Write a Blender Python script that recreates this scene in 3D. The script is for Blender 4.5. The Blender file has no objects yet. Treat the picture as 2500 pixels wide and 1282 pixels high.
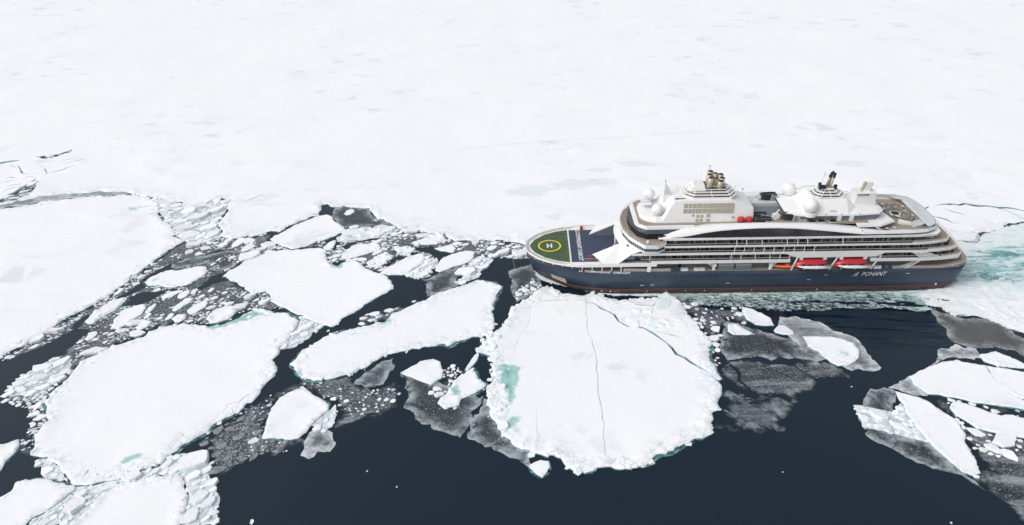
import bpy, math, random
import numpy as np
from mathutils import Vector, Matrix
from mathutils.geometry import delaunay_2d_cdt
SC = bpy.context.scene
COL = SC.collection
R = random.Random(7)

# ---------------------------------------------------------------- camera
F_PX, PITCH, ROLL, YAW = 1700.0, math.radians(31.16), math.radians(-1.65), math.radians(-1.75)
fw = Vector((math.sin(YAW)*math.cos(PITCH), math.cos(YAW)*math.cos(PITCH), -math.sin(PITCH)))
rt = Vector((math.cos(YAW), -math.sin(YAW), 0)); up = rt.cross(fw)
rt, up = rt*math.cos(ROLL)+up*math.sin(ROLL), up*math.cos(ROLL)-rt*math.sin(ROLL)
cd = bpy.data.cameras.new('drone_camera'); cam = bpy.data.objects.new('drone_camera', cd); COL.objects.link(cam)
cd.sensor_width = 36; cd.sensor_fit = 'HORIZONTAL'; cd.lens = F_PX/2500*36; cd.clip_start = 1; cd.clip_end = 12000
cam.matrix_world = Matrix(((rt.x, up.x, -fw.x, 1.6), (rt.y, up.y, -fw.y, -213.72), (rt.z, up.z, -fw.z, 134.26), (0, 0, 0, 1)))
SC.camera = cam
# ---------------------------------------------------------------- sky, sun, exposure
SUN_EL, SUN_AZ = math.radians(48), math.radians(245)   # azimuth clockwise from +Y
w = bpy.data.worlds.new('World'); SC.world = w; w.use_nodes = True
nt = w.node_tree; bg = nt.nodes['Background']
sky = nt.nodes.new('ShaderNodeTexSky'); sky.sky_type = 'NISHITA'; sky.sun_disc = False
sky.sun_elevation = SUN_EL; sky.sun_rotation = SUN_AZ; sky.dust_density = 4; sky.air_density = 1
hs = nt.nodes.new('ShaderNodeHueSaturation'); hs.inputs['Saturation'].default_value = 0.27
nt.links.new(sky.outputs[0], hs.inputs['Color']); nt.links.new(hs.outputs[0], bg.inputs[0]); bg.inputs[1].default_value = 0.15
sd = bpy.data.lights.new('sun', 'SUN'); sun = bpy.data.objects.new('sun', sd); COL.objects.link(sun)
sd.energy = 0.7; sd.angle = math.radians(35); sd.color = (1.0, 0.97, 0.93)
sdir = Vector((math.sin(SUN_AZ)*math.cos(SUN_EL), math.cos(SUN_AZ)*math.cos(SUN_EL), math.sin(SUN_EL)))
sun.rotation_euler = sdir.to_track_quat('Z', 'Y').to_euler(); sun.location = (0, -200, 300)
SC.view_settings.view_transform = 'Standard'; SC.view_settings.look = 'None'; SC.view_settings.gamma = 1
SC.view_settings.use_curve_mapping = False; SC.view_settings.exposure = 0.07
SC.cycles.max_bounces = 6; SC.cycles.transparent_max_bounces = 8

# ---------------------------------------------------------------- helpers
def tag(o, label=None, cat=None, group=None, kind=None):
    if label: o['label'] = label
    if cat: o['category'] = cat
    if group: o['group'] = group
    if kind: o['kind'] = kind
    return o
def link(name, me, parent=None):
    o = bpy.data.objects.new(name, me); COL.objects.link(o)
    if parent is not None: o.parent = parent
    return o
def empty(name, loc=(0, 0, 0), rz=0):
    o = bpy.data.objects.new(name, None); COL.objects.link(o); o.location = loc; o.rotation_euler.z = rz
    o.empty_display_size = .5
    return o
def pydata(name, v, f, mats, idx=None, smooth=False):
    me = bpy.data.meshes.new(name); me.from_pydata([tuple(map(float, q)) for q in v], [], [tuple(map(int, q)) for q in f])
    for m in (mats if isinstance(mats, (list, tuple)) else [mats]): me.materials.append(m)
    if idx is not None: me.polygons.foreach_set('material_index', np.asarray(idx, dtype=np.int32))
    if smooth: me.polygons.foreach_set('use_smooth', [True]*len(me.polygons))
    me.update(); return me

class N:                                                  # tiny node-graph helper
    def __init__(s, name, **kw):
        s.m = bpy.data.materials.new(name); s.m.use_nodes = True; s.t = s.m.node_tree; s.b = s.t.nodes['Principled BSDF']
        for k, v in kw.items(): s.set(k, v)
    def set(s, k, v):
        k = k.replace('_', ' ')
        i = s.b.inputs[k]
        if hasattr(v, 'is_output'): s.t.links.new(v, i)
        else: i.default_value = (*v, 1) if isinstance(v, tuple) and len(v) == 3 else v
    def n(s, typ, ins=None, out=0, **kw):
        nd = s.t.nodes.new('ShaderNode'+typ)
        for k, v in kw.items(): setattr(nd, k, v)
        for k, v in (ins or {}).items():
            i = nd.inputs[k]
            if hasattr(v, 'is_output'): s.t.links.new(v, i)
            else: i.default_value = (*v, 1) if isinstance(v, tuple) and len(v) == 3 and i.type == 'RGBA' else v
        return nd.outputs[out]
    def pos(s, scale=(1, 1, 1), rot=0):
        g = s.n('NewGeometry')
        return s.n('Mapping', {'Vector': g, 'Scale': scale, 'Rotation': (0, 0, rot)})
    def noise(s, scale, detail=3, vec=None, rough=.55, dist=0):
        d = {'Scale': scale, 'Detail': detail, 'Roughness': rough, 'Distortion': dist}
        d['Vector'] = vec if vec is not None else s.n('NewGeometry')
        return s.n('TexNoise', d)
    def ramp(s, fac, a, b, lo=0., hi=1.):
        return s.n('MapRange', {'Value': fac, 'From Min': a, 'From Max': b, 'To Min': lo, 'To Max': hi})
    def mix(s, fac, a, b):
        return s.n('MixRGB', {'Fac': fac, 'Color1': a, 'Color2': b})
    def math(s, op, a, b=0.):
        nd = s.t.nodes.new('ShaderNodeMath'); nd.operation = op
        for i, v in enumerate((a, b)):
            if hasattr(v, 'is_output'): s.t.links.new(v, nd.inputs[i])
            else: nd.inputs[i].default_value = v
        return nd.outputs[0]
    def attr(s, name): return s.n('Attribute', out=2, attribute_name=name)
    def bump(s, h, strength, dist=.1):
        s.set('Normal', s.n('Bump', {'Height': h, 'Strength': strength, 'Distance': dist}))

def plain(name, col, rough=.5, metal=0., spec=.5, var=.06, scale=1.5):
    g = N(name, Roughness=rough, Metallic=metal); g.b.inputs['Specular IOR Level'].default_value = spec
    a = tuple(c*(1-var) for c in col); b = tuple(min(1, c*(1+var)) for c in col)
    g.set('Base Color', g.mix(g.ramp(g.noise(scale, 4), .3, .7), a, b))
    return g.m

# value noise in numpy, used to shape ice outlines and relief
def _h(ix, iy, s):
    n = (ix*374761393+iy*668265263+s*974711) & 0x7fffffff
    n = ((n ^ (n >> 13))*1274126177) & 0x7fffffff
    return ((n ^ (n >> 16)) & 0xffff)/65535.0
def vn(x, y, s=0):
    x = np.asarray(x, float); y = np.asarray(y, float)
    ix = np.floor(x).astype(np.int64); iy = np.floor(y).astype(np.int64); fx = x-ix; fy = y-iy
    fx = fx*fx*(3-2*fx); fy = fy*fy*(3-2*fy)
    a = _h(ix, iy, s); b = _h(ix+1, iy, s); c = _h(ix, iy+1, s); d = _h(ix+1, iy+1, s)
    return (a+(b-a)*fx)*(1-fy)+(c+(d-c)*fx)*fy-.5
def fbm(x, y, s=0, o=4, g=.5):
    t = 0; a = 1
    for k in range(o):
        t = t+a*vn(x*2**k, y*2**k, s+k*17); a *= g
    return t
def pip(px, py, poly):
    P = np.asarray(poly, float); r = np.zeros(len(px), bool)
    x0, y0 = P[:, 0], P[:, 1]; x1, y1 = np.roll(x0, -1), np.roll(y0, -1)
    for a, b, c, d in zip(x0, y0, x1, y1):
        if b == d: continue
        m = (b > py) != (d > py)
        if m.any():
            r ^= m & (px < (c-a)*(py-b)/(d-b)+a)
    return r
def segdist(px, py, poly, closed=True, cap=1e9):
    P = np.asarray(poly, float); Q = np.roll(P, -1, 0)
    if not closed: P, Q = P[:-1], Q[:-1]
    out = np.full(len(px), cap)
    ex, ey = (Q-P).T; L = ex*ex+ey*ey+1e-12
    for i in range(0, len(px), 1500):
        ax = px[i:i+1500, None]-P[None, :, 0]; ay = py[i:i+1500, None]-P[None, :, 1]
        t = np.clip((ax*ex+ay*ey)/L, 0, 1)
        out[i:i+1500] = np.sqrt(np.min((ax-t*ex)**2+(ay-t*ey)**2, 1))
    return out
def rough_outline(poly, step, amp, seed, maxlen=160):
    out = []
    n = len(poly)
    for i in range(n):
        a, b = poly[i], poly[(i+1) % n]; L = math.dist(a, b)
        k = max(1, int(L/step)) if L < maxlen else max(1, int(L/60))
        for j in range(k): out.append((a[0]+(b[0]-a[0])*j/k, a[1]+(b[1]-a[1])*j/k))
    P = np.array(out); x, y = P.T
    dx = amp*(1.5*vn(x/7, y/7, seed)+1.25*vn(x/2.6, y/2.6, seed+1)+.85*vn(x/1.1, y/1.1, seed+2))
    dy = amp*(1.5*vn(x/7, y/7, seed+5)+1.25*vn(x/2.6, y/2.6, seed+6)+.85*vn(x/1.1, y/1.1, seed+7))
    return np.stack([x+dx, y+dy], 1)
FLOES={
 'far':[(-2600,330),(-242.2,57.3),(-236.0,63.5),(-231.1,66.3),(-223.7,70.9),(-215.6,73.7),(-205.2,74.4),(-198.4,76.7),(-186.8,76.5),(-180.8,73.2),(-173.4,69.7),(-168.7,68.1),(-164.2,66.9),(-158.4,64.2),(-153.9,64.3),(-146.8,59.8),(-142.7,62.2),(-139.0,66.0),(-135.8,66.2),(-131.9,62.9),(-129.9,52.3),(-129.9,45.6),(-129.7,41.7),(-125.3,36.6),(-122.2,31.6),(-116.9,30.0),(-112.9,31.8),(-113.0,30.4),(-110.3,31.7),(-106.1,33.2),(-102.1,35.5),(-99.6,36.1),(-97.4,39.4),(-94.3,43.5),(-90.4,47.2),(-88.7,49.1),(-88.5,52.7),(-88.1,57.6),(-86.9,59.7),(-83.6,57.4),(-82.6,55.8),(-78.2,55.9),(-74.1,55.0),(-71.1,55.2),(-67.7,53.8),(-64.6,48.9),(-62.3,45.1),(-58.3,43.8),(-55.1,39.2),(-52.2,35.8),(-48.7,36.7),(-44.2,34.9),(-41.4,33.0),(-38.7,32.0),(-33.6,33.0),(-31.1,28.4),(-27.8,25.9),(-24.3,25.4),(-20.7,24.5),(-17.2,25.6),(-13.7,25.1),(-10.2,25.4),(-5.6,23.8),(-2.1,21.6),(0.4,20.1),(8,6),(14,10.8),(24,14.2),(36,15.2),(60,15.4),(95,15.2),(125,15.6),(139,14.8),(147,11.5),(161.2,20.5),(162.7,19.2),(167.1,19.4),(170.6,18.9),(174.9,25.2),(181.4,27.8),(188.5,30.7),(193.4,33.3),(200.1,35.2),(420,60),(2600,200),(2600,3200),(-2600,3200)],
 'left':[(-420,60),(-240.3,54.5),(-235.8,57.4),(-227.5,60.7),(-219.7,64.9),(-217.6,65.8),(-210.4,67.0),(-202.4,69.3),(-195.1,70.5),(-187.3,71.0),(-182.8,72.5),(-178.8,72.6),(-173.9,70.7),(-168.2,67.0),(-162.2,58.9),(-157.7,51.2),(-154.3,47.7),(-149.4,42.4),(-145.9,37.2),(-142.3,32.2),(-138.6,29.1),(-136.3,27.3),(-138.3,25.0),(-139.7,20.5),(-140.4,15.5),(-141.5,10.7),(-142.8,7.6),(-143.7,2.5),(-145.0,-1.4),(-146.4,-7.1),(-147.4,-11.2),(-148.9,-16.1),(-151.1,-19.6),(-153.0,-23.3),(-155.1,-26.6),(-156.1,-29.8),(-159.0,-34.1),(-161.0,-39.0),(-163.3,-42.5),(-164.5,-45.1),(-168.6,-50.7)],
 'wedge':[(-102.3,27.8),(-101.6,30.4),(-99.0,34.1),(-97.0,37.9),(-94.0,42.3),(-90.1,46.0),(-87.9,48.3),(-84.3,49.0),(-82.6,47.7),(-80.2,43.0),(-76.5,38.9),(-73.5,36.1),(-73.8,33.9),(-76.7,30.8),(-81.0,27.2),(-84.7,23.7),(-87.7,21.5),(-90.9,20.4),(-93.0,20.6),(-96.2,23.0),(-99.2,25.1)],
 'centre':[(-111.2,1.3),(-110.0,4.8),(-106.8,10.9),(-102.6,15.1),(-98.2,18.8),(-93.7,19.8),(-87.2,19.8),(-79.9,20.7),(-77.5,19.0),(-75.8,13.1),(-74.2,9.1),(-70.6,7.0),(-69.0,9.3),(-67.0,10.4),(-63.7,10.0),(-61.8,8.2),(-59.8,5.2),(-55.9,2.6),(-51.8,0.2),(-48.9,-3.2),(-46.7,-6.7),(-46.5,-8.9),(-49.5,-12.4),(-51.9,-14.7),(-54.7,-18.6),(-57.4,-22.2),(-60.2,-25.5),(-61.8,-29.1),(-62.8,-30.7),(-66.0,-29.7),(-69.7,-28.3),(-74.2,-25.9),(-76.7,-24.5),(-81.2,-20.8),(-84.5,-18.8),(-88.3,-15.2),(-88.9,-12.9),(-91.9,-10.0),(-96.1,-10.9),(-100.4,-7.2),(-104.9,-3.3)],
 'long':[(-9.1,-8.8),(-9.2,-13.6),(-9.9,-18.3),(-10.2,-22.8),(-10.2,-28.6),(-10.3,-31.4),(-11.0,-34.2),(-14.0,-35.8),(-18.0,-37.4),(-21.8,-39.7),(-24.5,-41.6),(-25.5,-41.5),(-29.7,-42.4),(-34.9,-43.3),(-39.0,-44.8),(-42.5,-46.6),(-45.3,-49.1),(-48.1,-51.6),(-51.4,-54.1),(-54.6,-56.1),(-57.4,-57.8),(-60.5,-58.1),(-64.4,-57.0),(-67.7,-54.9),(-70.5,-51.7),(-71.5,-49.1),(-70.7,-46.2),(-68.2,-42.8),(-65.8,-38.9),(-62.3,-35.4),(-58.8,-32.9),(-64.1,-37.3),(-61.8,-36.3),(-58.9,-34.7),(-54.6,-31.3),(-50.0,-29.3),(-47.5,-29.0),(-45.4,-26.5),(-42.5,-23.7),(-38.6,-20.8),(-36.0,-17.0),(-32.9,-13.9),(-28.7,-11.6),(-24.5,-8.4),(-20.6,-5.6),(-16.6,-4.0),(-14.2,-5.8),(-11.5,-6.2),(-9.8,-7.5)],
 'southwest':[(-136.9,-67.4),(-137.7,-65.4),(-138.2,-61.5),(-137.8,-58.1),(-138.0,-54.7),(-138.1,-51.1),(-137.2,-48.5),(-134.7,-46.0),(-132.4,-42.9),(-130.0,-39.9),(-126.7,-37.5),(-124.2,-34.3),(-121.8,-31.8),(-116.7,-30.0),(-112.1,-29.4),(-105.6,-30.4),(-100.2,-28.4),(-96.3,-25.7),(-94.5,-22.9),(-90.9,-20.8),(-87.1,-21.6),(-82.4,-22.9),(-77.3,-25.6),(-75.4,-27.5),(-75.5,-30.2),(-76.0,-34.5),(-76.2,-41.5),(-76.6,-46.7),(-75.1,-51.3),(-74.3,-56.2),(-74.9,-60.3),(-76.0,-63.6),(-77.3,-66.2),(-78.8,-68.0),(-81.4,-72.9),(-83.5,-76.3),(-85.4,-79.2),(-87.5,-81.0),(-89.9,-83.1),(-91.4,-85.3),(-92.9,-87.4),(-95.0,-90.0),(-98.0,-92.0),(-101.2,-93.4),(-104.4,-94.9),(-107.0,-95.9),(-109.6,-96.8),(-112.8,-95.8),(-115.9,-93.9),(-119.6,-90.2),(-122.7,-87.7),(-127.6,-85.6),(-130.9,-81.6),(-132.5,-78.3),(-132.2,-76.0),(-132.7,-73.6),(-135.9,-69.9)],
 'cornerleft':[(-131.8,-104.1),(-128.3,-100.2),(-127.7,-98.1),(-127.2,-96.0),(-124.3,-94.3),(-120.2,-94.5),(-115.9,-95.3),(-113.0,-96.3),(-111.9,-98.2),(-112.2,-99.6),(-113.1,-101.5),(-114.7,-103.7),(-116.4,-105.9),(-117.3,-108.5),(-118.9,-112.3),(-122.8,-117.1)],
 'cornermid':[(-106.4,-108.6),(-105.0,-106.4),(-104.7,-104.2),(-104.0,-101.5),(-102.4,-98.7),(-101.3,-97.8),(-99.7,-96.4),(-97.4,-94.9),(-93.2,-93.7),(-89.7,-93.0),(-86.3,-93.5),(-84.7,-95.5),(-84.1,-97.9),(-82.7,-100.2),(-82.3,-103.9),(-80.6,-108.7),(-78.6,-114.0),(-107.6,-113.9)],
 'edgeleft':[(-145.0,-84.8),(-142.2,-82.9),(-140.0,-82.4),(-138.2,-81.3),(-136.1,-79.9),(-134.8,-81.3),(-133.8,-84.9),(-133.9,-88.6),(-133.6,-92.2),(-134.3,-94.7),(-136.6,-97.1)],
 'pentagon':[(-69.8,-80.8),(-70.5,-76.5),(-71.2,-72.4),(-71.3,-68.7),(-70.7,-64.9),(-68.6,-63.0),(-66.3,-61.7),(-63.8,-61.0),(-61.4,-63.1),(-57.7,-65.7),(-54.9,-68.3),(-54.8,-70.1),(-56.3,-72.8),(-58.1,-75.8),(-58.9,-78.9),(-60.5,-80.9),(-62.0,-81.4),(-64.8,-81.4),(-67.4,-81.0)],
 'pebble':[(-37.2,-54.6),(-35.0,-52.5),(-31.7,-49.3),(-28.1,-47.9),(-26.1,-49.4),(-24.7,-54.1),(-24.6,-56.9),(-26.5,-58.9),(-27.4,-60.2),(-30.5,-58.8),(-34.4,-56.7)],
 'kite':[(-21.5,-58.6),(-19.1,-55.6),(-16.1,-52.4),(-14.6,-54.9),(-12.4,-58.4),(-11.4,-60.4),(-12.4,-62.4),(-15.8,-64.3),(-18.3,-66.2),(-18.9,-68.7),(-22.3,-69.9),(-25.0,-68.0),(-24.4,-65.5),(-22.4,-63.6),(-21.8,-60.9)],
 'stick':[(-18.1,-53.5),(-17.2,-50.3),(-16.0,-46.6),(-14.7,-44.8),(-14.5,-47.0),(-15.3,-49.9),(-16.5,-52.9),(-17.4,-54.0)],
 'round':[(-5.0,-20.7),(-1.2,-17.9),(1.5,-15.5),(3.8,-12.1),(7.2,-8.6),(9.9,-10.2),(12.6,-13.3),(15.8,-14.8),(20.6,-15.6),(23.5,-14.3),(26.5,-17.0),(31.3,-17.6),(35.5,-18.6),(39.3,-18.2),(44.5,-15.9),(48.0,-14.5),(51.0,-19.0),(51.7,-23.6),(53.1,-27.3),(54.5,-32.6),(56.5,-37.7),(57.0,-41.8),(55.5,-46.4),(55.9,-51.0),(56.0,-54.7),(54.8,-59.6),(54.8,-64.3),(53.3,-69.5),(51.4,-73.2),(49.6,-76.2),(48.7,-79.1),(46.0,-81.4),(42.2,-83.6),(39.0,-85.3),(35.5,-86.9),(32.5,-87.9),(29.0,-90.0),(25.2,-91.5),(22.0,-91.8),(20.1,-91.0),(16.9,-91.5),(14.9,-92.2),(12.5,-92.0),(10.2,-90.7),(8.7,-89.3),(6.7,-87.7),(3.9,-86.3),(1.9,-85.2),(-0.6,-85.5),(-3.1,-83.8),(-4.4,-81.5),(-5.7,-79.8),(-6.6,-78.0),(-8.0,-73.8),(-9.9,-68.8),(-10.8,-64.2),(-10.8,-60.1),(-10.5,-55.2),(-11.0,-48.5),(-9.9,-47.0),(-13.3,-46.6),(-15.2,-43.8),(-14.1,-40.6),(-12.3,-36.5),(-8.8,-34.9),(-7.1,-32.4),(-6.9,-28.9),(-6.5,-24.4)],
 'b_a':[(-79.1,21.0),(-78.3,24.6),(-76.3,26.9),(-75.0,24.0),(-74.6,20.4),(-75.9,18.8),(-77.5,19.2)],
 'b_b':[(-70.9,15.4),(-69.3,18.3),(-68.1,21.7),(-65.9,23.5),(-61.9,23.6),(-60.2,25.1),(-56.6,22.4),(-55.6,19.4),(-57.8,17.5),(-61.3,15.2),(-64.2,12.8),(-67.5,12.0),(-69.6,13.0)],
 'b_c':[(-59.6,9.0),(-58.6,11.8),(-56.4,15.5),(-54.2,16.9),(-50.8,14.4),(-50.4,12.0),(-52.0,9.7),(-53.8,6.5),(-56.5,5.4),(-58.5,6.2)],
 'b_d':[(-51.4,21.3),(-49.5,21.7),(-46.8,20.7),(-42.9,19.6),(-43.4,17.1),(-45.8,13.8),(-48.9,14.8),(-50.5,18.3)],
 'b_e':[(-53.5,2.0),(-50.9,6.0),(-47.6,9.6),(-44.3,13.3),(-41.1,15.1),(-39.2,15.5),(-38.3,12.2),(-38.8,8.4),(-40.4,5.7),(-42.4,3.5),(-43.2,0.5),(-46.7,0.6),(-50.4,0.6)],
 'b_f':[(-33.4,5.1),(-32.2,9.2),(-30.5,12.0),(-26.9,14.7),(-23.2,17.1),(-19.4,16.5),(-19.7,12.6),(-21.1,8.9),(-24.3,6.3),(-27.9,4.1),(-31.4,1.7),(-32.9,2.9)],
 'b_g':[(-35.2,18.9),(-32.3,20.3),(-29.0,22.2),(-27.2,18.6),(-27.5,15.7),(-30.5,16.3),(-33.5,17.3)],
 'b_h':[(-28.9,23.2),(-27.2,24.5),(-25.1,23.4),(-25.5,22.1),(-28.0,21.6)],
 'b_k':[(-44.2,23.1),(-41.0,26.1),(-38.0,30.2),(-35.6,32.2),(-32.7,29.0),(-30.8,24.8),(-34.6,22.8),(-38.0,21.9),(-42.0,21.5)],
 'b_m':[(-77.7,49.9),(-77.1,53.5),(-74.4,54.1),(-73.3,51.4),(-74.9,48.7),(-76.5,48.5)],
 'a1':[(-138.6,-3.0),(-137.8,0.4),(-136.0,3.4),(-133.0,5.3),(-128.6,5.2),(-124.6,7.2),(-120.6,8.1),(-118.4,5.5),(-118.1,1.9),(-119.4,-1.5),(-122.3,-4.8),(-125.0,-5.7),(-128.9,-6.3),(-133.2,-5.0),(-136.9,-4.9)],
 'a2':[(-147.4,-27.2),(-147.2,-23.0),(-145.9,-17.9),(-143.9,-14.0),(-140.9,-12.3),(-139.5,-13.7),(-139.8,-18.1),(-141.1,-21.5),(-142.9,-25.6),(-144.1,-28.8),(-145.9,-29.0)],
 'a3':[(-136.5,-31.4),(-138.3,-24.9),(-137.4,-19.8),(-134.9,-17.7),(-131.9,-16.6),(-130.3,-19.1),(-130.1,-22.5),(-131.5,-25.8),(-132.9,-29.8),(-133.6,-31.4)],
 'a4':[(-129.4,-22.1),(-130.0,-18.7),(-128.4,-16.1),(-127.6,-17.4),(-127.7,-21.3),(-128.3,-22.7)],
 'a5':[(-120.7,-21.0),(-120.6,-17.1),(-119.3,-13.2),(-116.6,-13.4),(-116.7,-16.8),(-118.0,-19.8),(-119.4,-21.7)],
 'a6':[(-115.4,-21.1),(-114.7,-18.1),(-112.0,-14.7),(-110.0,-16.0),(-109.8,-19.1),(-111.6,-22.0),(-113.2,-23.4)],
 'a7':[(-107.3,-26.7),(-106.9,-23.8),(-105.3,-20.5),(-102.9,-18.8),(-99.8,-19.7),(-98.2,-22.3),(-98.9,-25.6),(-101.4,-28.0),(-104.3,-29.2)],
 'a8':[(-118.9,-25.6),(-117.6,-22.9),(-114.5,-23.2),(-114.0,-25.7),(-115.5,-27.7),(-117.2,-27.7)],
 'a9':[(-128.3,-12.3),(-127.1,-9.4),(-123.9,-8.3),(-123.2,-9.9),(-124.3,-12.2),(-126.9,-13.2)],
 'a10':[(-128.7,-30.6),(-128.2,-27.1),(-126.5,-26.1),(-124.3,-27.6),(-124.9,-30.4),(-126.9,-32.3)],
 'f1':[(71.7,-22.8),(75.2,-24.2),(77.5,-27.0),(79.1,-28.8),(79.2,-32.7),(76.3,-32.9),(73.5,-32.2),(71.3,-29.1),(71.0,-26.4)],
 'f2':[(78.0,-35.7),(80.4,-32.7),(82.4,-32.8),(84.2,-35.8),(83.8,-37.8),(80.3,-37.8),(78.1,-36.9)],
 'f3':[(64.7,-32.0),(67.4,-32.1),(69.3,-34.7),(71.6,-37.2),(69.0,-37.6),(65.0,-37.5),(64.0,-35.8)],
 'f4':[(86.1,-39.1),(89.9,-38.8),(94.6,-39.3),(98.0,-40.5),(100.3,-42.2),(100.6,-45.7),(99.6,-48.7),(97.0,-51.7),(94.1,-53.1),(91.6,-53.4),(90.0,-51.6),(89.4,-49.3),(87.7,-46.3),(86.1,-43.9)],
 'h1':[(109.6,-58.3),(113.0,-56.3),(118.8,-53.3),(122.2,-51.9),(126.3,-50.9),(129.8,-52.7),(133.8,-53.5),(133.2,-56.9),(133.4,-60.3),(133.8,-64.8),(135.7,-68.5),(138.1,-70.7),(136.6,-73.0),(132.7,-71.5),(129.0,-70.9),(125.3,-70.3),(121.8,-69.0),(119.2,-67.7),(117.4,-67.1),(114.2,-66.1),(111.4,-65.8),(110.1,-63.2),(109.6,-61.6)],
 'h2':[(134.3,-53.5),(135.7,-54.0),(138.3,-54.8),(143.0,-56.4),(147.3,-57.1),(139.5,-69.8),(136.3,-67.6),(134.3,-66.1),(133.3,-63.5),(133.4,-59.6),(133.5,-56.3)],
 'h3':[(134.5,-48.9),(137.4,-47.7),(140.5,-47.2),(142.8,-49.4),(145.1,-53.0),(148.3,-55.6),(143.8,-55.2),(138.8,-53.9),(135.9,-52.8),(134.0,-50.7)],
 'h4':[(102.9,-64.1),(104.6,-65.1),(107.4,-66.4),(109.8,-68.3),(111.1,-70.7),(112.4,-73.7),(113.6,-76.0),(113.4,-78.8),(113.4,-81.0),(112.0,-83.2),(111.7,-86.3),(111.5,-89.4),(110.5,-91.4),(110.2,-93.8),(108.0,-94.5),(106.1,-93.3),(105.4,-91.1),(104.1,-87.8),(103.1,-83.6),(102.3,-78.7),(102.3,-73.6),(102.5,-68.8)],
 'h5':[(114.4,-71.3),(116.9,-68.9),(119.9,-69.6),(122.3,-71.1),(124.2,-72.9),(126.6,-74.4),(129.3,-73.8),(131.8,-75.0),(135.5,-76.2),(130.9,-83.6),(127.3,-82.5),(123.5,-81.1),(119.9,-80.5),(117.3,-78.9),(115.6,-76.0),(114.4,-73.7)],
 'c1':[(0.6,-90.8),(1.8,-89.8),(3.4,-88.8),(5.6,-89.3),(5.8,-91.4),(3.9,-94.7),(2.2,-93.2)],
 'c2':[(0.1,-86.9),(1.0,-86.0),(2.3,-86.6),(2.0,-87.7),(0.6,-87.9)],
 'g1':[(147.9,-19.8),(151.0,-18.7),(153.1,-18.7),(153.3,-22.1),(154.0,-27.2),(155.6,-31.5),(157.1,-35.6),(154.9,-39.1),(152.0,-36.1),(150.8,-31.4),(148.8,-27.1),(147.6,-23.5)],
 'g2':[(155.5,-22.5),(160.0,-21.1),(166.4,-20.1),(157.5,-34.9),(156.7,-31.5),(156.4,-26.5)],
 'd_s':[(-64.3,-107.7),(-64.4,-106.6),(-63.9,-106.4),(-63.5,-107.0),(-63.7,-108.0)],
}
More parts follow.
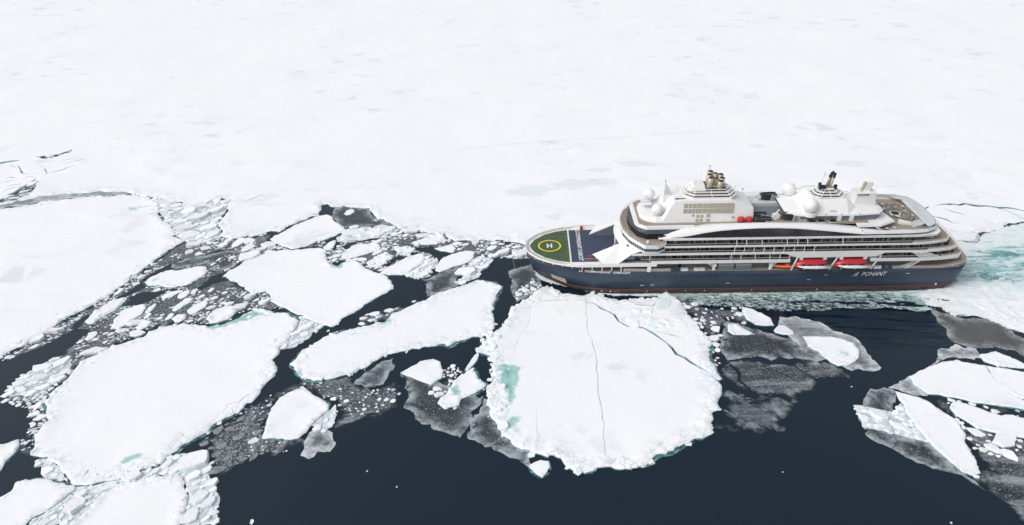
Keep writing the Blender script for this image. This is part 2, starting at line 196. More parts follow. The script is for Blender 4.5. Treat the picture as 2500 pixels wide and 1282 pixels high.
THIN={
 't_wedge':[(-37.2,-2.4),(-35.2,-2.0),(-31.4,1.8),(-26.1,5.3),(-21.4,6.0),(-22.9,0.7),(-25.4,-3.5),(-24.6,-6.9),(-28.3,-10.9),(-33.4,-13.6),(-35.1,-14.4),(-34.9,-10.0),(-36.3,-6.6)],
 't_bow':[(-5.7,2.1),(-2.5,4.7),(1.8,7.3),(3.2,8.6),(4.5,0.1),(6.1,-8.4),(6.0,-14.8),(2.0,-14.7),(-3.2,-17.9),(-5.0,-13.8),(-6.2,-10.6),(-5.2,-3.1)],
 't_n5':[(-57.6,-77.9),(-54.8,-77.3),(-51.2,-78.5),(-50.0,-81.9),(-50.9,-84.9),(-53.2,-85.4),(-55.4,-87.7),(-58.1,-86.7),(-58.5,-84.5),(-58.1,-80.7)],
 't_n6a':[(-37.7,-56.1),(-37.1,-54.1),(-31.5,-54.8),(-26.6,-58.3),(-21.9,-60.4),(-15.9,-63.1),(-12.0,-64.4),(-14.1,-70.0),(-16.2,-76.5),(-17.2,-79.9),(-20.6,-78.8),(-23.3,-76.8),(-26.3,-75.9),(-30.4,-73.5),(-32.5,-70.8),(-34.9,-68.6),(-35.0,-66.7),(-33.8,-64.2),(-35.4,-59.6)],
 't_n6b':[(-11.6,-66.0),(-10.4,-68.2),(-8.9,-73.1),(-7.5,-77.2),(-5.0,-81.2),(-2.5,-84.4),(0.7,-86.1),(1.4,-89.7),(1.0,-90.7),(-1.3,-89.1),(-4.8,-87.6),(-8.9,-84.9),(-13.0,-82.7),(-16.1,-81.2),(-15.3,-77.7),(-13.3,-70.7)],
 't_n7':[(-50.0,-56.7),(-47.1,-52.5),(-44.0,-49.1),(-40.9,-47.9),(-39.7,-54.0),(-40.6,-58.2),(-43.8,-60.1),(-47.4,-60.4),(-50.2,-58.8)],
 't_n10':[(82.7,-27.3),(87.0,-28.3),(91.3,-29.3),(95.4,-31.9),(98.3,-36.2),(101.1,-37.9),(102.3,-40.4),(102.4,-44.4),(102.6,-49.7),(102.9,-53.4),(101.3,-54.8),(97.8,-54.4),(94.2,-55.4),(91.8,-53.2),(89.0,-49.5),(85.6,-45.6),(83.1,-43.3),(82.6,-40.1),(81.8,-33.4)],
 't_n11':[(56.7,-54.2),(60.2,-51.2),(64.5,-49.1),(69.3,-49.2),(74.6,-50.4),(79.4,-50.1),(85.9,-50.2),(89.6,-51.7),(92.8,-55.4),(92.2,-57.5),(87.6,-59.7),(82.6,-60.8),(78.8,-62.8),(71.7,-65.4),(64.5,-66.0),(60.1,-62.6),(57.2,-59.8)],
 't_n12':[(55.6,-62.5),(59.8,-63.6),(64.4,-66.3),(71.6,-65.7),(78.1,-63.5),(81.5,-62.9),(74.9,-69.3),(70.5,-74.8),(67.0,-80.6),(63.0,-80.0),(59.2,-78.8),(54.0,-79.6),(49.3,-78.2),(52.8,-72.2)],
 't_n13':[(64.3,-30.5),(69.5,-32.3),(75.8,-36.7),(82.9,-39.4),(83.0,-43.4),(85.6,-45.8),(88.9,-49.7),(86.1,-49.8),(79.5,-49.7),(73.9,-49.7),(68.4,-48.8),(60.8,-50.7),(59.6,-46.8),(60.7,-39.7)],
 't_n14':[(131.5,-25.4),(135.7,-28.3),(137.6,-29.4),(147.2,-29.6),(149.4,-32.8),(151.0,-36.8),(154.0,-42.1),(148.1,-51.7),(144.7,-46.3),(139.8,-45.0),(134.5,-45.5),(132.1,-43.0),(130.8,-41.0),(131.8,-39.1),(132.1,-33.8),(131.4,-29.0)],
 't_n15':[(101.7,-62.3),(105.0,-60.7),(109.7,-58.1),(109.9,-62.0),(111.1,-65.9),(108.0,-65.2),(103.7,-63.6)],
 't_n16':[(89.5,-70.3),(92.7,-67.5),(97.1,-64.1),(100.9,-63.2),(103.3,-63.6),(102.4,-68.3),(100.2,-71.3),(98.0,-73.6),(98.2,-81.0),(95.3,-80.4),(92.9,-78.7),(89.4,-77.6),(88.8,-74.1)],
 't_n17':[(89.3,-77.8),(92.8,-79.0),(96.0,-80.7),(100.7,-82.3),(103.2,-83.7),(104.0,-88.1),(106.0,-91.7),(106.4,-94.3),(107.7,-98.1),(104.5,-94.4),(101.1,-92.5),(97.7,-89.5),(93.7,-85.8),(90.2,-83.2),(88.6,-80.3)],
 't_n18':[(114.1,-80.6),(120.0,-80.6),(127.4,-82.6),(131.0,-83.7),(114.0,-111.0),(112.2,-107.8),(109.8,-103.1),(107.9,-98.3),(106.7,-94.6),(110.5,-93.6),(111.8,-89.5),(112.3,-85.9)],
 't_n19':[(130.2,-42.7),(133.1,-44.2),(135.9,-45.8),(134.2,-50.1),(131.8,-50.9),(126.8,-50.2),(122.8,-51.1),(119.3,-52.6),(126.4,-45.6)],
 't_lead':[(-134.9,9.2),(-130.5,14.4),(-123.3,17.5),(-118.1,20.1),(-110.4,21.0),(-107.5,19.3),(-107.9,13.8),(-111.2,7.6),(-115.1,3.6),(-119.1,6.8),(-121.1,9.1),(-125.1,8.1),(-129.2,6.2)],
 't_lead2':[(-108.1,21.0),(-100.5,25.9),(-94.1,20.6),(-103.2,16.4),(-108.8,8.6),(-111.7,3.0),(-111.2,7.6),(-107.9,13.8)],
 't_topleft':[(-244.1,59.7),(-236.5,64.1),(-231.7,66.8),(-224.2,71.5),(-216.1,74.2),(-205.7,74.9),(-198.8,77.3),(-187.2,77.0),(-181.5,74.0),(-185.7,72.7),(-195.9,71.8),(-211.4,68.5),(-220.6,66.1),(-228.6,62.1),(-241.6,56.2)],
 't_topleft2':[(-278.0,109.2),(-268.9,113.4),(-265.5,115.1),(-260.0,115.8),(-262.0,113.1),(-266.8,110.1),(-274.9,104.5)],
 't_upper':[(-83.4,56.5),(-74.3,55.6),(-67.9,54.2),(-64.7,49.2),(-62.3,45.1),(-58.3,43.8),(-55.5,39.7),(-62.6,37.7),(-69.1,38.5),(-73.5,37.0),(-76.8,39.8),(-80.4,43.9),(-82.9,48.7)],
}
ZONES={
 'z_channel':[(-136.7,28.0),(-131.3,29.0),(-125.1,26.5),(-122.6,32.3),(-113.0,32.1),(-103.2,27.0),(-94.0,20.5),(-107.1,11.6),(-111.5,1.9),(-105.3,-2.6),(-100.8,-6.5),(-92.0,-9.5),(-89.1,-12.3),(-82.4,-18.6),(-83.1,-22.0),(-90.8,-21.0),(-96.0,-21.8),(-98.3,-27.5),(-106.4,-29.1),(-116.8,-29.6),(-122.8,-31.1),(-122.2,-31.3),(-127.1,-37.0),(-132.8,-42.4),(-137.6,-48.1),(-138.4,-54.2),(-138.6,-61.0),(-138.1,-65.0),(-136.3,-69.4),(-133.2,-73.1),(-132.6,-75.5),(-131.3,-81.3),(-128.1,-85.1),(-132.0,-86.2),(-136.2,-80.1),(-136.7,-73.1),(-142.0,-68.1),(-150.4,-65.5),(-152.1,-62.9),(-152.4,-58.9),(-152.2,-54.7),(-150.5,-52.2),(-147.1,-47.5),(-146.2,-41.5),(-149.6,-39.0),(-154.8,-45.2),(-157.9,-51.1),(-159.8,-52.5),(-164.7,-45.0),(-161.5,-38.4),(-157.6,-29.8),(-155.5,-26.1),(-151.5,-19.0),(-147.8,-10.6),(-145.4,-0.7),(-142.0,11.4),(-138.7,25.7)],
 'z_rub':[(-168.7,67.9),(-167.1,73.1),(-164.4,73.0),(-158.9,65.0),(-147.2,60.3),(-139.2,66.4),(-132.2,63.2),(-130.3,53.1),(-130.3,46.4),(-130.0,42.5),(-125.7,37.3),(-122.6,32.3),(-125.1,26.5),(-136.7,28.0),(-142.7,32.9),(-149.9,43.1),(-158.2,52.0)],
 'z_far':[(-238.5,65.1),(-239.2,72.3),(-237.4,77.9),(-236.2,83.7),(-237.0,89.6),(-236.7,91.6),(-231.9,83.2),(-229.2,76.1),(-229.2,71.9),(-232.5,68.2),(-234.6,65.3)],
 'z_far2':[(-254.5,118.1),(-248.4,120.5),(-244.6,123.0),(-242.2,126.8),(-239.3,129.9),(-238.4,126.3),(-241.6,123.1),(-243.7,118.9),(-248.6,117.0)],
 'z_be':[(-38.4,12.8),(-36.4,11.9),(-33.2,9.9),(-33.3,6.2),(-34.3,2.7),(-35.9,0.1),(-38.8,-2.9),(-41.9,-0.7),(-43.3,1.1),(-42.6,4.2),(-40.5,6.4),(-38.9,9.1)],
 'z_bi':[(-20.5,9.6),(-17.5,12.3),(-15.6,12.7),(-12.6,11.2),(-13.0,8.5),(-14.3,5.8),(-16.0,2.7),(-18.5,4.1),(-20.3,6.4)],
 'z_bj':[(-25.2,-5.3),(-22.7,-2.8),(-22.0,1.5),(-20.4,4.6),(-17.0,2.2),(-16.8,-1.3),(-18.9,-3.8),(-21.5,-5.4),(-24.2,-6.6)],
 'z_bl':[(-75.6,27.8),(-73.2,33.0),(-70.3,36.7),(-65.7,37.7),(-60.1,35.9),(-54.7,37.9),(-52.1,34.5),(-53.3,32.4),(-57.8,28.8),(-62.7,27.4),(-67.4,25.5),(-71.3,24.6),(-74.6,25.7)],
 'z_mid':[(-112.5,28.8),(-108.4,31.9),(-99.7,36.0),(-102.6,28.5),(-93.2,21.1),(-76.9,31.0),(-73.5,36.8),(-65.8,38.3),(-54.9,39.0),(-44.3,35.4),(-33.7,33.5),(-27.9,26.4),(-14.7,26.1),(0.4,20.6),(0.4,10.9),(-14.1,12.2),(-17.0,2.2),(-25.0,-7.8),(-21.4,5.9),(-33.5,5.3),(-36.5,-2.5),(-41.9,-0.7),(-53.6,2.2),(-62.0,8.8),(-69.2,10.8),(-74.6,9.1),(-77.7,19.7),(-87.5,20.5),(-109.3,19.6)],
 'z_longnw':[(-60.0,-33.8),(-56.8,-27.2),(-52.0,-23.7),(-43.2,-19.3),(-35.1,-14.5),(-31.7,-12.9),(-36.1,-16.4),(-38.7,-20.2),(-45.6,-26.0),(-50.2,-28.8),(-54.8,-30.8),(-58.4,-33.5)],
 'z_tri':[(-75.3,-25.1),(-72.5,-27.6),(-66.0,-29.5),(-67.6,-33.3),(-71.4,-40.6),(-77.9,-41.9),(-76.9,-38.6),(-75.6,-31.8)],
 'z_sl':[(-70.1,-80.7),(-77.1,-73.7),(-76.5,-67.6),(-74.9,-63.1),(-72.9,-63.8),(-72.4,-61.2),(-66.6,-57.6),(-60.6,-58.0),(-54.7,-56.0),(-49.9,-56.7),(-50.2,-58.9),(-47.4,-60.5),(-43.8,-60.2),(-40.6,-58.2),(-38.1,-56.9),(-35.4,-65.5),(-35.2,-69.6),(-43.3,-72.2),(-50.6,-77.4),(-52.4,-71.5),(-54.6,-67.8),(-57.9,-65.3),(-63.3,-61.3),(-70.9,-64.5),(-71.4,-71.9),(-70.1,-80.7),(-60.4,-81.3),(-59.1,-84.6),(-66.5,-86.7),(-71.9,-88.7),(-76.6,-74.9)],
 'z_sl2':[(-80.3,-89.2),(-83.0,-83.3),(-86.7,-83.3),(-85.3,-79.4),(-81.4,-73.0),(-76.1,-65.7),(-72.9,-68.9),(-69.5,-80.7),(-63.3,-81.8),(-62.3,-85.1),(-71.9,-88.2),(-75.1,-90.2),(-77.2,-93.2)],
 'z_rubC':[(-94.6,-91.1),(-92.6,-87.5),(-88.8,-86.0),(-84.2,-87.3),(-80.3,-89.2),(-78.3,-95.2),(-74.6,-99.9),(-72.2,-108.0),(-80.6,-108.0),(-82.1,-103.5),(-82.9,-99.9),(-84.3,-97.5),(-84.9,-95.1),(-86.6,-93.2),(-93.5,-93.4),(-100.3,-95.5),(-102.9,-97.9),(-104.8,-101.6),(-105.8,-106.5),(-106.9,-107.9),(-116.8,-107.9),(-114.8,-103.8),(-112.4,-99.5),(-112.0,-96.9),(-107.1,-96.0),(-101.5,-93.1)],
 'z_rubL':[(-127.3,-87.8),(-122.9,-87.5),(-119.2,-90.4),(-115.6,-94.0),(-120.7,-93.9),(-125.9,-89.4)],
 'z_f':[(51.7,-19.0),(59.3,-20.6),(66.8,-22.6),(71.5,-22.7),(70.9,-29.0),(74.0,-32.5),(64.4,-30.2),(62.7,-34.0),(60.3,-39.0),(58.9,-46.9),(58.6,-49.9),(56.2,-54.3),(54.6,-57.1),(56.1,-52.8),(56.4,-45.3),(56.3,-41.3),(55.5,-31.3),(53.3,-24.1)],
 'z_h':[(89.5,-70.6),(94.0,-71.3),(98.6,-73.1),(102.4,-68.3),(102.4,-73.7),(102.8,-78.9),(103.4,-83.2),(104.4,-87.4),(103.3,-83.5),(100.8,-82.1),(98.2,-81.0),(95.3,-80.5),(92.9,-78.8),(89.3,-77.6),(88.7,-74.2)],
 'z_h2':[(111.0,-66.0),(117.6,-67.0),(122.0,-68.9),(129.2,-70.8),(136.1,-72.9),(134.6,-75.2),(129.8,-73.1),(127.1,-73.7),(122.8,-70.4),(117.4,-68.2),(114.8,-70.9),(115.8,-75.9),(120.1,-80.4),(129.6,-83.5),(127.6,-86.6),(118.3,-89.6),(114.8,-86.5),(112.3,-85.4),(112.4,-82.8),(114.0,-77.9),(113.1,-72.7)],
 'z_pent':[(-57.6,-76.2),(-56.0,-72.7),(-54.0,-70.3),(-53.1,-67.8),(-52.1,-72.7),(-52.2,-76.3),(-53.3,-78.6),(-55.9,-78.0)],
 'z_bow':[(-3.7,-13.9),(-1.5,-8.3),(2.3,-3.4),(5.7,-8.5),(6.0,-13.3),(2.1,-14.1),(-2.8,-17.2)],
 'z_kite':[(-24.5,-52.2),(-20.4,-50.8),(-18.4,-53.0),(-21.6,-57.8),(-22.2,-61.8),(-24.5,-65.0),(-27.6,-64.3),(-27.1,-61.1),(-24.7,-58.4)],
 'z_swnw':[(-152.1,-62.9),(-152.4,-58.9),(-152.2,-54.7),(-150.5,-52.2),(-147.3,-47.2),(-143.3,-45.7),(-139.0,-49.9),(-138.7,-57.0),(-140.0,-61.7),(-141.1,-63.0),(-146.5,-62.3)],
 'z_swleft':[(-152.1,-62.9),(-146.5,-62.3),(-139.6,-62.4),(-137.4,-66.9),(-136.3,-69.4),(-133.2,-73.1),(-132.6,-75.5),(-131.1,-81.3),(-128.8,-84.6),(-131.5,-86.2),(-133.4,-84.5),(-135.4,-80.7),(-136.3,-73.7),(-140.3,-69.4),(-143.3,-67.5),(-149.1,-66.1)],
 'z_sternb':[(161.8,21.4),(164.5,28.0),(169.3,28.9),(174.9,25.6),(171.2,19.6),(163.1,19.8)],
}
CRACKS={
 'round':[([(20.5,-15.6),(20.0,-23.9),(19.7,-34.5),(20.9,-45.1),(21.1,-50.5),(20.6,-54.2),(20.8,-56.3),(20.3,-61.9),(20.4,-68.5),(20.7,-74.7),(20.3,-81.7),(20.0,-89.4)],0.12),([(20.3,-19.3),(22.9,-20.8),(27.1,-24.5),(29.2,-26.9),(29.8,-30.4),(32.1,-32.6),(37.0,-34.0),(40.1,-37.0),(41.3,-39.1),(43.2,-42.3),(45.7,-47.1),(49.5,-52.0),(53.2,-56.4)],0.85),([(27.9,-24.4),(31.3,-22.3)],0.5),([(35.9,-21.9),(41.9,-22.1),(43.9,-19.8)],0.6),([(39.6,-35.4),(43.6,-37.1),(49.9,-40.4)],0.35),([(1.8,-18.9),(4.8,-18.5),(9.6,-17.8),(16.7,-18.0),(19.8,-18.4)],0.2),([(1.5,-21.7),(1.2,-29.9),(-0.6,-34.2),(-2.7,-39.2),(-3.6,-44.0),(-3.3,-48.6),(-3.3,-50.9)],0.06),([(2.5,-68.3),(2.8,-75.7),(2.9,-81.6),(2.2,-84.7)],0.05)],
 'far':[([(159.8,43.8),(163.0,45.7),(167.5,48.2)],1.6),([(169.8,48.5),(175.6,50.0),(182.4,50.1),(186.6,48.2),(194.6,46.7),(204.9,43.1)],1.3),([(172.1,47.2),(174.4,43.7),(178.6,40.0)],1.2),([(163.3,39.9),(168.2,36.4),(172.3,32.8)],1.0),([(182.0,37.4),(183.3,34.7),(186.2,31.9)],0.5),([(189.9,47.5),(195.9,44.3),(197.6,38.6),(199.7,34.7)],0.5),([(163.9,30.9),(166.5,27.5),(169.8,24.5)],0.5),([(-36.2,119.5),(-7.0,125.5),(18.5,129.4),(59.5,133.9),(101.4,140.2)],0.22),([(-255.6,108.0),(-251.0,102.5),(-246.7,97.4),(-243.4,96.8),(-239.4,97.3)],0.6),([(-242.6,104.8),(-239.4,103.2),(-235.4,98.3),(-234.3,95.7)],0.6),([(-241.6,104.4),(-239.7,107.4)],0.5),([(-235.4,98.3),(-229.7,101.6),(-226.3,107.7)],0.8),([(-234.8,109.0),(-228.5,113.7),(-224.5,117.3)],0.6),([(-251.9,92.2),(-250.2,93.3),(-247.4,92.8)],0.9),([(-261.5,109.2),(-257.9,107.6),(-255.6,108.0)],0.8),([(-246.1,81.0),(-243.2,84.1),(-238.2,85.0)],0.8),([(-251.8,87.7),(-248.6,89.2),(-245.6,91.1)],0.6),([(-243.4,91.0),(-241.7,94.0),(-236.7,93.1)],0.7),([(-239.2,111.6),(-234.6,115.1),(-228.9,117.1)],0.5),([(-223.7,107.6),(-222.2,110.3),(-219.7,112.6)],0.6),([(-154.3,47.7),(-151.6,48.7),(-147.4,46.2)],0.6),([(-244.0,75.8),(-241.3,81.1),(-234.1,81.7)],0.7),([(-167.8,68.4),(-164.7,66.5),(-162.8,66.7)],0.8),([(-125.1,61.6),(-122.1,66.2),(-118.5,70.2)],0.4)],
 'southwest':[([(-84.1,-71.3),(-83.6,-67.9),(-81.0,-66.7),(-78.7,-62.9)],0.3),([(-90.4,-82.4),(-88.4,-80.9)],0.3)],
}
POOLS={'round':[[(-8.5,-52.1),(-5.9,-51.2),(-1.3,-52.8),(-2.0,-56.0),(-2.7,-61.6),(-3.3,-65.6),(-4.5,-68.8),(-5.1,-65.6),(-6.6,-60.9),(-7.9,-55.9)],[(-5.7,-79.5),(-5.1,-76.3),(-4.1,-73.7),(-1.9,-73.3),(-2.0,-75.1),(-3.4,-77.5),(-4.8,-79.5)]],
 'southwest':[[(-104.6,-90.3),(-103.8,-88.3),(-102.5,-86.8),(-99.9,-86.0),(-99.5,-87.3),(-101.4,-88.3),(-102.8,-90.3)],[(-105.6,-31.3),(-102.1,-32.2),(-97.4,-30.3),(-92.5,-27.0),(-88.0,-23.8),(-91.4,-21.8),(-96.2,-26.2),(-99.9,-29.1)]],
 'centre':[[(-74.1,8.5),(-71.8,9.4),(-69.0,9.3),(-67.8,4.9),(-71.3,5.2)]],
 'left':[[(-175.7,57.2),(-175.3,60.0),(-168.9,60.3),(-166.4,60.5),(-167.7,57.7),(-170.2,55.0),(-174.0,54.8)],[(-164.1,52.0),(-162.6,53.6),(-159.3,54.6),(-159.9,51.9),(-162.6,50.9)]],
 'f4':[[(91.8,-45.4),(94.9,-44.8),(97.6,-46.0),(97.8,-48.3),(95.7,-48.8),(94.0,-49.8),(91.7,-49.0),(93.7,-47.5),(92.1,-46.7)]],
 'a1':[[(-137.0,-3.0),(-136.5,-0.1),(-135.0,1.3),(-133.5,-2.6),(-135.1,-4.3)]],
 'kite':[[(-21.7,-62.3),(-20.0,-60.6),(-18.8,-62.3),(-19.0,-64.9),(-20.8,-64.2)]],
 'long':[[(-47.4,-29.7),(-46.0,-28.0),(-44.0,-27.3),(-44.9,-29.4),(-46.9,-30.4)],[(-70.0,-52.8),(-68.0,-53.8),(-65.9,-55.6),(-67.2,-56.2),(-69.2,-54.5)]]}
ROUND_RUBBLE=[(-15.0,-43.3),(-13.7,-39.3),(-11.9,-35.6),(-8.8,-34.4),(-7.0,-35.7),(-7.6,-42.6),(-9.3,-49.6),(-8.2,-54.7),(-6.6,-60.4),(-5.1,-65.1),(-4.5,-69.0),(-5.4,-75.2),(-6.2,-78.2),(-7.5,-74.6),(-9.8,-68.3),(-10.6,-63.7),(-10.8,-59.0),(-10.6,-54.7),(-11.1,-48.0),(-9.9,-46.9),(-13.4,-46.1)]
SLABS=[[(1.5,-15.2),(7.2,-8.5),(10.5,-11.1),(15.8,-14.5),(20.7,-15.6),(20.3,-17.3),(9.7,-17.0),(1.8,-17.8)],[(23.5,-14.4),(31.3,-17.5),(39.3,-18.1),(48.1,-14.4),(51.3,-23.1),(54.5,-32.9),(57.2,-38.0),(55.9,-42.8),(50.2,-39.5),(41.9,-35.2),(32.3,-31.2),(28.0,-23.5),(22.0,-18.7)]]
WAKE={'side':[(36.8,-13.4),(43.1,-13.3),(50.4,-11.7),(61.8,-11.4),(86.8,-12.0),(114.5,-12.6),(135.5,-12.0),(146.6,-11.7),(144.2,-20.4),(134.4,-25.1),(131.5,-26.0),(127.0,-26.8),(122.6,-25.1),(117.9,-24.3),(109.7,-25.4),(94.7,-25.3),(79.3,-24.8),(72.4,-23.0),(65.3,-22.4),(56.9,-21.2),(51.5,-19.7),(46.8,-16.7),(40.8,-15.0)],'bow':[(5.0,-4.3),(8.8,-7.1),(16.5,-10.9),(23.4,-13.7),(30.3,-15.3),(38.5,-16.2),(45.6,-15.6),(51.4,-14.2),(51.9,-11.2),(39.1,-12.0),(28.0,-10.2),(16.8,-6.2),(8.3,-0.0),(3.9,5.2),(2.1,1.8)],'stern':[(163.0,28.9),(164.1,20.4),(170.2,18.9),(174.4,24.6),(193.8,33.8),(209.6,37.9),(158.1,-43.7),(155.5,-39.6),(152.2,-37.4),(149.5,-35.9),(148.3,-33.3),(144.7,-30.3),(137.2,-30.2),(135.8,-28.1),(135.0,-25.4),(131.2,-24.1),(130.6,-16.4),(137.1,-11.5)]}
LEADS=[[(-107.8,20.1),(-118.0,20.0),(-123.4,17.9),(-130.6,14.8),(-135.0,10.7),(-137.6,5.6),(-139.4,0.1),(-142.1,-7.5),(-144.3,-13.4),(-147.1,-17.8),(-149.2,-23.3),(-151.2,-30.2),(-148.1,-30.6),(-146.0,-24.6),(-144.0,-20.0),(-140.8,-14.4),(-139.6,-9.4),(-137.0,-2.9),(-135.7,2.5),(-132.7,6.8),(-127.0,10.2),(-120.9,14.3),(-114.8,17.4),(-107.2,18.4)],[(-148.6,-30.0),(-151.1,-32.9),(-153.9,-38.6),(-156.8,-42.1),(-160.0,-44.7),(-162.5,-48.4),(-164.2,-50.2),(-156.7,-61.5),(-154.8,-60.2),(-153.1,-58.5),(-152.3,-54.6),(-150.7,-51.9),(-148.6,-49.0),(-145.7,-42.2),(-143.6,-37.1),(-142.5,-31.8)],[(-43.4,20.8),(-39.3,19.7),(-35.4,20.5),(-34.1,18.0),(-30.5,16.5),(-27.9,15.0),(-30.7,13.1),(-32.8,9.9),(-36.5,12.8),(-38.9,16.7),(-42.5,17.8)],[(-80.2,21.8),(-79.0,26.8),(-75.7,30.4),(-72.5,25.6),(-74.4,22.6),(-74.6,19.1),(-77.0,18.7)],[(-71.8,22.5),(-66.9,25.7),(-61.1,27.2),(-57.6,27.3),(-60.8,25.7),(-66.2,24.6),(-68.4,22.9),(-69.8,20.0)],[(-50.2,13.2),(-45.9,13.8),(-42.5,17.6),(-39.9,16.4),(-47.8,10.5),(-51.1,6.9),(-55.8,4.2),(-56.5,5.4),(-52.0,9.6)],[(-140.3,-11.2),(-136.4,-8.6),(-130.5,-7.8),(-127.2,-6.9),(-125.0,-6.0),(-124.9,-7.4),(-128.0,-8.7),(-129.3,-11.7),(-131.3,-15.0),(-134.5,-16.7),(-137.8,-18.4),(-139.3,-19.2)],[(-116.0,-2.4),(-113.6,2.5),(-111.1,1.6),(-107.8,-1.6),(-112.9,-4.9),(-115.8,-8.1),(-118.8,-7.1)]]
THINCRACK={'t_n11':[([(56.7,-53.2),(60.4,-52.1),(61.7,-56.5),(60.4,-59.3),(62.5,-62.0),(62.1,-66.7)],1.3),([(67.4,-49.1),(69.1,-49.7),(71.4,-51.6),(74.4,-50.9),(79.1,-52.4),(81.1,-56.0),(83.7,-60.3)],0.9),([(70.4,-51.7),(75.6,-57.4),(79.3,-61.9)],0.4)],'t_n13':[([(69.9,-32.4),(73.5,-35.9),(75.5,-40.0)],0.5),([(71.2,-42.4),(76.3,-41.7),(80.8,-41.3)],0.3)],'t_n6b':[([(-7.7,-72.0),(-10.9,-74.9),(-13.3,-77.8)],0.3)],'t_bow':[([(-4.6,-8.3),(-1.5,-6.7),(2.3,-5.5),(4.9,-3.5)],0.5)],'t_n14':[([(136.9,-29.9),(135.5,-32.3),(133.2,-33.2),(131.4,-33.6)],0.3)]}
WET=[(3.0,69.6,12.8,8.7),(21.6,74.6,14.7,7.1),(34.8,77.2,9.3,6.3),(-6.1,67.9,7.3,4.3),(-73.1,153.1,4.1,5.9),(76.2,185.0,6.6,4.5),(52.3,96.6,13.6,5.0),(36.1,91.0,7.7,4.3),(153.7,93.3,11.2,5.8),(-39.1,76.9,3.4,2.7),(-89.5,167.3,4.7,4.2),(-62.7,128.3,3.0,2.3),(21.3,143.3,3.5,3.1),(94.8,171.0,4.6,2.8),(-53.1,177.1,7.2,4.3),(-41.4,180.1,4.8,3.7),(116.3,116.6,8.0,3.8),(147.6,143.1,5.3,3.1),(-181.6,166.7,9.7,4.2),(-98.3,133.5,5.7,2.4),(13.4,173.4,3.8,3.5),(189.0,56.8,8.4,3.2),(11.3,43.6,5.9,5.2),(7.6,33.0,4.1,3.5)]
HOLES=[[(-277.9,109.0),(-268.8,113.2),(-265.4,114.9),(-259.8,115.6),(-261.8,112.9),(-266.7,110.0),(-274.7,104.3)],[(-238.5,65.1),(-239.2,72.3),(-237.4,77.9),(-236.2,83.7),(-237.0,89.6),(-236.7,91.6),(-231.9,83.2),(-229.2,76.1),(-229.2,71.9),(-232.5,68.2),(-234.6,65.3)],[(-254.5,118.1),(-248.4,120.5),(-244.6,123.0),(-242.2,126.8),(-239.3,129.9),(-238.4,126.3),(-241.6,123.1),(-243.7,118.9),(-248.6,117.0)]]
# ---------------------------------------------------------------- ice and water materials
def snow_material():
    g = N('snow', Roughness=.75); g.b.inputs['Specular IOR Level'].default_value = .25
    big = g.noise(.022, 5, g.pos((1, .55, 1), .35), .6, .6)
    pat = g.noise(.085, 4, g.pos((.7, .8, 1), -.3), .55, .35)
    streak = g.noise(.16, 4, g.pos((.16, 1.0, 1), -.12), .6, .3)
    fine = g.noise(1.6, 5, None, .65)
    clu = g.ramp(g.noise(.012, 3, None, .5), .46, .62)
    c = g.mix(g.ramp(big, .42, .7), (.87, .885, .915), (.83, .85, .895))
    c = g.mix(g.math('MULTIPLY', g.ramp(pat, .58, .66, 0, .75), clu), c, (.66, .70, .77))
    wt = g.math('ADD', g.attr('wet'), g.math('MULTIPLY', g.math('SUBTRACT', g.noise(.16, 5, None, .65), .5), 1.5))
    c = g.mix(g.ramp(wt, .45, .68, 0, .42), c, (.60, .66, .73))
    c = g.mix(g.math('MULTIPLY', g.ramp(streak, .58, .74, 0, .5), clu), c, (.72, .75, .81))
    c = g.mix(g.ramp(g.noise(.03, 3, None, .5), .5, .7, 0, .25), c, (.90, .885, .85))
    e = g.attr('edge')                                    # 1 at the broken rim, 0 inside
    rim = g.math('MULTIPLY', e, g.ramp(g.noise(.75, 5, None, .7, .6), .50, .66))
    c = g.mix(g.math('MULTIPLY', rim, .62), c, (.56, .66, .70))
    fl = g.ramp(g.noise(2.8, 4, g.pos((.7, 1, 1), .6), .7, .5), .63, .72)
    c = g.mix(g.math('MULTIPLY', g.math('MULTIPLY', fl, e), .7), c, (.40, .48, .53))
    vo = g.n('TexVoronoi', {'Vector': g.n('MixRGB', {'Fac': .06, 'Color1': g.pos((1, 1, .3)), 'Color2': g.n('TexNoise', {'Scale': .6, 'Detail': 4}, 1)}, blend_type='ADD'), 'Scale': .42}, feature='DISTANCE_TO_EDGE')
    ck = g.math('MULTIPLY', g.ramp(vo, .0, .045, 1, 0), g.math('MULTIPLY', g.ramp(e, .15, .7), g.ramp(g.noise(.18, 3), .42, .58)))
    c = g.mix(g.math('MULTIPLY', ck, .75), c, (.34, .46, .50))
    p = g.math('ADD', g.attr('pool'), g.math('MULTIPLY', g.math('SUBTRACT', g.noise(.35, 6, None, .68, .4), .5), 1.5))
    pm = g.ramp(p, .34, .66)
    pc = g.mix(g.ramp(g.noise(.35, 4), .35, .65), (.20, .46, .43), (.40, .62, .60))
    c = g.mix(pm, c, pc)
    g.set('Base Color', c)
    g.set('Roughness', g.ramp(pm, 0, 1, .75, .3))
    h = g.math('ADD', g.math('MULTIPLY', fine, .5), g.math('MULTIPLY', pat, 1.6))
    g.bump(g.math('ADD', h, g.math('MULTIPLY', g.noise(.45, 5, None, .6), g.ramp(e, 0, 1, .8, 3.0))), .5, .25)
    return g.m
def ice_wall_material():
    g = N('ice_wall', Roughness=.35)
    z = g.n('SeparateXYZ', {'Vector': g.n('NewGeometry')}, 2)
    n = g.noise(.8, 4, None, .6)
    c = g.mix(g.ramp(n, .35, .65), (.30, .54, .57), (.72, .81, .83))
    c = g.mix(g.ramp(z, .0, .35), (.13, .36, .39), c)
    g.set('Base Color', c); g.bump(g.noise(2.2, 4), .5, .15)
    return g.m
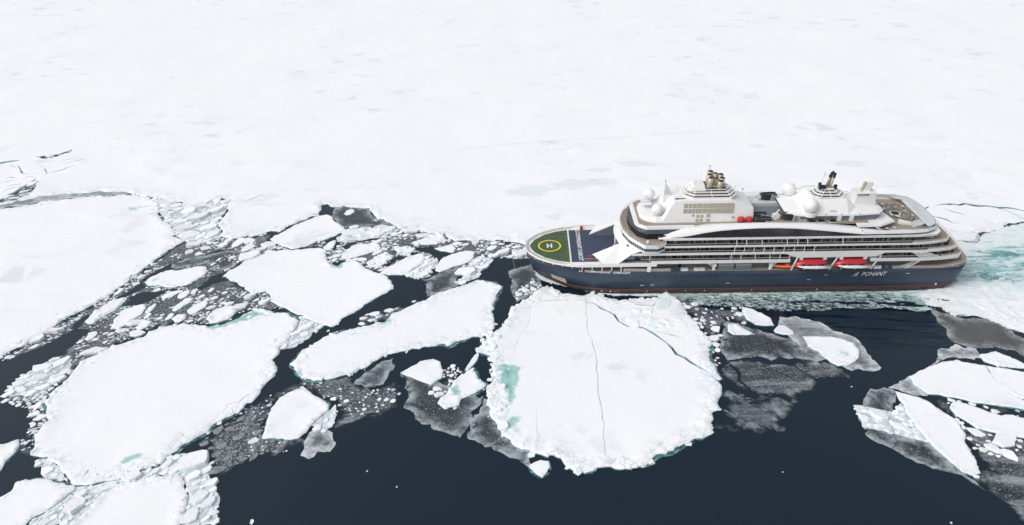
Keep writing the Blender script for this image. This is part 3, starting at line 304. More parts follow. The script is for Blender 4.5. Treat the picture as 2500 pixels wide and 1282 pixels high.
def chunk_material():
    g = N('brash', Roughness=.6); g.b.inputs['Specular IOR Level'].default_value = .3
    r = g.n('NewGeometry', out=8)
    n = g.noise(1.3, 4, None, .6)
    c = g.n('ValToRGB', {'Fac': r}); cr = c.node.color_ramp; cr.interpolation = 'LINEAR'
    st_ = ((.0, (.46, .51, .55)), (1., (.42, .66, .68)), (.12, (.66, .70, .74)), (.28, (.82, .845, .875)), (.88, (.87, .885, .91)), (.95, (.62, .79, .81)))
    for k_, (p_, col) in enumerate(st_):
        e = cr.elements[k_] if k_ < 2 else cr.elements.new(p_)
        if k_ >= 2: e = [q for q in cr.elements if abs(q.position-p_) < 1e-4][0]
        e.color = (*col, 1)
    cc = g.mix(g.ramp(n, .5, .72, 0, .5), c, (.50, .58, .62))
    g.set('Base Color', cc); g.bump(g.noise(2.5, 4), .5, .12)
    return g.m
def block_material():
    g = N('ice_block', Roughness=.6); g.b.inputs['Specular IOR Level'].default_value = .3
    r = g.n('NewGeometry', out=8)
    c = g.mix(g.ramp(r, .66, 1.0), (.85, .872, .90), (.64, .79, .81))
    c = g.mix(g.ramp(g.noise(1.2, 4, None, .6), .52, .72, 0, .55), c, (.60, .68, .72))
    g.set('Base Color', c); g.bump(g.noise(1.8, 5), .5, .2)
    return g.m
def thin_material(name, dark, light, rim, mott=.6, streak=None, bits=.0, fade=False):
    g = N(name, Roughness=.32); g.b.inputs['Specular IOR Level'].default_value = .5
    a = g.noise(.16, 6, g.pos((1, 1, 1), .4), .62, 1.0)
    b = g.noise(1.1, 5, None, .68, .3)
    v = g.math('ADD', g.math('MULTIPLY', a, .65), g.math('MULTIPLY', b, .35))
    c = g.mix(g.math('MULTIPLY', g.ramp(v, .40, .64), mott), dark, light)
    if streak:
        s = g.noise(.12, 7, g.pos((.22, 1.7, 1), streak), .68, 1.1)
        c = g.mix(g.ramp(s, .50, .70, 0, .75), c, rim)
    if bits:
        k = g.ramp(g.noise(1.9, 5, None, .75, .2), .60-bits*.12, .66-bits*.10)
        c = g.mix(k, c, (.62, .66, .69))
    e = g.math('MULTIPLY', g.attr('edge'), g.ramp(g.noise(.33, 6, None, .68, .5), .36, .60))
    c = g.mix(g.math('MULTIPLY', g.ramp(e, .05, .75), .9), c, rim)
    # hairline refrozen cracks
    vo = g.n('TexVoronoi', {'Vector': g.n('MixRGB', {'Fac': .12, 'Color1': g.pos(), 'Color2': g.noise(.3, 3)}), 'Scale': .09}, feature='DISTANCE_TO_EDGE')
    c = g.mix(g.ramp(vo, .0, .012, .55, 0), c, (.015, .022, .03))
    g.set('Base Color', c); g.bump(b, .25, .05)
    if fade:                                              # frazil film that thins out into open water
        q = g.math('ADD', g.ramp(g.attr('edge'), 0, 1, 1.0, 0), g.math('MULTIPLY', g.math('SUBTRACT', a, .5), 2.6))
        g.set('Alpha', g.ramp(q, .15, .65))
    return g.m
M = {}
M['snow'] = snow_material(); M['wall'] = ice_wall_material(); M['brash'] = chunk_material(); M['block'] = block_material()
M['thin'] = thin_material('thin_ice', (.026, .033, .042), (.075, .087, .098), (.40, .45, .48), bits=.1)
M['thin_brown'] = thin_material('thin_ice_brown', (.075, .076, .077), (.125, .125, .122), (.36, .39, .40), .8)
M['thin_pale'] = thin_material('thin_ice_pale', (.085, .097, .11), (.34, .37, .395), (.62, .66, .69), .9, streak=-.25)
M['thin_streak'] = thin_material('thin_ice_streaked', (.024, .031, .039), (.075, .087, .098), (.40, .44, .47), .8, streak=-.12, bits=.25, fade=True)
M['film'] = thin_material('frazil_film', (.022, .03, .038), (.10, .115, .13), (.30, .34, .365), .9, streak=.45, bits=.15, fade=True)
M['slush'] = thin_material('slush', (.020, .027, .035), (.085, .10, .115), (.28, .32, .35), 1., bits=.5, fade=True)
M['grey'] = plain('grey_fragment', (.21, .235, .25), .55, var=.35, scale=.7)
M['mush'] = thin_material('mush', (.33, .41, .44), (.66, .74, .77), (.78, .82, .85), 1., bits=1.0)
def water_material():
    g = N('sea_water', Roughness=.12); g.b.inputs['IOR'].default_value = 1.48
    a = g.noise(.02, 4, None, .5)
    g.set('Base Color', g.mix(a, (.003, .012, .023), (.005, .016, .030)))
    r1 = g.noise(.9, 4, g.pos((1, 2.2, 1), .5), .6); r2 = g.noise(.16, 3, g.pos((1, 1.8, 1), .3), .5)
    g.bump(g.math('ADD', g.math('MULTIPLY', r1, .5), r2), .32, .12)
    return g.m
M['water'] = water_material()
def foot_material():
    g = N('ice_foot', Roughness=.25)
    g.set('Base Color', g.mix(g.ramp(g.noise(.7, 4, None, .6), .35, .65), (.04, .15, .165), (.24, .46, .47)))
    g.set('Alpha', g.ramp(g.noise(.8, 5, None, .7, .4), .36, .56, .0, .95))
    return g.m
M['foot'] = foot_material()
def wake_material():
    g = N('wake', Roughness=.35)
    f = g.attr('foam'); mu = g.attr('mush')
    warp = g.noise(.09, 3, g.pos((.6, 1, 1)), .5)
    st = g.n('TexNoise', {'Vector': g.n('MixRGB', {'Fac': .93, 'Color1': g.pos((.11, .42, 1), .04), 'Color2': warp, }, blend_type='LINEAR_LIGHT'), 'Scale': .55, 'Detail': 7, 'Roughness': .66, 'Distortion': 1.6})
    lace = g.noise(.62, 8, g.pos((.6, 1.1, 1), .25), .74, 1.5)
    tq = g.mix(g.ramp(g.noise(.12, 4, g.pos((.4, 1, 1)), .6, .8), .35, .68), (.02, .115, .125), (.15, .44, .445))
    dk = (.012, .034, .042)
    base = g.mix(g.ramp(f, .35, .8), dk, tq)
    k = g.math('ADD', g.math('MULTIPLY', g.mix(g.ramp(f, .45, .7), lace, st), 1.), g.math('MULTIPLY', f, .16))
    k = g.math('ADD', k, g.math('MULTIPLY', mu, .34))
    m = g.ramp(k, .55, .72)
    c = g.mix(m, base, g.mix(mu, (.62, .74, .76), (.80, .84, .86)))
    g.set('Base Color', c); g.set('Roughness', g.ramp(m, 0, 1, .1, .6)); g.bump(k, .6, .5)
    # the sheet thins out to nothing at its border: foam breaks up into lace there
    al = g.attr('cover')
    a = g.ramp(g.math('ADD', al, g.math('MULTIPLY', g.math('SUBTRACT', lace, .5), 2.2)), .32, .5)
    g.set('Alpha', a)
    return g.m
M['wake'] = wake_material()

# ---------------------------------------------------------------- ice builders
def triangulate(outline, holes, extra):
    """Constrained triangulation; returns 2-D vertices and triangles that lie in the outline and in no hole."""
    vs = [Vector(q) for q in outline]; n = len(vs); ed = [(i, (i+1) % n) for i in range(n)]
    for h in holes:
        b = len(vs); vs += [Vector(q) for q in h]; ed += [(b+i, b+(i+1) % len(h)) for i in range(len(h))]
    vs += [Vector(q) for q in extra]
    V, _, Fc, *_ = delaunay_2d_cdt(vs, ed, [], 0, 1e-4)
    V = np.array([(q[0], q[1]) for q in V]); T = np.array([f for f in Fc if len(f) == 3], int)
    c = V[T].mean(1)
    keep = pip(c[:, 0], c[:, 1], outline)
    for h in holes: keep &= ~pip(c[:, 0], c[:, 1], h)
    T = T[keep]
    # one winding
    a, b, d = V[T[:, 0]], V[T[:, 1]], V[T[:, 2]]
    s = (b[:, 0]-a[:, 0])*(d[:, 1]-a[:, 1])-(b[:, 1]-a[:, 1])*(d[:, 0]-a[:, 0])
    T[s < 0] = T[s < 0][:, ::-1]
    return V, T[np.abs(s) > 1e-6]
def border(T):
    E = {}
    for a, b, c in T:
        for e in ((a, b), (b, c), (c, a)): E[e] = 1
    return [(a, b) for a, b in E if (b, a) not in E]
def crack_polygon(pts, wd, seed):
    P = []
    for a, b in zip(pts[:-1], pts[1:]):
        k = max(1, int(math.dist(a, b)/2.2))
        for j in range(k): P.append((a[0]+(b[0]-a[0])*j/k, a[1]+(b[1]-a[1])*j/k))
    P.append(pts[-1]); P = np.array(P)
    jt = max(.7, 1.6*wd)
    P[1:-1, 0] += jt*vn(P[1:-1, 0]/2.5, P[1:-1, 1]/2.5, seed); P[1:-1, 1] += jt*vn(P[1:-1, 0]/2.5, P[1:-1, 1]/2.5, seed+3)
    t = np.gradient(P, axis=0); t /= np.linalg.norm(t, axis=1)[:, None]+1e-9; nn = np.stack([-t[:, 1], t[:, 0]], 1)
    w_ = wd*.5*(.55+.9*np.abs(vn(P[:, 0]/3, P[:, 1]/3, seed+9)*2))*np.clip(np.minimum(np.arange(len(P)), np.arange(len(P))[::-1])/2+.15, 0, 1)
    w_ = w_[:, None]
    return np.concatenate([P+nn*w_, (P-nn*w_)[::-1]])
def grid_points(x0, x1, y0, y1, s, rng):
    X, Y = np.meshgrid(np.arange(x0, x1, s), np.arange(y0, y1, s)); p = np.stack([X.ravel(), Y.ravel()], 1)
    return p+(rng.random(p.shape)-.5)*s*.7
FARH = []
OUT = {}                                                  # roughened outlines, used to keep brash off the floes
def floe_mesh(key, poly, h, seed, step=.8, amp=.8, rim=3.5, inner=3.2, rimh=.35):
    rng = np.random.default_rng(seed)
    ol = rough_outline(poly, step, amp, seed); OUT[key] = ol
    holes = [crack_polygon(c, wd, seed+40+i*11) for i, (c, wd) in enumerate(CRACKS.get(key, []))]
    if key == 'far': holes += [rough_outline(q, 1.5, 1.2, 640+j) for j, q in enumerate(HOLES)]; FARH.extend(holes[-len(HOLES):])
    pools = POOLS.get(key, [])
    x0, y0 = ol.min(0); x1, y1 = ol.max(0)
    if key == 'far':
        ex = [grid_points(-300, 260, 5, 130, 3.6, rng), grid_points(-420, 420, 130, 330, 9, rng), grid_points(-900, 900, 330, 800, 30, rng), grid_points(-2500, 2500, 800, 3100, 160, rng)]
    elif key == 'left':
        ex = [grid_points(-260, x1, y0, y1, 3.6, rng), grid_points(x0, -260, y0, y1, 20, rng)]
    else:
        ex = [grid_points(x0, x1, y0, y1, inner, rng)]
    for pl in pools:
        a = np.array(pl); ex.append(grid_points(a[:, 0].min()-2, a[:, 0].max()+2, a[:, 1].min()-2, a[:, 1].max()+2, .8, rng))
    # rings that follow the rim
    t = np.roll(ol, -1, 0)-np.roll(ol, 1, 0); t /= np.linalg.norm(t, axis=1)[:, None]+1e-9
    ar = np.sum(ol[:, 0]*np.roll(ol[:, 1], -1)-np.roll(ol[:, 0], -1)*ol[:, 1]); nrm = np.stack([-t[:, 1], t[:, 0]], 1)*(1 if ar > 0 else -1)
    for d in (.35, .9, 1.7, 2.8, 4.3):
        if d > rim+1.2: break
        ex.append(ol[::(1 if d < 1.5 else 2)]+nrm[::(1 if d < 1.5 else 2)]*d)
    ex = np.concatenate(ex)
    ins = pip(ex[:, 0], ex[:, 1], ol); ex = ex[ins]
    de = segdist(ex[:, 0], ex[:, 1], ol); ex = ex[de > .25]
    for hh in holes:
        m = segdist(ex[:, 0], ex[:, 1], hh) > .3; m &= ~pip(ex[:, 0], ex[:, 1], hh); ex = ex[m]
    V, T = triangulate(ol, holes, ex)
    x, y = V.T
    d = segdist(x, y, ol)
    dh = d.copy()
    for hh in holes: dh = np.minimum(dh, segdist(x, y, hh)+.15)
    e = np.clip(1-d/(rim*(1.2+1.2*vn(x/9, y/9, seed+77))+.01), 0, 1)
    z = h*(.55+.45*np.clip(d/.6, 0, 1)**.6)
    z = z+rimh*np.clip(e*1.6, 0, 1)*(np.abs(fbm(x/2.4, y/2.4, seed+30, 3))*2.2-.25)*np.clip(d/.3, 0, 1)+.22*fbm(x/16, y/16, seed+50, 3)*np.clip(d/3, 0, 1)
    if key in ('far', 'left'):
        big = np.clip(fbm(x/26, y/15, 900, 4)-.12, 0, 1)*np.clip(d/14, 0, 1)
        z = z+1.5*big+.5*np.clip(np.abs(fbm(x/9, y/4.5, 930, 3))*2-.55, 0, 1)*np.clip(d/14, 0, 1)
    pool = np.zeros(len(x))
    for pl in pools:
        s = segdist(x, y, pl); q = np.where(pip(x, y, np.array(pl)), .5+s*.22, .5-s*.35); pool = np.maximum(pool, np.clip(q, 0, 1)*(.62 if key in ('f4', 'a1', 'left') else 1.))
    z = z-.25*np.clip(pool*2-1, 0, 1)
    z = np.maximum(z, .12)
    wet = np.zeros(len(x))
    if key == 'far':
        for (wx, wy, wrx, wry) in WET: wet = np.maximum(wet, np.clip(1.25-np.hypot((x-wx)/wrx, (y-wy)/wry), 0, 1))
    B = border(T); nv = len(V)
    bv = {}; low = []
    for a, b in B:
        for q in (a, b):
            if q not in bv: bv[q] = nv+len(low); low += [(x[q], y[q], z[q]), (x[q], y[q], -.35)]
    verts = np.concatenate([np.stack([x, y, z], 1), np.array(low)]); faces = [tuple(t_) for t_ in T]; idx = [0]*len(faces)
    for a, b in B:
        faces.append((bv[b], bv[a], bv[a]+1, bv[b]+1)); idx.append(1)
    me = pydata('floe', verts, faces, [M['snow'], M['wall']], idx)
    for nm, arr in (('edge', e), ('pool', pool), ('wet', wet)):
        at = me.attributes.new(nm, 'FLOAT', 'POINT'); at.data.foreach_set('value', np.concatenate([arr, np.full(len(low), 1. if nm == 'edge' else 0.)]).astype(np.float32))
    sm = np.array([1]*len(T)+[0]*len(B), bool); me.polygons.foreach_set('use_smooth', sm)
    return me
def foot_mesh(ol, seed, wmax, bias=0.):
    """Submerged ice foot: an irregular shelf that shows green-blue at the waterline."""
    P = ol[::2]; t = np.roll(P, -1, 0)-np.roll(P, 1, 0); t /= np.linalg.norm(t, axis=1)[:, None]+1e-9
    ar = np.sum(P[:, 0]*np.roll(P[:, 1], -1)-np.roll(P[:, 0], -1)*P[:, 1]); nrm = np.stack([t[:, 1], -t[:, 0]], 1)*(1 if ar > 0 else -1)
    wd = np.clip(vn(P[:, 0]/11, P[:, 1]/11, seed)+.12+bias+.5*vn(P[:, 0]/2.3, P[:, 1]/2.3, seed+1), 0, 1)*wmax
    n = len(P); o = P+nrm*wd[:, None]; i_ = P-nrm*.5
    v = [(a, b, .03) for a, b in i_]+[(a, b, .02) for a, b in o]
    f = [(i, n+i, n+(i+1) % n, (i+1) % n) for i in range(n) if wd[i]+wd[(i+1) % n] > .05 and math.dist(P[i], P[(i+1) % n]) < 4]
    return pydata('foot', v, f, M['foot']) if f else None
def thin_mesh(poly, seed, mat, z=.03, step=1.0, amp=1.1, inner=1.8, rim=3.2, holes=()):
    rng = np.random.default_rng(seed); ol = rough_outline(poly, step, amp, seed)
    x0, y0 = ol.min(0); x1, y1 = ol.max(0); ex = grid_points(x0, x1, y0, y1, inner, rng)
    ex = ex[pip(ex[:, 0], ex[:, 1], ol)]; ex = ex[segdist(ex[:, 0], ex[:, 1], ol) > .5]
    for hh in holes:
        m = ~pip(ex[:, 0], ex[:, 1], hh); ex = ex[m & (segdist(ex[:, 0], ex[:, 1], hh) > .4)]
    V, T = triangulate(ol, holes, ex); x, y = V.T; d = segdist(x, y, ol)
    e = np.clip(1-d/rim, 0, 1)
    zz = z+.05*e*(vn(x/1.5, y/1.5, seed+3)+.5)
    B = border(T); nv = len(V); bv = {}; low = []
    for a, b in B:
        for q in (a, b):
            if q not in bv: bv[q] = nv+len(low); low.append((x[q], y[q], -.1))
    faces = [tuple(t_) for t_ in T]+[(b, a, bv[a], bv[b]) for a, b in B]
    me = pydata('thin', np.concatenate([np.stack([x, y, zz], 1), np.array(low)]), faces, mat)
    at = me.attributes.new('edge', 'FLOAT', 'POINT'); at.data.foreach_set('value', np.concatenate([e, np.ones(len(low))]).astype(np.float32))
    return me
def chunk(cx, cy, r, h, z0, rng, ang=None, stretch=1., local=False):
    """One broken ice piece: an angular prism with a bevelled, slightly tilted top."""
    n = int(rng.integers(5, 8)) if r < .9 else int(rng.integers(7, 12))
    th = np.sort((np.arange(n)+rng.uniform(-.38, .38, n))*2*math.pi/n); rr = r*rng.uniform(.72, 1.12, n)
    sx = stretch**.5; a = rng.uniform(0, math.pi) if ang is None else ang+rng.normal(0, .35)
    u, v = np.cos(th)*rr*sx, np.sin(th)*rr/sx
    x, y = u*math.cos(a)-v*math.sin(a), u*math.sin(a)+v*math.cos(a)
    tx, ty = rng.normal(0, .10, 2)
    b = min(.18, .22*r); k = 1-b/r
    top = h+np.clip(x*tx+y*ty, -.6*h, .6*h)+rng.uniform(-.08, .08, n)*h
    ox, oy = (0, 0) if local else (cx, cy)
    vs = [(ox+p, oy+q, z0-.12) for p, q in zip(x, y)]+[(ox+p, oy+q, z0+t*.72) for p, q, t in zip(x, y, top)]+[(ox+p*k, oy+q*k, z0+t) for p, q, t in zip(x, y, top)]
    f = [(i, (i+1) % n, n+(i+1) % n, n+i) for i in range(n)]+[(n+i, n+(i+1) % n, 2*n+(i+1) % n, 2*n+i) for i in range(n)]+[tuple(range(2*n, 3*n))]
    return vs, f
class Pile:
    def __init__(s): s.v, s.f = [], []
    def add(s, vf):
        b = len(s.v); s.v += vf[0]; s.f += [tuple(i+b for i in q) for q in vf[1]]
def scatter(poly, radii, avoid, rng, sep=1.0, limit=4000, clump=0.):
    """Big-first dart throwing inside a polygon, off the floes. radii: [(r, share of the area)]."""
    P = np.array(poly); x0, y0 = P.min(0); x1, y1 = P.max(0)
    A = .5*abs(np.sum(P[:, 0]*np.roll(P[:, 1], -1)-np.roll(P[:, 0], -1)*P[:, 1]))
    acc = np.zeros((0, 3))
    for r, share in radii:
        want = int(share*A/(math.pi*r*r*.8)); want = min(want, limit)
        if want < 1: continue
        c = rng.random((want*10+60, 2))*(x1-x0, y1-y0)+(x0, y0)
        c = c[pip(c[:, 0], c[:, 1], P)]
        if clump and len(c): c = c[rng.random(len(c)) < np.clip(.5+clump*(vn(c[:, 0]/8, c[:, 1]/5, 71)+.45*vn(c[:, 0]/3, c[:, 1]/2.4, 72)), 0, 1)]
        for ol in avoid:
            if len(c) == 0: break
            a, b = ol.min(0)-2, ol.max(0)+2
            m = (c > a).all(1) & (c < b).all(1)
            if m.any():
                k = np.zeros(len(c), bool); s = c[m]
                bad = pip(s[:, 0], s[:, 1], ol) | (segdist(s[:, 0], s[:, 1], ol) < r*.55); k[np.where(m)[0][bad]] = True; c = c[~k]
        rs = r*rng.uniform(.78, 1.25, len(c)); got = 0; new = []
        if len(acc) and len(c):
            ok = np.ones(len(c), bool)
            for i in range(0, len(c), 400):
                dd = np.hypot(c[i:i+400, None, 0]-acc[None, :, 0], c[i:i+400, None, 1]-acc[None, :, 1])
                ok[i:i+400] = (dd > (rs[i:i+400, None]+acc[None, :, 2])*sep).all(1)
            c, rs = c[ok], rs[ok]
        cell = {}; cs = 2.6*r
        for (px, py), q in zip(c, rs):
            i, j = int(px//cs), int(py//cs); good = True
            for di in (-1, 0, 1):
                for dj in (-1, 0, 1):
                    for (ax, ay, aq) in cell.get((i+di, j+dj), ()):
                        if math.hypot(px-ax, py-ay) < (q+aq)*sep: good = False; break
            if good:
                cell.setdefault((i, j), []).append((px, py, q)); new.append((px, py, q)); got += 1
                if got >= want: break
        if new: acc = np.concatenate([acc, np.array(new)])
    return acc
# ---------------------------------------------------------------- sea
def sea():
    def axis(lo, hi, a, b, s):
        return np.concatenate([np.linspace(lo, a, 14)[:-1], np.arange(a, b, s), np.linspace(b, hi, 14)])
    xs = axis(-6000, 6000, 70, 165, 1.2); ys = axis(-3000, 6000, -62, -14, .6)
    X, Y = np.meshgrid(xs, ys)
    # bow-wave crests fanning out from the hull
    u = (Y+16)+.10*(X-100)+2.0*vn(X/14, Y/14, 5)
    env = np.clip((X-78)/25, 0, 1)*np.clip((158-X)/14, 0, 1)*np.clip((-Y-17)/3, 0, 1)*np.clip((Y+46)/16, 0, 1)
    Z = 1.7*env*(.16*np.sin(u*2*math.pi/5.2)+.10*np.sin((u+.35*vn(X/6, Y/3, 9)*6)*2*math.pi/2.9))*(.5+1.4*np.abs(vn(X/18, Y/5, 8)*2))
    for q in ('t_n14', 't_n10', 't_n13', 't_n11'):
        m = pip(X.ravel(), Y.ravel(), THIN[q]) | (segdist(X.ravel(), Y.ravel(), THIN[q]) < 2); Z[m.reshape(Z.shape)] = 0
    n = len(xs); v = np.stack([X.ravel(), Y.ravel(), Z.ravel()-.02], 1)
    f = [(j*n+i, j*n+i+1, (j+1)*n+i+1, (j+1)*n+i) for j in range(len(ys)-1) for i in range(n-1)]
    tag(link('sea_water', pydata('sea', v, f, M['water'], smooth=True)), kind='structure')
sea()
# ---------------------------------------------------------------- the ice
FL = {  # key: (height, seed, amp, rim width, rim relief, foot width, label)
 'left': (.75, 21, 1.2, 4.0, .35, 2.2, 'vast smooth snow-covered floe bordering the diagonal lead, beside the grey refrozen strip'),
 'wedge': (.7, 22, .7, 1.6, .25, 1.2, 'smooth white wedge-shaped floe below the dark slushy pond, pressed against the far ice field'),
 'centre': (.75, 23, 0.8, 1.6, .22, 1.2, 'large smooth pointed floe with a turquoise notch, tip facing open water ahead of the bow'),
 'long': (.8, 24, 1.15, 4.5, .4, 2.4, 'long lumpy white floe shaped like a shoe sole between two dark channels'),
 'southwest': (.8, 25, 1.3, 5.0, .4, 2.2, 'huge flat floe with a small turquoise melt pool near its broken rim'),
 'cornerleft': (.75, 26, 1.0, 2.5, .3, 2.0, 'smooth half-cut floe with rounded top beside dark water and a brash-filled crack'),
 'cornermid': (.8, 27, 1.0, 3.0, .35, 1.0, 'flat floe hemmed by blocky white rubble along its side toward the open water'),
 'edgeleft': (.75, 28, .8, 2.0, .3, 1.6, 'narrow tapering floe lying between two small bays of dark water'),
 'pentagon': (.8, 29, .5, 1.6, .25, 1.5, 'clean five-sided white floe with a grey frozen tail at the edge of open water'),
 'pebble': (.7, 30, .5, 1.0, .2, .8, 'small smooth pebble-shaped floe ringed by pale slush'),
 'kite': (.7, 31, .5, 1.6, .25, 2.4, 'small kite-shaped floe with a turquoise dip beside the great round floe'),
 'stick': (.55, 32, .3, .8, .15, .5, 'slim slanting ice bar between the kite-shaped floe and the blocky rubble'),
 'round': (1.0, 33, 1.2, 6.0, .5, 2.6, 'great round floe split by long cracks, lying against the ship with turquoise melt pools'),
 'b_a': (.7, 34, .5, 1.2, .25, .8, 'little rounded ice block standing in the black channel under the wedge-shaped floe'),
 'b_b': (.65, 35, .6, 2.0, .35, 1.4, 'low white floe with a crumbled rim behind the turquoise notch'),
 'b_c': (.7, 36, .6, 3.0, .5, .8, 'cluster of rounded white hummocks frozen together beside the notch in the pointed floe'),
 'b_d': (.65, 37, .6, 2.5, .4, .8, 'small lumpy ice cake floating alone in the dark pool'),
 'b_e': (.75, 38, .5, 1.2, .25, .8, 'bright smooth slab with a jagged turquoise rubble pile on its right flank'),
 'b_f': (.75, 39, .5, 1.2, .2, .8, 'smooth oblong slab above the triangular sheet of grey young ice'),
 'b_g': (.7, 40, .4, 1.0, .2, .6, 'small triangular white slab in the dark pool ahead of the bow'),
 'b_h': (.6, 41, .3, .8, .2, .4, 'tiny white cake touching the slushy band ahead of the bow'),
 'b_k': (1.1, 42, .6, 3.0, .7, 1.4, 'hummocked ice block with turquoise flank at the edge of the far ice field'),
 'b_m': (.6, 43, .4, 1.0, .2, .5, 'small white cake in the slush at the top of the grey pond'),
 'a1': (.65, 44, .7, 2.0, .3, 1.8, 'white floe with a grey wet corner lying in the middle of the diagonal lead'),
 'a2': (1.1, 45, .5, 2.5, .7, 1.8, 'narrow overturned ice ridge with a vivid turquoise side in the diagonal lead'),
 'a3': (.7, 46, .5, 1.0, .2, .8, 'smooth slab next to the narrow turquoise ridge'),
 'a4': (.6, 47, .3, .8, .15, .5, 'thin sliver of ice broken off the end of a smooth slab in the lead'),
 'a5': (.65, 48, .4, 1.2, .25, 1.2, 'pale elongated fragment in dark slush, wet green at its foot'),
 'a6': (.7, 49, .4, 1.0, .2, .8, 'crisp white oblong slab among the slush of the diagonal lead'),
 'a7': (.9, 50, .6, 2.5, .5, 2.2, 'rounded white hummock above a long turquoise shallow on the huge flat floe'),
 'a8': (.6, 51, .4, 1.0, .2, .6, 'small blunt fragment at the top of the huge flat floe'),
 'a9': (.6, 52, .4, 1.0, .2, .6, 'small lens-shaped fragment below the floe with the grey corner'),
 'a10': (.6, 53, .4, 1.0, .2, .8, 'small fragment wedged between the smooth slab and the huge flat floe'),
 'f1': (.7, 54, .4, 1.2, .25, .8, 'white trapezoid floe close to the foam along the hull'),
 'f2': (.65, 55, .3, .9, .2, .5, 'small half-moon floe beside the white trapezoid floe'),
 'f3': (.6, 56, .4, 1.2, .25, .9, 'thin pale floe with wet green middle on the dark young ice'),
 'f4': (.6, 57, .5, 1.6, .2, 1.2, 'rounded snowy floe with a pale blue melt pool on a translucent grey shelf'),
 'h1': (.7, 58, .5, 1.2, .2, .8, 'broad smooth floe on the far bank of the open channel behind the stern'),
 'h2': (.7, 59, .5, 1.2, .3, .8, 'sloping floe with scattered grey marks beyond a narrow turquoise gap'),
 'h3': (.6, 60, .7, 1.8, .3, .8, 'ragged narrow floe bordering the brown-grey young ice'),
 'h4': (.7, 61, .35, 1.4, .3, .6, 'long dagger-shaped floe with one straight edge'),
 'h5': (.7, 62, .5, 1.2, .2, .8, 'rounded white tongue of ice lying between two brash-filled gaps'),
 'c1': (.7, 63, .3, .8, .2, 1.6, 'small shield-shaped floe at the near tip of the great round floe'),
 'c2': (.5, 64, .3, .6, .15, .5, 'tiny ice cake just above the shield-shaped floe'),
 'g1': (.6, 65, .5, 1.0, .2, .8, 'flat white plate broken off in the wake, beside a turquoise crack'),
 'g2': (.6, 66, .5, 1.0, .2, .8, 'broad flat plate beyond the turquoise crack in the wake'),
 'd_s': (.4, 67, .15, .4, .1, .3, 'lone scrap of ice drifting in open dark water'),
}
far = tag(link('ice_field', floe_mesh('far', FLOES['far'], .42, 20, .9, 1.3, 5.0, 3.2, .5)), kind='structure')
for k, (h, sd_, amp, rim, rimh, fw_, lab) in FL.items():
    big = k in ('left', 'centre', 'long', 'southwest', 'round')
    me = floe_mesh(k, FLOES[k], h*.72, sd_, .8 if big else .6, amp, rim, 3.2 if big else 2.0, rimh)
    o = tag(link('ice_floe', me), lab, 'ice floe', 'ice floes')
    fm = foot_mesh(OUT[k], sd_+500, fw_, {'a2': .5, 'kite': .3, 'b_b': .25, 'a5': .3, 'c1': .2}.get(k, 0.))
    if fm: tag(link('ice_foot', fm, o), kind='stuff')
fm = foot_mesh(OUT['far'][(OUT['far'][:, 1] < 150)], 520, 1.6)
AV = [OUT[k] for k in OUT]+[np.array(rough_outline(q, 1.2, 1.2, 90+j)) for j, q in enumerate(LEADS)]
TL = {'t_wedge': ('thin', 'triangular sheet of dark grey young ice with a pale rim ahead of the bow'),
 't_bow': ('thin', 'grey young ice sheet right under the bow, rimmed with pale slush'),
 't_n5': ('thin_pale', 'pale grey frozen tail hanging off the five-sided floe into open water'),
 't_n6a': ('thin', 'mottled dark young ice sheet between the kite-shaped floe and open water'),
 't_n6b': ('thin', 'dark speckled young ice sheet tucked against the flank of the great round floe'),
 't_n7': ('thin', 'smooth dark pan of new ice below the long lumpy floe'),
 't_n10': ('thin_pale', 'translucent whitish shelf of wet ice round the floe with the melt pool'),
 't_n11': ('thin_streak', 'streaked grey-white young ice sheet cut by black cracks next to the great round floe'),
 't_n12': ('film', 'dusty grey film of young ice fading into the open water'),
 't_n13': ('thin', 'dark young ice with cloudy streaks under the small floes near the hull foam'),
 't_n14': ('thin_brown', 'brown-grey young ice sheet beyond the rippled water astern'),
 't_n15': ('thin_pale', 'small grey sheet joining the broad smooth floe and the dagger-shaped floe'),
 't_n16': ('thin', 'dark grey sheet at the blunt end of the dagger-shaped floe'),
 't_n17': ('thin', 'slate grey ice strip along the straight edge of the dagger-shaped floe'),
 't_n18': ('thin_streak', 'wide dark slushy sheet below the rounded ice tongue'),
 't_n19': ('thin_pale', 'frosted grey sheet above the broad smooth floe'),
 't_lead': ('thin', 'grey young ice filling the upper part of the diagonal lead'),
 't_lead2': ('thin_streak', 'dull grey slush sheet between the lead and the pointed floe'),
 't_topleft': ('thin_pale', 'long grey refrozen strip cutting into the far ice field'),
 't_topleft2': ('thin_pale', 'short grey refrozen sliver in the distant ice field'),
 't_upper': ('thin', 'grey pond of new ice bitten into the edge of the far ice field')}
for i, (k, (mt, lab)) in enumerate(TL.items()):
    hl = [crack_polygon(p_, w_, 1300+q) for q, (p_, w_) in enumerate(THINCRACK.get(k, []))]
    me = thin_mesh(THIN[k], 300+i*7, M[mt], .035+.004*(i % 3), 1.0, 1.3, rim=6. if mt == 'film' else 3.2, holes=hl)
    tag(link('young_ice_sheet', me), lab, 'young ice', 'sheets of young ice')
for i, k in enumerate(('z_channel', 'z_swleft', 'z_mid', 'z_sl', 'z_sl2', 'z_f', 'z_h2', 'z_longnw', 'z_far', 'z_far2', 'z_bow', 'z_kite')):
    tag(link('slush', thin_mesh(ZONES[k], 700+i*9, M['slush'], .018+.0015*i, 1.2, 1.6, rim=3.5, holes=[rough_outline(q, 1.2, 1.2, 90+j) for j, q in enumerate(LEADS)])), 'grey slush of ice crumbs between the floes', 'slush', kind='stuff')
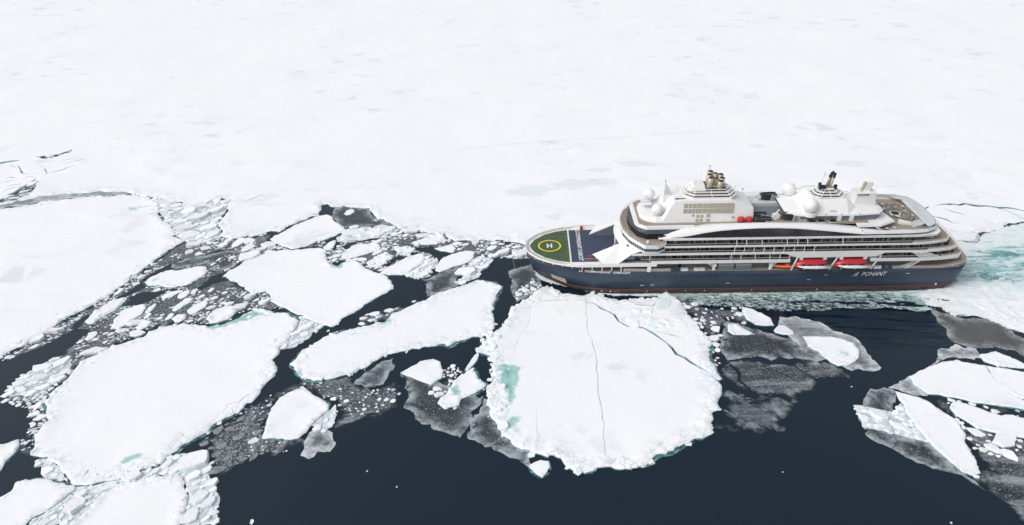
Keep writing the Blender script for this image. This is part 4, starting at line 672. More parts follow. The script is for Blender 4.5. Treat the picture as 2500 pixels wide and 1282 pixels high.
for i, k in enumerate(('z_be', 'z_bi', 'z_bj', 'z_bl', 'z_rub', 'z_rubC', 'z_rubL', 'z_swnw', 'z_tri', 'z_h', 'z_pent', 'z_sternb')):
    tag(link('slush', thin_mesh(ZONES[k], 800+i*9, M['mush'], .06+.002*i, 1.0, 1.0)), 'pale packed ice mush between broken blocks', 'slush', kind='stuff')
# broken pieces: the largest become things of their own, the rest one mass
rng = np.random.default_rng(5)
ZP = {  # zone: (radii, separation, height factor, stretch, angle, material, label)
 'z_channel': ([(3.0, .04), (2.0, .075), (1.3, .085), (.85, .09), (.55, .11), (.36, .14)], .95, .32, 1.55, .62, 'brash', 'angular ice fragment drifting in the slush of the diagonal lead'),
 'z_swleft': ([(1.6, .05), (1.0, .12), (.65, .16), (.42, .16)], .92, .3, 1.4, .9, 'brash', 'ice fragment in the dark brash belt down the side of the huge flat floe'),
 'z_mid': ([(2.6, .08), (1.7, .11), (1.05, .12), (.7, .13), (.45, .14)], .9, .36, 1.6, .25, 'brash', 'broken ice fragment in the brash ahead of the bow'),
 'z_sl': ([(1.1, .012), (.7, .02), (.45, .022), (.3, .02)], .95, .25, 1.3, .4, 'brash', 'small ice fragment in the dark slush by the open water'),
 'z_sl2': ([(1.6, .12), (1.0, .12), (.6, .08), (.4, .05)], .92, .10, 1.5, .6, 'grey', 'flat grey fragment in the cracked slush off the huge flat floe'),
 'z_f': ([(1.8, .07), (1.2, .10), (.8, .12), (.5, .12)], .92, .3, 1.3, -.6, 'brash', 'ice fragment in the black gap along the great round floe'),
 'z_h2': ([(2.4, .09), (1.6, .13), (1.0, .14), (.6, .12)], .9, .3, 1.5, -.5, 'brash', 'ice fragment in the gap round the rounded ice tongue'),
 'z_longnw': ([(1.8, .12), (1.2, .14), (.8, .14), (.5, .12)], .9, .3, 1.6, .4, 'brash', 'ice fragment along the upper rim of the long lumpy floe'),
 'z_far': ([(3.2, .3), (2.0, .25), (1.2, .15), (.7, .1)], .85, .22, 2.2, .5, 'block', 'pale block in the distant pressure crack beside the grey refrozen strip'),
 'z_far2': ([(2.6, .2), (1.5, .2), (.8, .15)], .85, .22, 2.2, .25, 'block', 'pale block in the thin far crack beyond the grey refrozen sliver'),
 'z_be': ([(2.6, .3), (1.7, .24), (1.1, .16), (.65, .12)], .8, .5, 1.3, .4, 'block', 'ice block in the turquoise rubble pile on the flank of the bright slab'),
 'z_bi': ([(2.0, .3), (1.3, .24), (.8, .16)], .82, .45, 1.3, .4, 'block', 'ice block in the white heap ahead of the ship, above the dark channel'),
 'z_bj': ([(1.9, .3), (1.2, .24), (.7, .16)], .82, .4, 1.3, .7, 'block', 'ice block in the row along the upper shore of the long lumpy floe'),
 'z_bl': ([(3.0, .24), (2.0, .22), (1.2, .16), (.7, .12)], .84, .36, 1.7, .15, 'block', 'ice block in the white rubble strip under the grey pond'),
 'z_bow': ([(1.6, .14), (1.1, .18), (.7, .18), (.45, .12)], .85, .4, 1.3, .3, 'brash', 'white ice lump heaped under the bow'),
 'z_kite': ([(1.6, .16), (1.0, .2), (.6, .18), (.4, .12)], .85, .35, 1.2, .3, 'brash', 'ice lump between the pebble-shaped and kite-shaped floes'),
 'z_rub': ([(3.4, .2), (2.4, .2), (1.6, .18), (1.0, .14), (.65, .1)], .86, .36, 1.7, .4, 'block', 'pale block in the rubble field at the head of the diagonal lead'),
 'z_rubC': ([(3.0, .14), (2.0, .22), (1.3, .2), (.8, .16), (.5, .12)], .82, .42, 1.4, .7, 'block', 'chunky ice block in the rubble belt beside the open water'),
 'z_rubL': ([(1.6, .2), (1.0, .2), (.6, .2)], .85, .4, 1.2, .3, 'block', 'ice block under the corner of the huge flat floe'),
 'z_swnw': ([(3.0, .24), (2.0, .24), (1.2, .16), (.7, .12)], .84, .4, 1.8, .55, 'block', 'ice block crowded against the upper left rim of the huge flat floe'),
 'z_tri': ([(2.4, .2), (1.5, .2), (.9, .16), (.5, .12)], .84, .38, 1.4, .6, 'block', 'ice block in the rubble wedge between the pointed floe and the huge flat floe'),
 'z_h': ([(2.2, .18), (1.5, .2), (1.0, .18), (.6, .14)], .85, .36, 1.5, -.5, 'block', 'ice block in the rubble against the dagger-shaped floe'),
 'z_pent': ([(1.8, .24), (1.1, .22), (.7, .16)], .84, .4, 1.2, .6, 'block', 'ice block piled beside the five-sided floe'),
 'z_sternb': ([(3.2, .4), (2.0, .2), (1.2, .1)], .9, .14, 1.5, -.2, 'block', 'flat plate of broken ice off the stern'),
}
CAND = []; small = {'brash': Pile(), 'block': Pile(), 'grey': Pile()}
for k, (rad, sep, hf, stx, ang, mt, lab) in ZP.items():
    for (x, y, r) in scatter(ZONES[k], rad, AV if not k.startswith('z_far') else [], rng, sep, clump=(3.2 if k == 'z_sl' else 1.8) if mt == 'brash' else 0.):
        CAND.append((r/(260+y)*260, x, y, r, min(1.3, hf*r*rng.uniform(.5, 1.25)+.06), stx, ang, mt, lab))
# crumbs that have drifted clear of the packs
for x, y in ((-31.7, -97), (-40, -92), (36, -78), (63, -93), (101, -68), (97, -66), (92, -62), (112, -86), (120, -105), (96, -108), (-28, -60), (-52, -68)):
    CAND.append((.2, x, y, rng.uniform(.14, .3), .1, 1.2, .3, 'brash', ''))
SHORT = {'left': 'the vast smooth floe', 'wedge': 'the wedge-shaped floe', 'centre': 'the large pointed floe', 'long': 'the long lumpy floe', 'southwest': 'the huge flat floe', 'cornerleft': 'the half-cut floe', 'cornermid': 'the rubble-hemmed flat floe', 'edgeleft': 'the narrow tapering floe', 'pentagon': 'the five-sided floe', 'pebble': 'the pebble-shaped floe', 'kite': 'the kite-shaped floe', 'stick': 'the slim ice bar', 'round': 'the great round floe', 'b_a': 'the little rounded block', 'b_b': 'the crumble-rimmed low floe', 'b_c': 'the hummock cluster', 'b_d': 'the lumpy ice cake', 'b_e': 'the bright smooth slab', 'b_f': 'the oblong slab', 'b_g': 'the triangular slab', 'b_h': 'the tiny white cake', 'b_k': 'the hummocked turquoise block', 'b_m': 'the small pond cake', 'a1': 'the grey-cornered floe', 'a2': 'the turquoise ridge', 'a3': 'the slab by the turquoise ridge', 'a4': 'the thin sliver', 'a5': 'the pale wet fragment', 'a6': 'the crisp oblong slab', 'a7': 'the rounded hummock', 'a8': 'the blunt fragment', 'a9': 'the lens-shaped fragment', 'a10': 'the wedged fragment', 'f1': 'the trapezoid floe', 'f2': 'the half-moon floe', 'f3': 'the thin pale floe', 'f4': 'the floe with the pale pool', 'h1': 'the broad smooth floe', 'h2': 'the grey-marked floe', 'h3': 'the ragged narrow floe', 'h4': 'the dagger-shaped floe', 'h5': 'the ice tongue', 'c1': 'the shield-shaped floe', 'c2': 'the tiny cake', 'g1': 'the flat wake plate', 'g2': 'the broad wake plate', 'd_s': 'the lone scrap', 'far': 'the far ice field'}
def chunk_label(x, y, r, mt, lab):
    """Size and tone first, then the floe it lies against."""
    px, py = np.array([x]), np.array([y]); best = min(OUT, key=lambda q: segdist(px, py, OUT[q])[0])
    size = 'large' if r > 2.4 else ('mid-sized' if r > 1.6 else 'small')
    kind = {'brash': 'loose ice fragment in the slush', 'block': 'ice block packed in rubble', 'grey': 'flat grey fragment in cracked slush'}[mt]
    return f"{size} {kind} beside {SHORT[best]}"
CAND.sort(key=lambda c: -c[0])
for i, (s, x, y, r, h, stx, ang, mt, lab) in enumerate(CAND):
    if i < 300:
        vf = chunk(x, y, r, h, .0, rng, ang, stx, True)
        o = link('ice_chunk', pydata('chunk', vf[0], vf[1], M[mt])); o.location = (x, y, 0); lb = chunk_label(x, y, r, mt, lab); tag(o, lb, 'ice chunk', 'set: '+lb)
    else:
        small[mt].add(chunk(x, y, r, h, .0, rng, ang, stx))
for mt, P in small.items():
    tag(link('brash_ice', pydata('brash', P.v, P.f, M[mt])), {'brash': 'countless small ice crumbs filling the leads', 'block': 'small white ice rubble packed between the blocks', 'grey': 'flat grey crumbs of thin ice off the huge flat floe'}[mt], 'brash ice', kind='stuff')
# crumbled rims: lumps heaped along the broken edges of the floes
RIM = {'far': (.5, 1.0, 4.0), 'left': (.9, .9, 4.5), 'long': (.9, 1.0, 3.5), 'southwest': (1.0, 1.0, 5.0), 'round': (1.0, 1.15, 5.0), 'cornermid': (.5, .9, 2.5), 'a1': (.4, .7, 1.5), 'a7': (.9, .9, 2), 'b_b': (.9, .9, 2.5), 'b_c': (1.2, 1.0, 3), 'b_d': (1., .9, 2), 'b_k': (1.2, 1.1, 3), 'h4': (.4, .8, 2.0), 'h3': (.7, .9, 2.0), 'kite': (.5, .7, 1.5), 'f1': (.4, .6, 1.), 'h5': (.25, .7, 1.2)}
BYKEY = dict(zip(FL, [o for o in COL.objects if o.name.startswith('ice_floe')]))
for k, (dens, rmax, band) in RIM.items():
    ol = OUT[k]; P = Pile(); n = len(ol)
    t = np.roll(ol, -1, 0)-np.roll(ol, 1, 0); t /= np.linalg.norm(t, axis=1)[:, None]+1e-9
    ar = np.sum(ol[:, 0]*np.roll(ol[:, 1], -1)-np.roll(ol[:, 0], -1)*ol[:, 1]); nrm = np.stack([-t[:, 1], t[:, 0]], 1)*(1 if ar > 0 else -1)
    for i in range(n):
        x, y = ol[i]
        if abs(x) > 260 or y > 120 or (k == 'far' and -3 < x < 150): continue
        d_ = dens*np.clip(.55+1.9*vn(x/13, y/13, 61), 0, 1.6)
        for _ in range(rng.poisson(d_)):
            q = rng.random()**1.6*band-.1; r = rng.uniform(.22, rmax)*(.6 if rng.random() < .6 else 1)
            P.add(chunk(x+nrm[i][0]*q+rng.normal(0, .3), y+nrm[i][1]*q+rng.normal(0, .3), r, rng.uniform(.12, .45)*min(1, r+.3), .0 if q < .2 else (.28 if k == 'far' else .45), rng, None, 1.4))
    if P.v:
        tag(link('broken_edge', pydata('rim', P.v, P.f, M['block']), far if k == 'far' else BYKEY[k]), kind='stuff')
# heaped blocks on the melt-pool side of the great round floe and against the hull
P = Pile()
for (x, y, r) in scatter(ROUND_RUBBLE, [(2.4, .16), (1.6, .2), (1.0, .2), (.6, .14)], [], rng, .8): P.add(chunk(x, y, r, rng.uniform(.35, .9)*min(1.2, r), .45, rng, None, 1.2))
for poly in SLABS: 
    for (x, y, r) in scatter(poly, [(3.0, .16), (2.0, .16), (1.2, .14), (.7, .1)], [], rng, .85): P.add(chunk(x, y, r, rng.uniform(.15, .4)*min(1.2, r), .5, rng, None, 1.5))
tag(link('rubble_heap', pydata('heap', P.v, P.f, M['block']), BYKEY['round']), kind='stuff')
# ---------------------------------------------------------------- wake
def wake(name, poly, inner, seed, label, foamf, mushf, amp, z=.10, fade=3.0):
    rg = np.random.default_rng(seed); ol = rough_outline(poly, 1.5, .6, seed); x0, y0 = ol.min(0); x1, y1 = ol.max(0)
    ex = grid_points(x0, x1, y0, y1, inner, rg); ex = ex[pip(ex[:, 0], ex[:, 1], ol)]; ex = ex[segdist(ex[:, 0], ex[:, 1], ol) > .4]
    V, T = triangulate(ol, [], ex); x, y = V.T; d = segdist(x, y, ol)
    c = np.clip(d/fade, 0, 1); zz = z+amp*np.clip(d/2, 0, 1)*(np.abs(fbm(x/3.2, y/1.6, seed+2, 3))*2+.3*fbm(x, y, seed+9, 2))
    me = pydata(name, np.stack([x, y, zz], 1), T, M['wake'], smooth=True)
    for nm, a in (('cover', c), ('foam', foamf(x, y)), ('mush', mushf(x, y))):
        at = me.attributes.new(nm, 'FLOAT', 'POINT'); at.data.foreach_set('value', np.asarray(a, np.float32))
    tag(link(name, me), label, 'foam', kind='stuff')
wake('hull_foam', WAKE['side'], .9, 31, 'lacy white foam strip washing along the dark hull', lambda x, y: np.clip(.38+.12*np.clip((y+18.5)/4, 0, 1)+.45*np.clip((x-122)/18, 0, 1), 0, 1), lambda x, y: .12+.10*np.clip((y+19)/4, 0, 1)+np.clip((52-x)/12, 0, 1)*.5+.35*np.clip((x-128)/15, 0, 1), .22, .08, 1.4)
wake('stern_wake', WAKE['stern'], 1.1, 32, 'churned turquoise and white wake streaming from the stern', lambda x, y: np.clip(.85+0*x, 0, 1), lambda x, y: np.clip(np.clip((-7-y+.10*(x-150)*-1+3*vn(x/9, y/6, 4))/7, 0, 1)*.95+np.clip((y-12-.33*(x-160))/7+1.0, 0, 1)*.55, 0, 1), .45, .12, 2.5)
wake('bow_mush', WAKE['bow'], .9, 33, 'pale churned ice mush pressed along the curve of the bow', lambda x, y: .75+0*x, lambda x, y: np.clip(.62+.5*vn(x/5, y/3, 6), 0, 1), .3, .10, 1.6)
# ---------------------------------------------------------------- ship: materials and mesh helpers
def hull_paint():
    g = N('navy_paint', Roughness=.38); g.b.inputs['Specular IOR Level'].default_value = .4
    a = g.noise(.10, 5, g.pos((.5, 1, 1.6)), .6, .5); b = g.noise(.9, 4, g.pos((.25, 1, 2.5)), .6)
    c = g.mix(g.ramp(a, .35, .68), (.029, .047, .083), (.050, .070, .104))
    c = g.mix(g.ramp(b, .56, .78, 0, .45), c, (.075, .09, .115))
    g.set('Base Color', c); g.bump(g.noise(.35, 2, g.pos((1, 1, .35))), .06, .1); return g.m
def boot_paint():
    g = N('black_bottom', Roughness=.5)
    c = g.mix(g.ramp(g.noise(.5, 5, g.pos((.35, 1, 2)), .65), .45, .7), (.022, .020, .020), (.075, .058, .052))
    g.set('Base Color', c); return g.m
def planks(name, c0, c1):
    g = N(name, Roughness=.7)
    s = g.noise(1.0, 3, g.pos((.25, 7, 1)), .5)
    g.set('Base Color', g.mix(g.ramp(s, .35, .65), c0, c1)); return g.m
K = dict(navy=hull_paint(), boot=boot_paint(), red=plain('stripe_red', (.24, .05, .05), .5), white=plain('white_paint', (.80, .80, .80), .35, var=.025, scale=.4), cream=plain('cream_white', (.76, .755, .735), .4, var=.03, scale=.5),
 teak=planks('teak', (.27, .225, .18), (.34, .29, .235)), green=plain('heli_green', (.062, .10, .048), .75, var=.16, scale=.5), blue=plain('deck_blue', (.045, .062, .105), .7, var=.16, scale=.6), yellow=plain('yellow_paint', (.80, .62, .03), .6),
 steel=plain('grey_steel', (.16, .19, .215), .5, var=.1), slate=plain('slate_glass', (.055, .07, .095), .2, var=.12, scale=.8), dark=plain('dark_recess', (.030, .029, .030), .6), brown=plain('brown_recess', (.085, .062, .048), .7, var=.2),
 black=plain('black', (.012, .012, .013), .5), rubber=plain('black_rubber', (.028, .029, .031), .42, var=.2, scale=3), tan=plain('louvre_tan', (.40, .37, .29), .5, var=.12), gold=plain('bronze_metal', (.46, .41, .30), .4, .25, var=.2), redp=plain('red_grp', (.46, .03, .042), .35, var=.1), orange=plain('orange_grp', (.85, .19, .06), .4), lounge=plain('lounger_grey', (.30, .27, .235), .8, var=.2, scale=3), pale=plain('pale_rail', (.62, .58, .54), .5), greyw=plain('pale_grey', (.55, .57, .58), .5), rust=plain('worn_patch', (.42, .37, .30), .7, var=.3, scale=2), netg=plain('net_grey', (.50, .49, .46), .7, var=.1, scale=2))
def glassm(name, c, r=.06, var=.25):
    g = N(name, Roughness=r); g.b.inputs['Specular IOR Level'].default_value = .6
    g.set('Base Color', g.mix(g.ramp(g.noise(.5, 3), .3, .7), tuple(q*(1-var) for q in c), tuple(q*(1+var) for q in c))); return g.m
K['g1'] = glassm('glass_dark', (.020, .024, .030)); K['g2'] = glassm('glass_blue_reflect', (.060, .078, .092)); K['g3'] = glassm('glass_teal_reflect', (.085, .105, .10)); K['arch'] = glassm('canopy_glass', (.030, .028, .030), .12); K['bglass'] = glassm('smoked_balustrade', (.05, .044, .04), .15)  # blue and teal window tints are lightened, painting sky reflections into the glass colour
K['curtain'] = plain('curtain', (.33, .32, .28), .8); K['clear'] = glassm('clear_screen', (.52, .555, .57), .25, .05); K['fence'] = glassm('fence_glass', (.36, .325, .29), .3, .1)

def box(x0, x1, y0, y1, z0, z1):
    v = [(x, y, z) for z in (z0, z1) for y in (y0, y1) for x in (x0, x1)]
    return v, [(0, 2, 3, 1), (4, 5, 7, 6), (0, 1, 5, 4), (2, 6, 7, 3), (0, 4, 6, 2), (1, 3, 7, 5)]
def prism(pts, z0, z1):
    n = len(pts); v = [(x, y, z0) for x, y in pts]+[(x, y, z1) for x, y in pts]
    return v, [tuple(range(n))[::-1], tuple(range(n, 2*n))]+[(i, (i+1) % n, n+(i+1) % n, n+i) for i in range(n)]
def loft(rings, caps=True):
    n = len(rings[0]); v = [p for r in rings for p in r]; f = []
    for k in range(len(rings)-1):
        for i in range(n): f.append((k*n+i, k*n+(i+1) % n, (k+1)*n+(i+1) % n, (k+1)*n+i))
    if caps: f += [tuple(range(n))[::-1], tuple(range((len(rings)-1)*n, len(rings)*n))]
    return v, f
def tube(path, r, n=7, closed=False):
    P = [Vector(p) for p in path]; rings = []; m = len(P)
    prev = None
    for i in range(m):
        if closed: t = P[(i+1) % m]-P[i-1]
        else: t = P[min(i+1, m-1)]-P[max(i-1, 0)]
        t.normalize()
        a = prev if prev is not None else (Vector((0, 0, 1)) if abs(t.z) < .9 else Vector((1, 0, 0)))
        a = (a-t*a.dot(t)).normalized(); b = t.cross(a); prev = a
        rr = r[i] if isinstance(r, (list, tuple)) else r
        rings.append([tuple(P[i]+(a*math.cos(q*2*math.pi/n)+b*math.sin(q*2*math.pi/n))*rr) for q in range(n)])
    if closed: rings.append(rings[0])
    return loft(rings, not closed)
def merge(*parts):
    v, f = [], []
    for pv, pf in parts:
        b = len(v); v += list(pv); f += [tuple(i+b for i in q) for q in pf]
    return v, f
def moved(vf, dx=0, dy=0, dz=0, rz=0., s=1.):
    c, q = math.cos(rz), math.sin(rz)
    return [(x*c*s-y*q*s+dx, x*q*s+y*c*s+dy, z*s+dz) for x, y, z in vf[0]], vf[1]
def dome(r, n=28, m=16, low=-.75):
    rings = []
    for k in range(m+1):
        a = math.asin(low)+(math.pi/2*.985-math.asin(low))*k/m
        rings.append([(r*math.cos(a)*math.cos(t*2*math.pi/n), r*math.cos(a)*math.sin(t*2*math.pi/n), r*math.sin(a)) for t in range(n)])
    return loft(rings)
def cyl(x, y, z0, z1, r0, r1=None, n=20, dx=0, dy=0):
    r1 = r0 if r1 is None else r1
    return loft([[(x+r0*math.cos(t*2*math.pi/n), y+r0*math.sin(t*2*math.pi/n), z0) for t in range(n)], [(x+dx+r1*math.cos(t*2*math.pi/n), y+dy+r1*math.sin(t*2*math.pi/n), z1) for t in range(n)]])
def part(name, vf, mat, parent, smooth=False, label=None):
    o = link(name, pydata(name, vf[0], vf[1], K[mat] if isinstance(mat, str) else mat, smooth=smooth), parent)
    if smooth:
        for p in o.data.polygons: p.use_smooth = len(p.vertices) <= 4
    if label: o['label'] = label
    return o
def half(tab, x0, x1, n=70, inset=0.):
    """Both sides of a plan outline given as half-width against length; runs along port to the stern and back."""
    X = [t[0] for t in tab]; Wd = [t[1] for t in tab]
    q = (1-np.cos(np.linspace(0, math.pi, n)))/2; xs = x0+(x1-x0)*q
    hw = np.interp(xs, X, Wd)-inset
    p = [(x, -max(h, .02)) for x, h in zip(xs, hw)]
    return p+[(x, -y) for x, y in p[::-1]]
def text_mesh(txt, size, ext=.02, shear=0., mat='white', align='LEFT', space=1., bold=0.):
    cu = bpy.data.curves.new('t', 'FONT'); cu.body = txt; cu.size = size; cu.extrude = ext; cu.shear = shear; cu.align_x = align; cu.space_character = space; cu.resolution_u = 3; cu.offset = bold
    o = bpy.data.objects.new('t', cu); COL.objects.link(o); bpy.context.view_layer.update()
    me = bpy.data.meshes.new_from_object(o.evaluated_get(bpy.context.evaluated_depsgraph_get())); bpy.data.objects.remove(o); bpy.data.curves.remove(cu)
    me.materials.clear(); me.materials.append(K[mat]); return me

# ---------------------------------------------------------------- ship: hull
ship = tag(empty('cruise_ship', (75, 0, 0)), 'navy-hulled white cruise ship with green helipad on its bow, pushing through the ice', 'cruise ship')
class S_(object): pass
def sp(name, vf, mat, parent=None, **kw):
    """A part of the ship, drawn in ship coordinates (x from stem to stern, y to starboard, z up from the water)."""
    o = part(name, vf, mat, parent or ship, **kw)
    if parent is None: o.location = (-75, 0, 0)
    return o
H9 = [(.3, 0), (.6, 1.3), (1.8, 3.1), (3.8, 5.5), (6.6, 7.5), (9.4, 9.0), (13.6, 10.5), (17.7, 11.7), (23, 12.6), (30, 13.4), (40, 14), (132, 14), (138.8, 13.9), (144.5, 13.2), (147, 12.2), (148.5, 10.7), (149.8, 7.5), (150.4, 2.5), (150.5, 0)]
H2 = [(2.6, 0), (3.1, .9), (4.6, 2.6), (6.7, 4.6), (8.8, 6.3), (10.9, 8), (13.7, 9.8), (16.5, 11.1), (20.6, 12.5), (24.8, 13.3), (30, 13.8), (36, 14), (132, 14), (140, 13.8), (144, 13.1), (146.5, 11.3), (148, 7), (148.4, 0)]
H0 = [(4.6, 0), (5.2, 1), (7, 2.7), (9.5, 4.8), (12, 6.9), (15, 9.1), (18, 10.9), (23.5, 12.6), (27.6, 13.4), (34, 13.95), (120, 14), (134, 13.8), (142, 12.6), (145.2, 10), (146.8, 5), (147.2, 0)]
HM = [(9, 0), (10, 1.5), (14, 5), (20, 9.5), (28, 12.5), (38, 13.8), (118, 13.9), (132, 12.8), (139, 10.5), (142, 6), (143, 0)]
def lerp_tab(A, B, t, n=60):
    def unit(T): x0, x1 = T[0][0], T[-1][0]; u = (1-np.cos(np.linspace(0, math.pi, n)))/2; return x0+(x1-x0)*u, np.interp(x0+(x1-x0)*u, [q[0] for q in T], [q[1] for q in T])
    a, b = unit(A), unit(B); return [(x, h) for x, h in zip(a[0]*(1-t)+b[0]*t, a[1]*(1-t)+b[1]*t)]
def ring(tab, z, n=110, out=0.): 
    p = half(tab, tab[0][0], tab[-1][0], n, -out); return [(x, y, z) for x, y in p]
H55 = [(x, h) for x, h in lerp_tab(H2, H9, .55, 120)]
H75 = [(x, h) for x, h in lerp_tab(H2, H9, .82, 120)]
H21 = lerp_tab(H2, H9, .03, 120)
hull = sp('hull', loft([ring(H21, 2.2), ring(H55, 5.6), ring(H75, 7.6), ring(H9, 9.03)]), 'navy', smooth=True)
sp('waterline_stripe', loft([ring(H2, 1.98, out=.03), ring(H21, 2.24, out=.03)], False), 'red', smooth=True)
sp('hull_bottom', loft([ring(HM, -3.5), ring(H0, 0), ring(H2, 2.2)]), 'boot', smooth=True)
sp('main_deck', prism(half(H9, .8, 150.2, 100, .15), 9.035, 9.06), 'teak')
def hull_y(x, z):
    t = min(1, max(0, (z-2.1)/6.93)); T = lerp_tab(H2, H9, t, 120); return float(np.interp(x, [q[0] for q in T], [q[1] for q in T]))
# lettering on the hull
x = 18.2
for ch in 'LE COMMANDANT CHARCOT':
    adv = .62
    if ch != ' ':
        me = text_mesh(ch, 1.12, .03, bold=.035); y0, y1 = hull_y(x, 8.55), hull_y(x+.6, 8.55)
        w_ = max(v.co.x for v in me.vertices); adv = w_+.07
        if ch in 'LETRH': pass
        o = link('letter', me, hull); o.location = (x, -(y0+y1)/2-.05, 8.22); o.rotation_euler = (math.pi/2, 0, -math.atan2(y1-y0, .6))
    x += adv*1.0
o = link('brand_lettering', text_mesh('PONANT', 2.2, .03, .32, 'white', space=1.04), hull); o.location = (112.6, -14.04, 6.45); o.scale = (8.3/max(o.dimensions.x, 1), 1, 1); o.rotation_euler = (math.pi/2, 0, 0)
def sails(sc=1.):
    v, f = [], []
    for k, (x0, h, w_) in enumerate(((0, 1.0, .34), (.62, 1.55, .42), (1.3, 2.2, .55))):
        b = len(v); n = 9
        for i in range(n+1):
            t = i/n; z = h*t; v.append((x0+.45*t+.3*math.sin(t*1.6)*.5, 0, z)); 
        for i in range(n+1):
            t = 1-i/n; z = h*t; v.append((x0+.45*t+.3*math.sin(t*1.6)*.5+w_*math.sin(math.pi*(1-t)**.8)*.9+.05, 0, z))
        f.append(tuple(range(b, len(v))))
    b = len(v); v += [(-1.5, 0, -.3), (2.1, 0, -.10), (2.0, 0, -.32), (.2, 0, -.36)]; f.append((b, b+1, b+2, b+3))
    return [(x*sc, y, z*sc) for x, y, z in v], f
o = part('sail_emblem', sails(.70), 'white', hull); o.location = (110.1, -14.04, 6.6)
# anchor pocket and hull marks
o = part('anchor_pocket', loft([[(x_, -hull_y(x_, z_)-.28, z_) for x_, z_ in q] for q in ([(8.6, 4.6), (9.4, 3.0), (14.2, 2.5), (13.6, 4.2)],)]+[[(x_, -hull_y(x_, z_)+.2, z_) for x_, z_ in [(8.6, 4.6), (9.4, 3.0), (14.2, 2.5), (13.6, 4.2)]]]), 'rust', hull)
ph = pydata('porthole', *cyl(0, 0, 0, .06, .24, n=12), K['black'])
for i, x_ in enumerate([21, 23.5, 26.4, 29.5, 32.6, 34.8, 37.2, 39.0, 41.4, 43.4, 45.6, 48.3, 50.4, 53, 56.5, 59, 62.5, 64.2, 68, 71, 73, 77.5, 80.5, 83.5, 86]):
    o = link('porthole', ph, hull); o.location = (x_, -hull_y(x_, 7.3)-.04, 7.3-.25*(i % 4 == 3)); o.rotation_euler = (math.pi/2, 0, 0)
dm = pydata('draught_mark', *prism([(-.1, -.32), (.1, -.32), (.1, -.1), (.32, -.1), (.32, .1), (.1, .1), (.1, .32), (-.1, .32), (-.1, .1), (-.32, .1), (-.32, -.1), (-.1, -.1)], 0, .03), K['white'])
for x_, z_, s_ in ((26, 1.25, 1), (29, 1.25, 1), (30.6, 1.3, .5), (31.6, 1.3, .5), (41.5, 1.3, .6), (48, 1.3, .6), (54.5, 1.3, .6), (61, 1.3, .6), (77, 1.35, .6), (99, 1.3, .7), (138.5, 2.8, 1.2)):
    o = link('draught_mark', dm, hull); o.location = (x_, -hull_y(x_, max(z_, 2.1))-.09, z_); o.rotation_euler = (math.pi/2, 0, .0); o.scale = (s_,)*3
for x_, z_ in ((39.6, 3.7), (43.0, 3.8), (68.5, 4.2), (95.5, 5.2), (101, 7.0), (128, 7.2)):
    o = part('stencil_mark', merge(box(-.55, -.08, -.02, 0, -.1, .1), box(.08, .55, -.02, 0, -.1, .1)), 'white', hull); o.location = (x_, -14.03, z_)
for x0_, x1_ in ((134.0, 136.2), (136.9, 140.4), (145.6, 147.4)):
    part('mooring_slot', loft([[(q, -hull_y(q, z_)-.04, z_) for q, z_ in ((x0_, 7.6), (x0_+.3, 7.2), (x1_, 7.2), (x1_, 8.0), (x0_+.3, 8.0))], [(q, -hull_y(q, z_)+.3, z_) for q, z_ in ((x0_, 7.6), (x0_+.3, 7.2), (x1_, 7.2), (x1_, 8.0), (x0_+.3, 8.0))]]), 'brown', hull)
part('shell_door', box(42.2, 44.8, -14.025, -13.9, 3.0, 5.0), 'navy', hull)
# ---------------------------------------------------------------- ship: helideck and bow gallery
HD = [(0, 0), (.2, 2.4), (1.2, 4.7), (4, 8.2), (7, 10.3), (10, 11.9), (14, 13.3), (18, 14.05), (22, 14.15), (45, 14.1)]
HG = [(1.6, 0), (1.8, 1.2), (3.2, 4.4), (6.8, 8.1), (11, 10.3), (15.4, 11.5), (45, 11.7)]
def fan(tab, x0, x1, n=60, inset=0): return half(tab, x0, x1, n, inset)
bow = sp('foredeck', prism(fan(HD, 0.35, 44.0, 70, .35), 11.25, 11.66), 'white')
part('helideck', prism(fan(HG, 1.6, 15.2, 50), 11.66, 11.70), 'green', bow)
part('blue_deck', prism([(15.75, -11.3), (24, -11.3), (32, -7.2), (32, 7.2), (24, 11.3), (15.75, 11.3)], 11.66, 11.69), 'blue', bow)
part('deck_line', box(15.2, 15.62, -11.6, 11.6, 11.66, 11.705), 'white', bow)
nn = 56
part('landing_circle', loft([[(8.49+r_*math.cos(t*2*math.pi/nn), r_*math.sin(t*2*math.pi/nn), z_) for t in range(nn)] for r_, z_ in ((4.08, 11.70), (4.08, 11.715), (3.55, 11.715), (3.55, 11.70))], False), 'yellow', bow)
part('landing_letter', merge(box(7.55, 8.05, -1.45, 1.45, 11.70, 11.72), box(8.95, 9.45, -1.45, 1.45, 11.70, 11.72), box(8.05, 8.95, -.28, .28, 11.70, 11.718)), 'white', bow)
o = link('deck_lettering', text_mesh('LE COMMANDANT CHARCOT', 1.95, .01, 0, 'white', 'CENTER', 1.02, .035), bow); o.location = (18.3, .55, 11.705); o.rotation_euler = (0, 0, -math.pi/2)
wd_ = o.dimensions.x; o.scale = (22.0/max(wd_, 1), 1.08, 1)
yd = pydata('deck_light', *box(-.1, .1, -.1, .1, 0, .03), K['yellow'])
for q in range(8): o = link('deck_light', yd, bow); o.location = (14.6, -9.5+q*2.7, 11.70)
for sx, yy in ((0, 1),): pass
